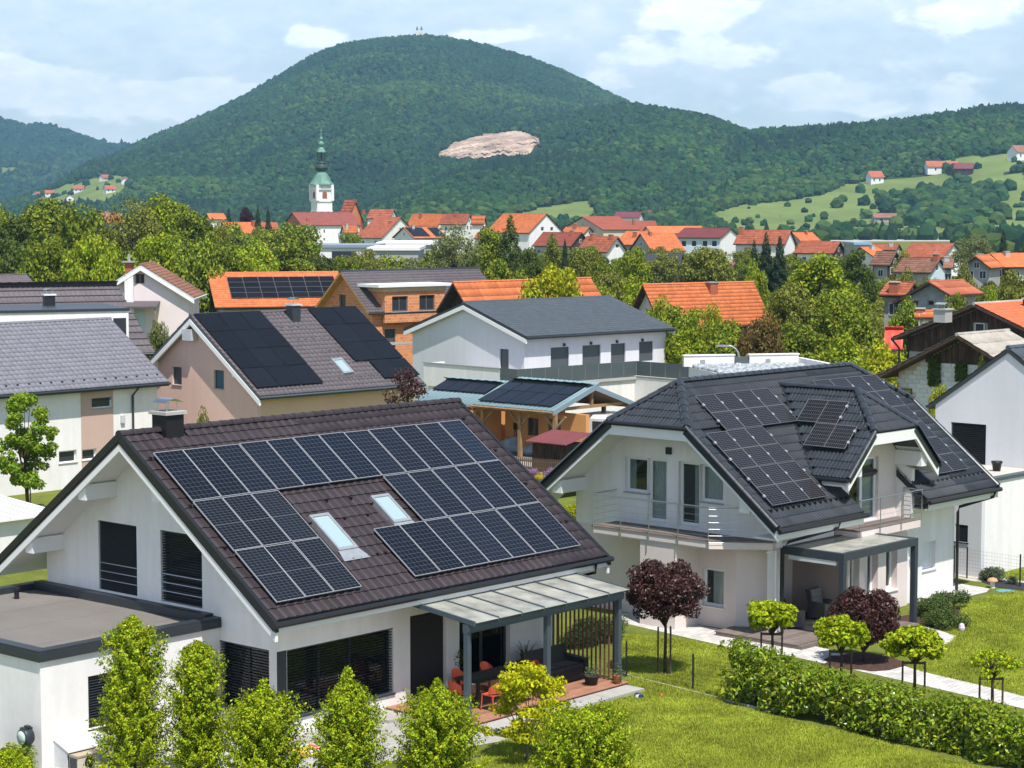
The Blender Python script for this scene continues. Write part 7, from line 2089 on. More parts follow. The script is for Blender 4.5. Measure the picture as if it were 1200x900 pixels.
flat_hall('pale blue flat roof at the far edge of the farm group', 1002, 1020, 284, 289, 420, 14, OLDGREY, mat('light blue sheet', (.22, .36, .46), .5, .3))

def church():
    D = 735.0; x = at(377, 250, D).x
    r = empty('church_tower', (x, D, 0), math.radians(28), 'white baroque church tower with green copper onion spire', 'church tower')
    k = D * 1.0 / F
    z = lambda y: at(377, y, D).z
    w = 25.5 * k / 2 / 1.36
    COPPER = mat('green copper', (.13, .25, .20), .6, .3, .2, noise=[(.6, .25), (3, .2)]); DARKCOP = mat('dark weathered copper', (.035, .060, .052), .6, .3, .2, noise=(.8, .3))
    mb = MB(); mb.box(-w, w, -w, w, 0, z(217)); mb.build('shaft', WHITE, r)
    for y, h, o in ((236.5, .35, .28), (218.5, .6, .45), (248, .35, .2)):
        mb = MB(); mb.box(-w - o, w + o, -w - o, w + o, z(y), z(y) + h); mb.build('cornice', WHITE, r)
    for sx, sy in ((-1, -1), (1, -1), (-1, 1), (1, 1)):
        mb = MB(); mb.box(sx * w - .5, sx * w + .5, sy * w - .5, sy * w + .5, z(236.4) + .35, z(218.6)); mb.build('pilaster', WHITE, r)
    SH = mat('red brown shutters', (.30, .10, .06), .8, .2)
    for f in range(4):
        a = f * math.pi / 2; ax = Vector((math.cos(a), math.sin(a), 0)); n = Vector((-math.sin(a), math.cos(a), 0)) * -1
        Fc = Face(n * -w if False else Vector((n.x, n.y, 0)) * w, ax, Vector((-n.x, -n.y, 0)))
        mb = MB(); z0, z1 = z(232.5), z(224.5); pts = [(-.85, z0), (.85, z0), (.85, z1 - .7)] + [(.85 * math.cos(t), z1 - .7 + .7 * math.sin(t)) for t in (.5, 1.0, 1.57, 2.1, 2.6)] + [(-.85, z1 - .7)]
        mb.prism([Fc.P(p, q, -.12) for p, q in pts], Fc.n * .1); mb.build('belfry_window', SH, r)
        mb = MB(); zt = z(221.2); mb.prism([Fc.P(p, q, -.5) for p, q in ((-2.4, zt - .3), (2.4, zt - .3), (2.4, zt), (0, zt + 1.1), (-2.4, zt))], Fc.n * .48); mb.build('gable_moulding', WHITE, r)
        for kx in (-.45, .45):
            mb = MB(); mb.fbox(Fc, kx * w - .3, kx * w + .3, z(247.6) - .9, z(247.6), -.03, .0); mb.build('slit_window', FARGLASS, r)
    R = lambda px: px * k / 2 * .92
    prof = [(R(31.5), z(216.8)), (R(31), z(215.6)), (R(25), z(212.5)), (R(20), z(208.5)), (R(16), z(204.5)), (R(12), z(202)), (R(10), z(200.5))]
    mb = MB(); mb.lathe(prof, 8, ph=math.pi / 8); mb.build('dome', COPPER, r)
    mb = MB(); mb.lathe([(R(11), z(200.5)), (R(15), z(199)), (R(17), z(196.8)), (R(15.5), z(194.5)), (R(12), z(192.5)), (R(13), z(191)), (R(11), z(189.5)), (R(11), z(188))], 12); mb.build('onion', DARKCOP, r)
    mb = MB()
    for q in range(8):
        a = q * math.pi / 4; mb.box(R(10) * math.cos(a) - .22, R(10) * math.cos(a) + .22, R(10) * math.sin(a) - .22, R(10) * math.sin(a) + .22, z(188), z(179))
    mb.lathe([(R(4), z(188)), (R(4), z(179))], 8); l = mb.build('lantern', DARKCOP, r); l['kind'] = 'stuff'
    mb = MB(); mb.lathe([(R(12), z(179)), (R(12.5), z(178)), (R(10), z(176)), (R(7), z(173.5)), (R(4), z(172)), (R(7), z(170.5)), (R(8), z(168.5)), (R(6), z(166.5)), (R(2.6), z(165)), (R(4.6), z(163.5)), (R(4.6), z(162.2)), (R(2.4), z(160.5)), (R(1.2), z(157.5)), (R(2), z(156.6)), (R(.8), z(155.8))], 10); mb.build('spire', COPPER, r)
    mb = MB(); mb.box(-.10, .10, -.10, .10, z(155.8), z(149.5)); mb.box(-.75, .75, -.09, .09, z(153), z(152.2)); mb.build('cross', COPPER, r)
church()

def hill_spot(hill, px, D):
    return Vector(((px - 600) / F * D, D, float(height(hill, np.array([px]), np.array([D]))[0])))
def hill_houses():
    # twin towered pilgrimage church on the summit
    p = hill_spot('mountain', 493.5, 3495); k = 3495 / F
    c = empty('pilgrimage_church', p, 0, 'tiny cream church with twin dark spires on the mountain top', 'church')
    mb = MB(); mb.prism([(-4 * k, 0, -6), (5 * k, 0, -6), (5 * k, 0, 5.2 * k), (.5 * k, 0, 7 * k), (-4 * k, 0, 5.2 * k)], (0, 20, 0)); mb.build('nave', mat('cream church wall', (.75, .72, .62), .8, .2), c)
    for x in (-3.5, 1.5):
        mb = MB(); mb.box(x * k - 1.2 * k, x * k + 1.2 * k, -3, 3, -6, 9 * k); t = mb.build('tower', MATS['cream church wall'], c)
        mb = MB(); mb.lathe([(1.5 * k, 9 * k), (1.1 * k, 10.5 * k), (.3 * k, 13.5 * k)], 8, (x * k, 0, 0)); mb.build('spire', mat('slate spire', (.05, .08, .10), .6, .3), t)
    # homesteads in the meadows
    def home(hill, px, py, w, d, h, rz, label, roof=TILE_RUST, wl=WHITE):
        D = hill_at(hill, px, py)
        p = hill_spot(hill, px, D); r = empty('farmhouse', p, rz, label, 'house', 'homesteads on the hills')
        mb = MB(); mb.prism([(-w / 2, -d / 2, -2), (-w / 2, d / 2, -2), (-w / 2, d / 2, h * .55), (-w / 2, 0, h * .95), (-w / 2, -d / 2, h * .55)], (w, 0, 0)); mb.build('wall', wl, r)
        mb = MB()
        for sy in (-1, 1): mb.prism([(-w / 2 - .6, sy * (d / 2 + .8), h * .50), (-w / 2 - .6, 0, h), (-w / 2 - .6, 0, h * .96), (-w / 2 - .6, sy * (d / 2 + .8), h * .46)], (w + 1.2, 0, 0))
        mb.build('roof', roof, r)
        for x in (-.25, .2):
            mb = MB(); mb.box(x * w - .6, x * w + .6, -d / 2 - .06, -d / 2 - .003, h * .15, h * .38); mb.build('window', FARGLASS, r)
    home('right_ridge', 1023, 215, 11, 9, 9.5, .3, 'red roofed chalet alone at the top of the meadow')
    home('right_ridge', 1101, 202, 26, 10, 9, .1, 'long red farm roof beside the upper meadow')
    home('right_ridge', 1127, 205, 14, 9, 9, -.3, 'dark red barn next to the long farm roof', TILE_MAROON, DARKWOOD)
    home('right_ridge', 1192, 187, 17, 11, 11, .5, 'white house with pale roof on the slope at the picture edge', TILE_OLD)
    home('right_ridge', 1036, 260, 16, 8, 5.5, .1, 'low grey stable at the foot of the meadow', TILE_OLD, OLDGREY)
    home('front_ridge', 763, 257, 12, 8, 6, .2, 'white cottage with reddish roof below the wooded slope', TILE_MAROON)
    for k, (px, py, lab) in enumerate(((95, 225, 'white far farmhouse with red roof in the valley clearing'), (60, 230, 'pink roofed far farmhouse beside a clearing edge'), (130, 226, 'far red roof under the woods of the clearing'), (125, 212, 'tiny pale house at the top of the clearing'), (46, 232, 'white speck of a house low in the valley'), (150, 216, 'tiny red roof above the clearing'), (84, 236, 'lone red roof high in the far woods'))):
        home('mountain', px, py, 10, 7.5, 7, .3 * k, lab, TILE_RUST, WHITE)
hill_houses()

def field_fence():
    # the long screen along the highway and its posts
    g = empty('noise_barrier', (0, 0, 0), 0, 'long grey green highway barrier with many thin posts across the fields', 'barrier')
    a, b = ground(955, 279.5), ground(1290, 279.0); n = 56
    d = (b - a) / n; sd = Vector((-d.y, d.x, 0)).normalized() * .08
    PM = mat('barrier panel', (.20, .24, .23), .6, .3, noise=(.2, .15), objr=.15)
    for k in range(n):
        q0 = a + d * k + d * .02; q1 = a + d * (k + 1) - d * .02
        mb = MB(); mb.hexa([q0 - sd, q1 - sd, q1 + sd, q0 + sd] + [v + Vector((0, 0, 3.0)) for v in (q0 - sd, q1 - sd, q1 + sd, q0 + sd)]); mb.build('barrier_panel', PM, g)
        mb = MB(); mb.tube([a + d * k, a + d * k + Vector((0, 0, 5.2))], .14, 5); mb.build('post', GALV, g)
    mb = MB(); P = [ground(x, y) + Vector((0, 0, .03)) for x, y in ((940, 283), (1300, 282.5), (1300, 280), (940, 280.5))]
    mb.add(P, [(0, 1, 2, 3)]); tag(mb.build('road', CONCRETE), kind='structure')
    mb = MB(); P = [ground(x, y) + Vector((0, 0, .02)) for x, y in ((1130, 345), (1300, 345), (1300, 331), (1140, 332))]
    mb.add(P, [(0, 1, 2, 3)]); tag(mb.build('meadow', MEADOW), kind='structure')
    mb = MB(); P = [ground(x, y) + Vector((0, 0, .02)) for x, y in ((600, 256.5), (700, 256.5), (740, 254), (600, 254))]
    mb.add(P, [(0, 1, 2, 3)]); tag(mb.build('ploughed_field', mat('bare soil', (.28, .20, .12), .95, .05, noise=(.05, .15))), kind='structure')
field_fence()
# ------------------------------------------------------------------ trees between the houses
LM = {
    'mid': leaf_mat('mid green leaf', (0.175, 0.22, 0.018), .58, .24, objr=.16),
    'bright': leaf_mat('bright green leaf', (0.24, 0.3, 0.016), .55, .28, objr=.14),
    'yellow': leaf_mat('yellow green leaf', (0.36, 0.38, 0.016), .50, .32, objr=.10),
    'dark': leaf_mat('dark green leaf', (0.085, 0.12, 0.018), .38, .25, objr=.12),
    'olive': leaf_mat('olive leaf', (0.185, 0.2, 0.03), .55, .24, objr=.14),
    'grey': leaf_mat('willow leaf', (0.18, 0.205, 0.07), .34, .32, objr=.10),
    'spruce': leaf_mat('spruce needle', (0.026, 0.048, 0.018), .35, .12, objr=.12),
    'copper': leaf_mat('copper beech leaf', (.040, .014, .018), .40, .20, hue=.02, objr=.1),
    'russet': leaf_mat('russet leaf', (0.15, 0.105, 0.03), .36, .28, objr=.1),
}
PROTO = {
    'round': [(10, 4.6, broadleaf_proto(101 + k, 10, 4.6, 1.6, 60, 120, .44, LM['mid'], rmin=.20, rmax=.36)) for k in range(3)],
    'tall': [(14, 4.4, broadleaf_proto(111 + k, 14, 4.4, 2.2, 70, 120, .44, LM['mid'], egg=.15, rmin=.20, rmax=.36)) for k in range(3)],
    'airy': [(14, 5.0, broadleaf_proto(121, 14, 5.0, 3.4, 56, 90, .36, LM['olive'], rmin=.18, rmax=.30, low=-.6)), (13, 4.6, broadleaf_proto(122, 13, 4.6, 3.0, 52, 90, .36, LM['olive'], rmin=.18, rmax=.30, low=-.6))],
    'bush': [(5, 2.6, broadleaf_proto(131 + k, 5, 2.6, .3, 40, 300, .28, LM['bright'], low=-1)) for k in range(2)],
    'poplar': [(14, 2.2, broadleaf_proto(141, 14, 2.2, 1.2, 44, 170, .36, LM['olive'], rmin=.28, rmax=.5, flat=1.6))],
    'spruce': [(14, 3.2, conifer_proto(151, 14, 3.2, 13, 900, .40, LM['spruce'])), (14, 2.8, conifer_proto(152, 14, 2.8, 13, 900, .40, LM['spruce']))],
}
NT = [0]
def tree(px, yt, wpx, D, kind, leaf, label, group='trees between the houses', name=None, yb=None):
    P = PROTO[kind]; H0, a0, (tm, cm) = P[NT[0] % len(P)]; NT[0] += 1
    g = at(px, yt, D); H = g.z
    sxy = wpx / 2 * D / F / a0 * (1.0 if kind in ('spruce', 'poplar') else 1.10); sz = H / H0
    if yb is not None:      # crown that starts lower than its height suggests
        pass
    nm = name or {'spruce': 'conifer', 'poplar': 'poplar', 'bush': 'bush'}.get(kind, 'tree')
    r = empty(nm, (g.x, D, 0), (NT[0] * 2.399) % 6.283, label, {'bush': 'bush', 'spruce': 'conifer'}.get(kind, 'tree'), group)
    r.scale = (sxy, sxy, sz)
    t = link('trunk', tm, r); c = link('crown', cm, r)
    m = LM[leaf]
    if cm.materials[0] != m:
        c.material_slots[0].link = 'OBJECT'; c.material_slots[0].material = m
WOODL = 'trees of the wood behind the brown roofs'
TR = [
    # the wood on the left
    (-12, 236, 80, 262, 'tall', 'mid', 'big tree cut by the picture edge, deep in the left wood', WOODL),
    (18, 258, 66, 235, 'tall', 'dark', 'dark tree second from the edge of the left wood', WOODL),
    (52, 236, 84, 258, 'tall', 'mid', 'tall rounded tree towering over the low dark roof', WOODL),
    (92, 244, 70, 250, 'round', 'mid', 'tree just left of the hidden white gable in the wood', WOODL),
    (12, 288, 70, 205, 'round', 'dark', 'shady tree in front of the wood above the low dark roof', WOODL),
    (58, 284, 74, 200, 'round', 'mid', 'broad tree above the middle of the brown grey roof', WOODL),
    (104, 280, 70, 196, 'round', 'bright', 'light green tree behind the small brick topped chimney', WOODL),
    (132, 300, 52, 188, 'bush', 'bright', 'fresh green bush touching the pale gable edge', WOODL),
    (154, 234, 86, 268, 'airy', 'olive', 'airy olive tree with open dark branches in the wood', WOODL),
    (192, 225, 76, 276, 'tall', 'bright', 'highest bright tree of the left wood', WOODL),
    (222, 250, 70, 258, 'tall', 'mid', 'full green tree right of the highest one in the wood', WOODL),
    (182, 276, 76, 215, 'round', 'bright', 'leafy tree straight behind the pinkish gable', WOODL),
    (228, 286, 72, 208, 'round', 'mid', 'tree between the pinkish gable and the orange solar roof', WOODL),
    (252, 262, 54, 262, 'airy', 'olive', 'slim airy tree left of the dormered orange roof', WOODL),
    (262, 290, 64, 228, 'round', 'mid', 'round tree rising over the corner of the orange solar roof', WOODL),
    (300, 292, 66, 226, 'round', 'bright', 'round bright tree over the middle of the orange solar roof', WOODL),
    (338, 288, 62, 236, 'tall', 'mid', 'tree over the right part of the orange solar roof', WOODL),
    (346, 258, 66, 330, 'round', 'mid', 'round tree before the parish building brick gable', None),
    (380, 296, 66, 240, 'round', 'dark', 'dark round tree below the grey blue school roof', None),
    (426, 290, 46, 300, 'round', 'olive', 'pale round tree left of the white flat hall', None),
    (412, 270, 34, 420, 'round', 'mid', 'small tree before the dark roofed house by the church', None),
    (440, 300, 54, 250, 'round', 'olive', 'soft green tree under the white hall roof', None),
    (478, 300, 60, 245, 'round', 'grey', 'grey green tree to the left of the willow', None),
    (408, 297, 54, 262, 'round', 'mid', 'leafy tree hiding the lower wall of the school', None),
    (458, 297, 58, 256, 'round', 'bright', 'fresh tree in front of the long white hall', None),
    (504, 291, 52, 262, 'round', 'mid', 'tree at the right end of the long white hall', None),
    (288, 240, 26, 520, 'tall', 'copper', 'copper beech with purple black crown', None),
    (268, 243, 18, 530, 'spruce', 'spruce', 'dark spruce just left of the copper beech', None),
    (302, 240, 18, 515, 'spruce', 'spruce', 'first dark spruce right of the copper beech', None),
    (314, 243, 17, 512, 'spruce', 'spruce', 'second dark spruce right of the copper beech', None),
    # middle
    (535, 258, 66, 250, 'airy', 'grey', 'large silvery willow behind the unfinished brick house', None),
    (572, 262, 48, 255, 'tall', 'mid', 'tree wedged between the willow and the dark conifer', None),
    (598, 251, 62, 252, 'spruce', 'dark', 'dark broad conifer in the middle of the town trees', None),
    (620, 282, 40, 250, 'tall', 'dark', 'dark slender tree right of the broad conifer', None),
    (588, 300, 60, 220, 'round', 'mid', 'bushy tree at the foot of the broad conifer', None),
    (646, 305, 78, 157, 'round', 'yellow', 'glowing yellow green tree over the red roof', None),
    (649, 270, 24, 290, 'poplar', 'olive', 'thin pale poplar before the rust red roof', None),
    (662, 280, 20, 285, 'spruce', 'spruce', 'small dark conifer beside the thin poplar', None),
    (684, 288, 54, 235, 'round', 'olive', 'olive round tree behind the yellow green one', None),
    (712, 302, 54, 215, 'round', 'mid', 'tree below the plain white gable', None),
    (742, 287, 44, 258, 'round', 'bright', 'round bright tree left of the dark banded barn', None),
    (720, 316, 60, 195, 'round', 'olive', 'dull green tree at the slate roof ridge end', None),
    (752, 326, 66, 182, 'round', 'bright', 'bright tree between slate roof and long orange roof', None),
    (772, 352, 54, 165, 'bush', 'bright', 'glossy bush beside the slate roof corner', None),
    (700, 330, 52, 185, 'bush', 'mid', 'low bush peeping over the slate ridge', None),
    (826, 288, 66, 255, 'round', 'olive', 'olive orchard tree in front of the maroon roofed house', None),
    (792, 356, 66, 158, 'round', 'mid', 'green tree in front of the left end of the long orange roof', None),
    (826, 350, 58, 152, 'airy', 'bright', 'light leaved tree before the middle of the long orange roof', None),
    (806, 382, 66, 150, 'bush', 'bright', 'dense bush above the white flat roof parapet', None),
    (858, 380, 70, 148, 'bush', 'mid', 'bush behind the street lamp', None),
    (846, 372, 52, 150, 'round', 'mid', 'tree just left of the russet bush', None),
    (892, 368, 60, 146, 'round', 'russet', 'russet brown tree at the end of the long orange roof', None),
    (898, 271, 34, 285, 'spruce', 'spruce', 'tallest of three dense dark conifers by the cream house', None),
    (914, 276, 32, 283, 'spruce', 'spruce', 'outer one of three dense dark conifers, away from the cream house', None),
    (884, 280, 26, 284, 'spruce', 'spruce', 'lowest of three dense dark conifers, next to the maroon roof', None),
    (884, 308, 30, 235, 'bush', 'bright', 'small fresh tree in front of the dark conifers', None),
    (962, 293, 92, 190, 'tall', 'bright', 'huge bright broadleaf tree right of the dark conifers', None),
    (932, 330, 66, 172, 'round', 'olive', 'olive tree under the huge bright one', None),
    (1004, 288, 44, 225, 'tall', 'dark', 'dark olive tree behind the huge bright one', None),
    (986, 338, 80, 160, 'round', 'mid', 'broad green tree in the middle of the right grove', None),
    (942, 374, 72, 150, 'round', 'mid', 'leafy tree above the white parapet end', None),
    (984, 392, 70, 140, 'bush', 'bright', 'bright leafy bush touching the black roof ridge', None),
    (1010, 356, 50, 165, 'round', 'olive', 'tree before the red metal shed', None),
    (1034, 402, 52, 140, 'bush', 'yellow', 'sunny low bush left of the block walled barn', None),
    (1006, 420, 46, 132, 'bush', 'bright', 'leafy bush right behind the black roof ridge end', None),
    (1066, 352, 44, 178, 'bush', 'mid', 'round bush under the grey gabled house', None),
    (1122, 340, 38, 176, 'bush', 'mid', 'bush right of the grey gabled house', None),
    (1062, 318, 34, 215, 'bush', 'olive', 'low hedge like bush before the brown farmhouse', None),
    (1090, 322, 40, 208, 'bush', 'grey', 'grey green bush below the pale blue gable', None),
    (1128, 312, 34, 212, 'bush', 'olive', 'bush left of the grey barn', None),
    (1192, 314, 58, 180, 'round', 'olive', 'tree at the picture edge in front of the grey barn', None),
    (1140, 272, 56, 330, 'airy', 'grey', 'bare looking pale tree right of the white gabled barn roof', None),
    (1176, 268, 22, 420, 'spruce', 'spruce', 'dark spruce beside the highway barrier', None),
    (1164, 340, 30, 172, 'bush', 'bright', 'small garden shrub on the sunny meadow strip', None),
    (1104, 447, 34, 104, 'bush', 'yellow', 'yellow green shrub before the block wall', None),
    (1150, 425, 26, 108, 'bush', 'dark', 'dark climber bush against the board gable', None),
    (185, 372, 30, 150, 'bush', 'grey', 'spiky grey green shrub beside the porch roof', None),
]
for (px, yt, w, D, kind, lf, lab, grp) in TR:
    if grp == WOODL: yt -= 9
    tree(px, yt, w, D, kind, lf, lab, grp or 'trees between the houses')
# low growth that fills the gardens between the trees
def undergrowth():
    rng = np.random.default_rng(77)
    P = []; spots = [(-60, 360, 190, 300, 240), (360, 720, 185, 300, 260), (690, 1060, 150, 270, 300), (1040, 1240, 190, 300, 120), (760, 1010, 134, 150, 60)]
    for (x0, x1, Da, Db, n) in spots:
        D = rng.uniform(Da, Db, n); px = rng.uniform(x0, x1, n); P.append(np.stack([(px - 600) / F * D, D, np.zeros(n)], 1))
    P = np.concatenate(P)
    # keep clear of the houses
    keep = np.ones(len(P), bool)
    for o in list(COL.objects):
        if o.type == 'EMPTY' and o.get('category') in ('house', 'barn', 'carport', 'shed', 'building', 'hall'):
            M = mw(o).inverted(); q = np.array([(M @ Vector(p))[:] for p in P])
            bb = [c for ch in o.children if ch.type == 'MESH' and ch.name.split('.')[0] == 'roof' for c in ch.bound_box]
            if bb:
                bx = [b[0] for b in bb]; by = [b[1] for b in bb]
                keep &= ~((q[:, 0] > min(bx) - 1.5) & (q[:, 0] < max(bx) + 1.5) & (q[:, 1] > min(by) - 1.5) & (q[:, 1] < max(by) + 1.5))
    fx = 600 + F * P[:, 0] / P[:, 1]; keep &= ~((fx > 640) & (fx < 840) & (P[:, 1] < 175))
    P = P[keep]; n = len(P)
    protos = [PROTO['bush'][0][2][1].copy(), PROTO['bush'][1][2][1].copy()]
    for p, m in zip(protos, ('mid', 'olive')): p.materials[0] = LM[m]
    s = rng.uniform(.45, 1.0, n)
    scatter('undergrowth', P, np.stack([np.zeros(n)] * 2 + [rng.uniform(0, 6.3, n)], 1), np.stack([s * 1.2, s * 1.2, s * rng.uniform(.6, 1.0, n)], 1), rng.integers(0, 2, n), protos)
undergrowth()

def town_trees():
    rng = np.random.default_rng(78); P = []; H = []
    for (x0, x1, Da, Db, n, h0, h1) in ((-40, 360, 290, 420, 60, 7, 12), (360, 560, 330, 400, 26, 4, 6.5), (520, 1000, 300, 395, 85, 4.5, 7.5), (900, 1010, 330, 420, 20, 4, 6), (1000, 1240, 262, 300, 34, 3, 5), (640, 960, 400, 560, 50, 4, 7)):
        D = rng.uniform(Da, Db, n); px = rng.uniform(x0, x1, n); P.append(np.stack([(px - 600) / F * D, D, np.zeros(n)], 1)); H.append(rng.uniform(h0, h1, n))
    P = np.concatenate(P); H = np.concatenate(H); n = len(P)
    pr = [PROTO['round'][k][2][1].copy() for k in range(2)] + [PROTO['tall'][0][2][1].copy()]
    for p, m in zip(pr, ('mid', 'olive', 'dark')): p.materials[0] = LM[m]
    idx = rng.integers(0, 3, n); k = H / np.where(idx == 2, 14, 10); s = k * rng.uniform(.85, 1.25, n)
    o = scatter('town_trees', P, np.stack([np.zeros(n)] * 2 + [rng.uniform(0, 6.3, n)], 1), np.stack([s, s, k], 1), idx, pr)
town_trees()

# ------------------------------------------------------------------ garden plants close to the camera
HORN = leaf_mat('hornbeam leaf', (.27, .345, .012), .62, .24, hue=.032)
MAPLE = leaf_mat('golden maple leaf', (0.46, 0.47, 0.01), .50, .34, hue=.02)
LAUREL = leaf_mat('laurel leaf', (.225, .30, .015), .66, .22, hue=.032, rough=.28, spec=.5)
CATALPA = leaf_mat('globe tree leaf', (0.3, 0.37, 0.012), .52, .30, hue=.025)
PURPLE = leaf_mat('purple plum leaf', (.062, .023, .019), .50, .18, hue=.03, rough=.4, spec=.35)
PINE = leaf_mat('dwarf pine needle', (0.075, 0.115, 0.028), .40, .15, hue=.02)
GARDEN = 'row of young columnar hornbeams along the front'
def column_prof(a, belly=.45):
    return lambda t: a * min(1.0, .03 + ((1 - t) / belly) ** (1.0 if belly < .4 else 1.35))
def hornbeam(px, yt, wpx, D, label, seed, belly=.46):
    g = at(px, yt, D); H = g.z; a = wpx / 2 * D / F
    t, c = spray_crown(seed, H, column_prof(a, belly), 1000, 36, .082, HORN, up=1.25, z0=.03, spike=.45, aspect=.5)
    plant('hornbeam', label, 'tree', (g.x, D, 0), seed, (t, c), GARDEN)
hornbeam(155, 711, 80, 50.2, 'tallest columnar hornbeam, standing before the annex wall', 1, .30)
hornbeam(231, 742, 66, 49.8, 'columnar hornbeam covering the corner of annex and house', 2, .28)
hornbeam(309, 790, 90, 48.6, 'columnar hornbeam under the blinds of the corner window', 3)
hornbeam(407, 774, 80, 48.0, 'columnar hornbeam before the white strip beside the big window', 4)
hornbeam(513, 789, 94, 48.4, 'broad columnar hornbeam in front of the pergola corner post', 5)
hornbeam(686, 826, 104, 48.2, 'low bushy hornbeam on the lawn edge, rightmost of the row', 6, .40)

def golden_maple():
    g = ground(617, 893); rng = np.random.default_rng(41)
    C = []; Rd = []
    H = 2.35
    for k in range(90):
        th = rng.uniform(0, 6.283); t = rng.uniform(0, 1); r = (1.25 - .65 * t) * rng.uniform(.35, 1.0)
        C.append(np.array([r * math.cos(th), r * math.sin(th), .70 + 1.75 * t])); q = rng.uniform(.18, .32); Rd.append(np.array([q, q, q * .5]))
    P, Nn = clump_points(rng, C, Rd, 2200); V, Q = leaf_quads(rng, P, Nn, .085, .75, .3)
    plant('maple', 'golden leaved young maple on the lawn in front of the terrace', 'tree', g, 0, (trunk_mesh(rng, 1.5, .045, [tuple(c) for c in C], m=mat('grey bark', (.20, .17, .14), .9, .1), fork=.3, limbs=18), np_mesh('crown', V, Q, MAPLE)), 'trees on the lawns')
golden_maple()

def staked(parent, posts, h, bar=True):
    for (x, y) in posts:
        mb = MB(); mb.tube([(x, y, 0), (x, y, h)], .03, 6); mb.build('stake', STAKE, parent)
    if bar and len(posts) > 1:
        for (p, q) in zip(posts, posts[1:]):
            mb = MB(); mb.box(-.5, .5, -.02, .02, -.035, .035); d = Vector((q[0] - p[0], q[1] - p[1], 0))
            o = mb.build('cross_bar', STAKE, parent); o.location = ((p[0] + q[0]) / 2, (p[1] + q[1]) / 2, h - .05); o.rotation_euler = (0, 0, math.atan2(d.y, d.x)); o.scale = (d.length, 1, 1)
def globe(px, yc, wpx, hpx, D, label, seed, m, leaf, group, n=2500, trunk_r=.045, base=None, flat=.55, stakes=True, nclump=56, name='globe_tree'):
    g = at(px, yc, D) if base is None else Vector((base.x, base.y, at(px, yc, base.y).z))
    D = g.y; zc = g.z; a = wpx / 2 * D / F * 1.12; c = hpx / 2 * D / F * 1.1
    rng = np.random.default_rng(seed)
    C, Rd = crown_clumps(rng, a * .78, c * .75, zc, nclump, a * .18, a * .30, flat=flat, low=-.75)
    P, Nn = clump_points(rng, C, Rd, n); V, Q = leaf_quads(rng, P, Nn, leaf, .62, .5)
    mb = MB(); mb.tube([(0, 0, 0), (.02, .01, zc * .5), (0, 0, zc)], [trunk_r * 1.15, trunk_r, trunk_r * .6], 8)
    idx = list(range(nclump)); rng.shuffle(idx)
    for k in idx[:14]:
        mb.tube([(0, 0, zc - c * .9), tuple((C[k] + np.array([0, 0, zc - c * .6])) / 2), tuple(C[k])], [trunk_r * .5, trunk_r * .3, .006], 5)
    r = plant(name, label, 'tree', (g.x, D, 0), 0, (mb.mesh('trunk', BARK, True), np_mesh('crown', V, Q, m)), group)
    if stakes: staked(r, [(-.30, .12), (.30, .05)] if name != 'purple_tree' else [(-.20, .10), (.16, -.14), (.18, .18)], zc - c * .8 if name != 'purple_tree' else 1.45, name != 'purple_tree')
    return r
ST = 'globe trees standing behind the laurel hedge'
globe(905, 722, 66, 46, 59.5, 'globe tree over the left end of the hedge, before the terrace armchairs', 51, CATALPA, .135, ST)
globe(986, 742, 70, 48, 57.8, 'globe tree directly in front of the purple leaved bush', 52, CATALPA, .135, ST)
globe(1072, 755, 74, 48, 56.2, 'globe tree below the right pergola post, before the lawn', 53, CATALPA, .135, ST)
globe(1163, 776, 62, 42, 54.4, 'smaller thin globe tree near the right end of the hedge', 54, CATALPA, .11, ST, n=1300, nclump=30)
globe(781, 694, 96, 84, 61.4, 'purple leaved round tree on a single stem, staked on the lawn', 55, PURPLE, .095, 'trees on the lawns', n=3000, base=ground(779, 791), flat=.85, nclump=80, name='purple_tree')
globe(1017, 725, 86, 82, 63, 'dark purple bushy tree beside the deck of the black roofed house', 56, PURPLE, .095, 'trees on the lawns', n=3000, base=ground(1012, 776), flat=.9, nclump=80, stakes=False, name='purple_tree')
def mulch(px, py, r):
    g = ground(px, py); mb = MB(); n = 24; rng = random.Random(int(px))
    mb.add([(g.x, g.y, .05)] + [(g.x + r * rng.uniform(.85, 1.1) * math.cos(a), g.y + r * rng.uniform(.85, 1.1) * math.sin(a), .006) for a in [2 * math.pi * k / n for k in range(n)]], [(0, 1 + k, 1 + (k + 1) % n) for k in range(n)])
    o = mb.build('bark_mulch', MULCH); o['kind'] = 'stuff'
mulch(779, 791, .55); mulch(1012, 776, 1.3)
mulch(1094, 727, 1.2); mulch(1112, 718, 1.0)

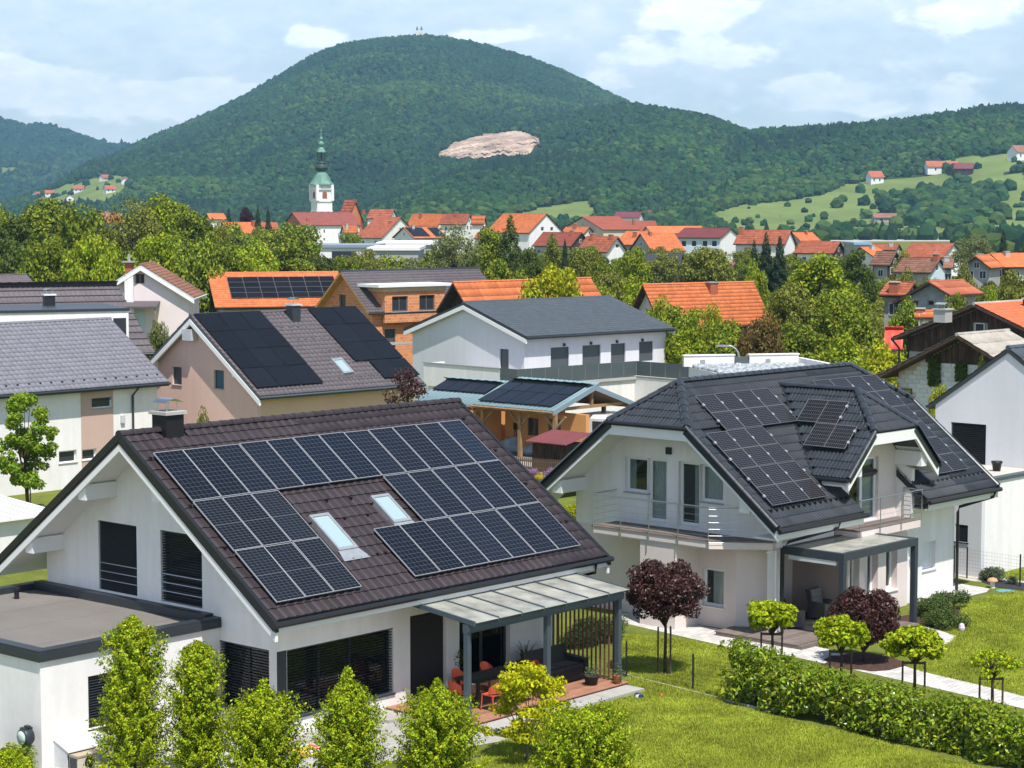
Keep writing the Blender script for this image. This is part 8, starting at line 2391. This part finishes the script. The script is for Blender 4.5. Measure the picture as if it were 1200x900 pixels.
# laurel hedge, a dense wall of leaves with twigs inside
def hedge():
    a, b = ground(846, 822), ground(1256, 917)
    d = b - a; L = d.length; ang = math.atan2(d.y, d.x)
    r = empty('hedge', a, ang, 'long clipped laurel hedge with glossy leaves between the two lawns', 'hedge')
    rng = np.random.default_rng(61); Hh, Wd = 1.10, 1.15
    tall = lambda x: 1 + .42 * math.exp(-max(x, 0) / 2.2)
    C = []; Rd = []
    for k in range(620):
        u = rng.uniform(); x = rng.uniform(0, L); q = rng.uniform(.15, .30)
        y, z = ((rng.normal(.10, .07), rng.uniform(.12, 1.0) * (Hh - .12)) if u < .45 else (rng.uniform(.1, Wd - .1), Hh - .2 + rng.normal(0, .09)) if u < .8 else (Wd - .12, rng.uniform(.2, 1) * (Hh - .15)))
        z *= tall(x); C.append(np.array([x, y + .12 * math.sin(x * 1.9), z + .09 * math.sin(x * 2.3 + 1) * (z > .7)])); Rd.append(np.array([q, q * .9, q]))
    P, nn = clump_points(rng, C, Rd, 1150)
    V, Q = leaf_quads(rng, P, nn, .155, .45, .0)
    link('foliage', np_mesh('foliage', V, Q, LAUREL), r)
    # shoots that stick out
    m = 5200; xs = rng.uniform(-.1, L, m); k = rng.integers(0, 420, m); cx = rng.uniform(-.1, L, 420)[k]; cy = rng.uniform(-.05, Wd, 420)[k]
    hz = rng.uniform(0, .30, m)
    P = np.stack([cx + rng.normal(0, .05, m), cy + rng.normal(0, .05, m), (Hh - .06) * (1 + .42 * np.exp(-np.maximum(cx, 0) / 2.2)) + hz * .8], 1); nn = unit_vecs(rng, m); V, Q = leaf_quads(rng, P, nn, .12, .42)
    link('shoot', np_mesh('shoot', V, Q, leaf_mat('fresh laurel shoot', (.20, .28, .022), .3, .35)), r)
    mb = MB()
    for q in range(int(L / .28)):
        x0 = .1 + q * .28; y0 = Wd / 2 + random.Random(q).uniform(-.25, .25)
        mb.tube([(x0, y0, 0), (x0 + .05, y0 + .03, .6), (x0 + .12 * math.sin(q), y0 + .1 * math.cos(q), 1.0)], [.025, .02, .008], 5)
    g = mb.build('stems', BARK, r); g['kind'] = 'stuff'
hedge()

def low_plants():
    def shrub(px, py, w, h, label, m, seed, leaf=.085, per=3200, name='shrub', D=None):
        g = ground(px, py); rng = np.random.default_rng(seed)
        C, Rd = crown_clumps(rng, w * .8, h * .5, h * .5, 16, w * .28, w * .45, flat=.8, low=-.5)
        P, Nn = clump_points(rng, C, Rd, per); V, Q = leaf_quads(rng, P, Nn, leaf, .4, -.6)
        r = empty(name, g, 0, label, 'shrub'); link('foliage', np_mesh('foliage', V, Q, m), r)
        mb = MB()
        for k in range(6): mb.tube([(0, 0, 0), tuple(C[k] * .9)], [.02, .006], 5)
        mb.build('stems', BARK, r)
    shrub(1092, 722, .75, .62, 'low dark dwarf pine beside the right pergola post', PINE, 1)
    shrub(1116, 713, .72, .60, 'low dwarf pine nearest the white side wall', PINE, 2)
    shrub(1108, 735, .80, .50, 'spreading dwarf pine at the lawn edge in front of the others', PINE, 3)
    shrub(1163, 680, .62, .42, 'soft grey green shrub in the strip by the white annex', LEAF_GREY, 4)
    shrub(1186, 684, .30, .25, 'tiny grey green cushion plant beside the soft shrub', LEAF_GREY, 5)
    shrub(12, 912, .75, .78, 'bright green bush cut by the lower picture corner', HORN, 6, leaf=.09)
    shrub(700, 750, .95, .50, 'low trimmed shrub seen through the pergola slats', LEAF_DARK, 7)
    shrub(716, 742, .60, .55, 'rounded shrub at the corner of the paved path', PINE, 8)
    shrub(676, 757, .85, .45, 'low green shrub behind the sofa, seen through the slats', LEAF_DARK, 9)
    shrub(632, 566, .35, .5, 'yellow flowering plant by the picket fence', leaf_mat('yellow petals', (.55, .42, .02), .3, .3), 10)
    shrub(620, 562, .55, .6, 'mauve flowering plant by the picket fence', leaf_mat('mauve petals', (.35, .20, .35), .3, .3), 11)
    shrub(646, 561, .5, .5, 'mauve flower clump at the end of the picket fence', MATS['mauve petals'], 12)
low_plants()
# young street maple on the left lawn and shrubs beyond the roofs
def street_maple():
    g = ground(31, 602); rng = np.random.default_rng(71); H = at(35, 462, g.y).z
    C = []; Rd = []
    for k in range(75):
        t = rng.uniform(0, 1); th = rng.uniform(0, 6.283); r = 1.5 * math.sin(math.pi * (t * .85 + .12)) ** .7 * rng.uniform(.3, 1); C.append(np.array([r * math.cos(th), r * math.sin(th), 1.35 + (H - 1.45) * t])); q = rng.uniform(.24, .42); Rd.append(np.array([q, q, q * .8]))
    P, Nn = clump_points(rng, C, Rd, 1300); V, Q = leaf_quads(rng, P, Nn, .17, .7, .3)
    r = plant('maple', 'young street maple with fresh leaves in front of the pink wall strip', 'tree', g, 0, (trunk_mesh(rng, H * .8, .10, [tuple(c) for c in C], fork=.3, limbs=16), np_mesh('crown', V, Q, leaf_mat('fresh maple leaf', (.21,.31,.024), .36, .36))), 'trees on the lawns')
    staked(r, [(.22, -.1)], 1.3, False)
street_maple()
def purple_back():
    g = at(472, 432, 92); rng = np.random.default_rng(73); a = .9; H = g.z
    C, Rd = crown_clumps(rng, .8, 1.1, H - 1.1, 26, .25, .42, flat=.9); P, Nn = clump_points(rng, C, Rd, 420); V, Q = leaf_quads(rng, P, Nn, .15, .6)
    plant('purple_tree', 'dark russet purple tree behind the brown ridge', 'tree', (g.x, 92, 0), 0, (trunk_mesh(rng, H, .08, [tuple(c) for c in C]), np_mesh('crown', V, Q, PURPLE)), 'trees on the lawns')
    for k, (px, y, w, D, lab) in enumerate(((236, 486, 34, 84, 'sparse pale shrub behind the black chimney'), (266, 490, 26, 86, 'small leafy shrub below the salmon gable'))):
        tree(px, y, w, D, 'bush', 'olive', lab)
    tree(692, 505, 12, 100, 'poplar', 'yellow', 'slender fresh sapling beside the white van')
    tree(672, 590, 46, 92, 'bush', 'yellow', 'bright bush glimpsed beneath the black roof eave')
    tree(1062, 292 + 4, 30, 330, 'bush', 'olive', 'bush at the end of the highway barrier field')
purple_back()
# vine on the block wall
def vine():
    r = empty('vine', HN.root.location, HN.root.rotation_euler.z, 'climbing vine hanging over the white block wall', 'vine'); rng = np.random.default_rng(81)
    P = []
    for (x0, y0, x1, y1, n) in ((1090, 418, 1103, 452, 900), (1122, 424, 1134, 446, 600)):
        for _ in range(n):
            q = hit(HN.root, (rng.uniform(x0, x1), rng.uniform(y0, y1)), HN.FG.o, HN.FG.n); P.append((q.x - rng.uniform(.03, .25), q.y, q.z))
    P = np.array(P); nn = unit_vecs(rng, len(P)); nn[:, 0] = -np.abs(nn[:, 0]) - .4; nn /= np.linalg.norm(nn, axis=1, keepdims=True)
    V, Q = leaf_quads(rng, P, nn, .2, .7, .3); link('foliage', np_mesh('foliage', V, Q, LM['dark']), r)
vine()

# ------------------------------------------------------------------ paths, fence and small things in the gardens
PAVER = mat('pale concrete pavers', (.50, .48, .45), .9, .15)
def paver_mat():
    m = PAVER; nt = m.node_tree; N = nt.nodes.new; L = nt.links.new; b = nt.nodes['Principled BSDF']
    tc = N('ShaderNodeTexCoord'); mp = N('ShaderNodeMapping'); mp.inputs['Rotation'].default_value = (0, 0, math.radians(-48)); L(tc.outputs['Object'], mp.inputs[0])
    br = N('ShaderNodeTexBrick'); br.inputs['Scale'].default_value = 1; br.inputs['Brick Width'].default_value = .40; br.inputs['Row Height'].default_value = .20; br.inputs['Mortar Size'].default_value = .008; br.inputs['Bias'].default_value = -.1
    br.inputs['Color1'].default_value = (.58, .56, .53, 1); br.inputs['Color2'].default_value = (.40, .385, .36, 1); br.inputs['Mortar'].default_value = (.22, .21, .19, 1)
    L(mp.outputs[0], br.inputs['Vector']); L(br.outputs['Color'], b.inputs['Base Color'])
    bp = N('ShaderNodeBump'); bp.inputs['Strength'].default_value = .5; bp.inputs['Distance'].default_value = .01; L(br.outputs['Fac'], bp.inputs['Height']); bp.invert = True; L(bp.outputs[0], b.inputs['Normal'])
paver_mat()
def sheet(name, pts, z, m):
    mb = MB(); P = [ground(x, y) + Vector((0, 0, z)) for x, y in pts]; mb.add(P, [tuple(range(len(P)))]); o = mb.build(name, m)
    if o.data.polygons[0].normal.z < 0: o.data.flip_normals()
    return tag(o, kind='structure')
sheet('path', [(716, 727), (724, 718), (748, 719), (800, 729), (872, 743), (900, 741), (940, 754), (1000, 768), (1026, 772), (1048, 777), (1080, 787), (1148, 803), (1260, 831), (1260, 845), (1180, 826), (1080, 803), (1000, 785), (930, 770), (852, 758), (790, 744)], .008, PAVER)
sheet('path', [(1066, 733), (1082, 733), (1122, 746), (1108, 757), (1076, 748), (1060, 744)], .009, PAVER)
sheet('path', [(1072, 703), (1112, 682), (1160, 690), (1156, 694), (1118, 703), (1090, 712), (1072, 716)], .009, PAVER)
sheet('gravel_strip', [(1116, 676), (1118, 670), (1150, 674), (1260, 690), (1260, 694), (1140, 681)], .006, MATS['pale roof gravel'])
sheet('mulch_strip', [(1150, 682), (1150, 676), (1175, 680), (1260, 691), (1260, 699), (1170, 689)], .010, mat('dark slate mulch', (.035, .035, .042), .9, .2, noise=(8, .3), bump=(20, .6, .03)))
sheet('path', [(0, 566), (0, 562), (66, 563), (66, 566)], .006, CONCRETE)
def edging():
    k = empty('lawn_edging', (0, 0, 0), 0, 'thin pale kerb stones edging the lawn below the mesh fence', 'kerb')
    a, b = ground(722, 789), ground(905, 835); n = 9
    d = (b - a) / n; sd = Vector((-d.y, d.x, 0)).normalized() * .03
    for i in range(n):
        q0 = a + d * i + d * .01; q1 = a + d * (i + 1) - d * .01
        mb = MB(); mb.hexa([q0 - sd, q1 - sd, q1 + sd, q0 + sd] + [v + Vector((0, 0, .05)) for v in (q0 - sd, q1 - sd, q1 + sd, q0 + sd)]); mb.build('kerb_stone', CONCRETE, k)
edging()
def mesh_fence(pts, h, label, nwire_z=9, step=.2, posts=True, pw=.05):
    f = empty('mesh_fence', (0, 0, 0), 0, label, 'fence')
    WM = mat('dark green wire', (.020, .028, .024), .5, .3)
    for i, (p, q) in enumerate(zip(pts, pts[1:])):
        d = (q - p); L = d.length; d.normalize(); mb = MB()
        for k in range(nwire_z): mb.tube([p + Vector((0, 0, .06 + (h - .1) * k / (nwire_z - 1))), q + Vector((0, 0, .06 + (h - .1) * k / (nwire_z - 1)))], .0024, 4, caps=False)
        k = 0.0
        while k < L:
            mb.tube([p + d * k + Vector((0, 0, .05)), p + d * k + Vector((0, 0, h))], .0016, 4, caps=False); k += step
        o = mb.build('wire_panel', WM, f); o['kind'] = 'stuff'
    for p in pts:
        mb = MB(); mb.box(p.x - pw / 2, p.x + pw / 2, p.y - pw / 2, p.y + pw / 2, 0, h + .06); mb.build('post', BLACKM, f)
p1, p2 = ground(734, 793), ground(812, 809); dd = (p2 - p1)
mesh_fence([p1 - dd * .75, p1, p2, p2 + dd * .9], 1.02, 'black posted wire mesh fence crossing the lawn between the two houses', step=.06)
q1, q2 = ground(1133, 678), ground(1260, 697)
mesh_fence([ground(1118, 676.5), q1, q1.lerp(q2, .5), q2], 1.15, 'fine wire mesh fence with dark post before the white annex', step=.12)
def small_things():
    g = ground(750, 775); m = empty('manhole_cover', g, 0, 'round concrete manhole cover in the lawn under the purple tree', 'manhole cover')
    mb = MB(); mb.lathe([(.42, 0), (.42, .02), (.38, .03)], 24); mb.build('cover', CONCRETE, m)
    g = ground(1178, 693); m = empty('manhole_cover', g, 0, 'round blue green plastic lid in the lawn by the slate strip', 'lid')
    mb = MB(); mb.lathe([(.34, 0), (.34, .02), (.28, .03)], 24); mb.build('cover', mat('blue green plastic', (.10, .30, .30), .5, .3), m)
    g = ground(1163, 689); m = empty('garden_mushroom', g, 0, 'mushroom shaped garden ornament with tan cap on the lawn', 'ornament')
    mb = MB(); mb.lathe([(.10, 0), (.08, .2), (.09, .26)], 12); mb.build('stem', mat('pale ceramic', (.6, .58, .55), .5, .3), m)
    mb = MB(); mb.lathe([(.20, .25), (.20, .29), (.14, .36), (.04, .39)], 14); mb.build('cap', mat('tan ceramic', (.48, .28, .16), .6, .3), m)
    g = ground(1127, 740); m = empty('garden_lamp', g, 0, 'small pale lilac garden marker at the path corner', 'ornament')
    mb = MB(); mb.lathe([(.09, 0), (.11, .12), (.08, .24), (.02, .28)], 12); mb.build('body', mat('pale lilac', (.6, .5, .65), .5, .3), m)
    g = ground(749, 819); m = empty('robot_mower', g, .4, 'small silver and blue object lying on the lawn beside the stone step', 'mower')
    mb = MB(); mb.lathe([(.12, .03), (.14, .06), (.10, .11), (.03, .13)], 14); mb.build('shell', PALEMETAL, m, True)
    mb = MB(); mb.lathe([(.05, -.03), (.08, -.03), (.08, .03), (.05, .03)], 12)
    for s in (-1, 1):
        w = mb.build('wheel', mat('toy dark blue', (.03, .05, .14), .5, .3), m); w.location = (0, s * .12, .081); w.rotation_euler = (math.pi / 2, 0, 0)
    b = empty('ball', ground(775, 817), 0, 'little orange ball on the lawn', 'ball')
    mb = MB(); mb.lathe([(.01, 0), (.035, .01), (.05, .05), (.035, .09), (.01, .10)], 10); mb.build('ball_skin', ORANGE, b, True)
    # red goal frame and white pool cover in the left garden
    g = ground(88, 566); m = empty('goal_frame', g, .4, 'red and white tube goal frame in front of the white wall', 'goal')
    R = mat('red tube', (.6, .04, .03), .4, .4)
    mb = MB(); mb.tube([(-.75, 0, 0), (-.75, 0, .85)], .045, 8); mb.tube([(.9, 0, 0), (.9, 0, .85)], .045, 8); mb.build('upright', [R], m)
    mb = MB(); mb.tube([(-.75, 0, .88), (.9, 0, .88)], .04, 8); mb.build('crossbar', SOFFIT, m)
    for x in (-.75, .9):
        mb = MB(); mb.tube([(x, 0, .85), (x, 1.0, .03)], .03, 6); mb.build('stay', SOFFIT, m)
    g = ground(8, 660); m = empty('white_shelter', g, math.radians(48), 'white box like garden shelter with ribbed roof beyond the brown roof', 'shelter')
    mb = MB(); mb.box(-3, 1.4, -1.2, 3.0, 0, 1.9); mb.build('walls', WHITE, m)
    mb = MB(); mb.hexa([(-3.2, -1.5, 1.92), (1.7, -1.5, 1.92), (1.7, 3.2, 2.25), (-3.2, 3.2, 2.25), (-3.2, -1.5, 1.99), (1.7, -1.5, 1.99), (1.7, 3.2, 2.32), (-3.2, 3.2, 2.32)]); ro = mb.build('roof', SOFFIT, m)
    for k in range(9):
        x = -3.0 + k * .55; mb = MB(); mb.hexa([(x, -1.48, 1.991), (x + .05, -1.48, 1.991), (x + .05, 3.18, 2.321), (x, 3.18, 2.321), (x, -1.48, 2.04), (x + .05, -1.48, 2.04), (x + .05, 3.18, 2.37), (x, 3.18, 2.37)]); mb.build('roof_rib', PALEMETAL, ro)
    mb = MB(); mb.box(1.55, 1.63, -1.4, -1.32, 0, 1.91); mb.build('post', GREYFRAME, m)
small_things()

# grass blades on the near lawns, in small tufts
def grass():
    tufts = []
    GM = leaf_mat('grass blade', (.335, .385, .044), .35, .30, hue=.03, objr=.25, patch=.38)
    for s in range(3):
        rng = np.random.default_rng(s); V = []; Q = []
        for k in range(14):
            x, y = rng.normal(0, .06, 2); th = rng.uniform(0, 6.28); h = rng.uniform(.04, .085); w = .006; bx, by = math.cos(th) * h * .5, math.sin(th) * h * .5; px_, py_ = -math.sin(th) * w, math.cos(th) * w
            b = len(V); V += [(x - px_, y - py_, 0), (x + px_, y + py_, 0), (x + bx + px_ * .3, y + by + py_ * .3, h), (x + bx - px_ * .3, y + by - py_ * .3, h)]; Q.append((b, b + 1, b + 2, b + 3))
        tufts.append(np_mesh('grass_tuft', np.array(V), np.array(Q), GM))
    rng = np.random.default_rng(5); P = []
    for (poly, n) in (([(520, 930), (590, 868), (700, 822), (760, 812), (740, 800), (728, 745), (790, 750), (880, 765), (850, 780), (845, 826), (1000, 862), (1200, 915), (1200, 940)], 52000),
                      ([(1060, 790), (1110, 752), (1130, 710), (1180, 694), (1230, 700), (1240, 838), (1150, 810)], 14000), ([(1180, 672), (1240, 660), (1240, 690)], 2500)):
        G = np.array([ground(*p)[:2] for p in poly]); lo, hi = G.min(0), G.max(0); k = 0
        pts = rng.uniform(lo, hi, (n * 3, 2)); ins = poly_in([tuple(g) for g in G], pts[:, 0], pts[:, 1]); pts = pts[ins][:n]
        P.append(np.concatenate([pts, np.zeros((len(pts), 1))], 1))
    P = np.concatenate(P)
    # not on paving, decks and beds
    keep = np.ones(len(P), bool)
    for o in COL.objects:
        if o.name.split('.')[0] in ('path', 'gravel_strip', 'mulch_strip', 'gravel_yard', 'paved_yard') and o.type == 'MESH':
            poly = [(v.co.x, v.co.y) for v in o.data.vertices]; keep &= ~poly_in(poly, P[:, 0], P[:, 1])
    Mi = np.array(BM.inverted()); q = P @ Mi[:3, :3].T + Mi[:3, 3]; keep &= ~((q[:, 0] > 5.0) & (q[:, 0] < 12.3) & (q[:, 1] > -8.95) & (q[:, 1] < 5))
    P = P[keep]; n = len(P); s = rng.uniform(.6, 1.25, n)
    scatter('grass', P, np.stack([np.zeros(n)] * 2 + [rng.uniform(0, 6.3, n)], 1), np.stack([s, s, s], 1), rng.integers(0, 3, n), tufts)
grass()
# ------------------------------------------------------------------ summer haze
def haze():
    m = bpy.data.materials.new('haze'); m.use_nodes = True; nt = m.node_tree; nt.nodes.clear()
    out = nt.nodes.new('ShaderNodeOutputMaterial'); v = nt.nodes.new('ShaderNodeVolumePrincipled')
    v.inputs['Color'].default_value = (.36, .70, 1.0, 1); v.inputs['Density'].default_value = HAZE; v.inputs['Anisotropy'].default_value = 0.3
    nt.links.new(v.outputs[0], out.inputs['Volume'])
    mb = MB(); mb.box(-7100, 7100, -310, 9100, -3.0, 560); o = mb.build('haze', m); o['kind'] = 'stuff'
HAZE = 0.00012
haze()
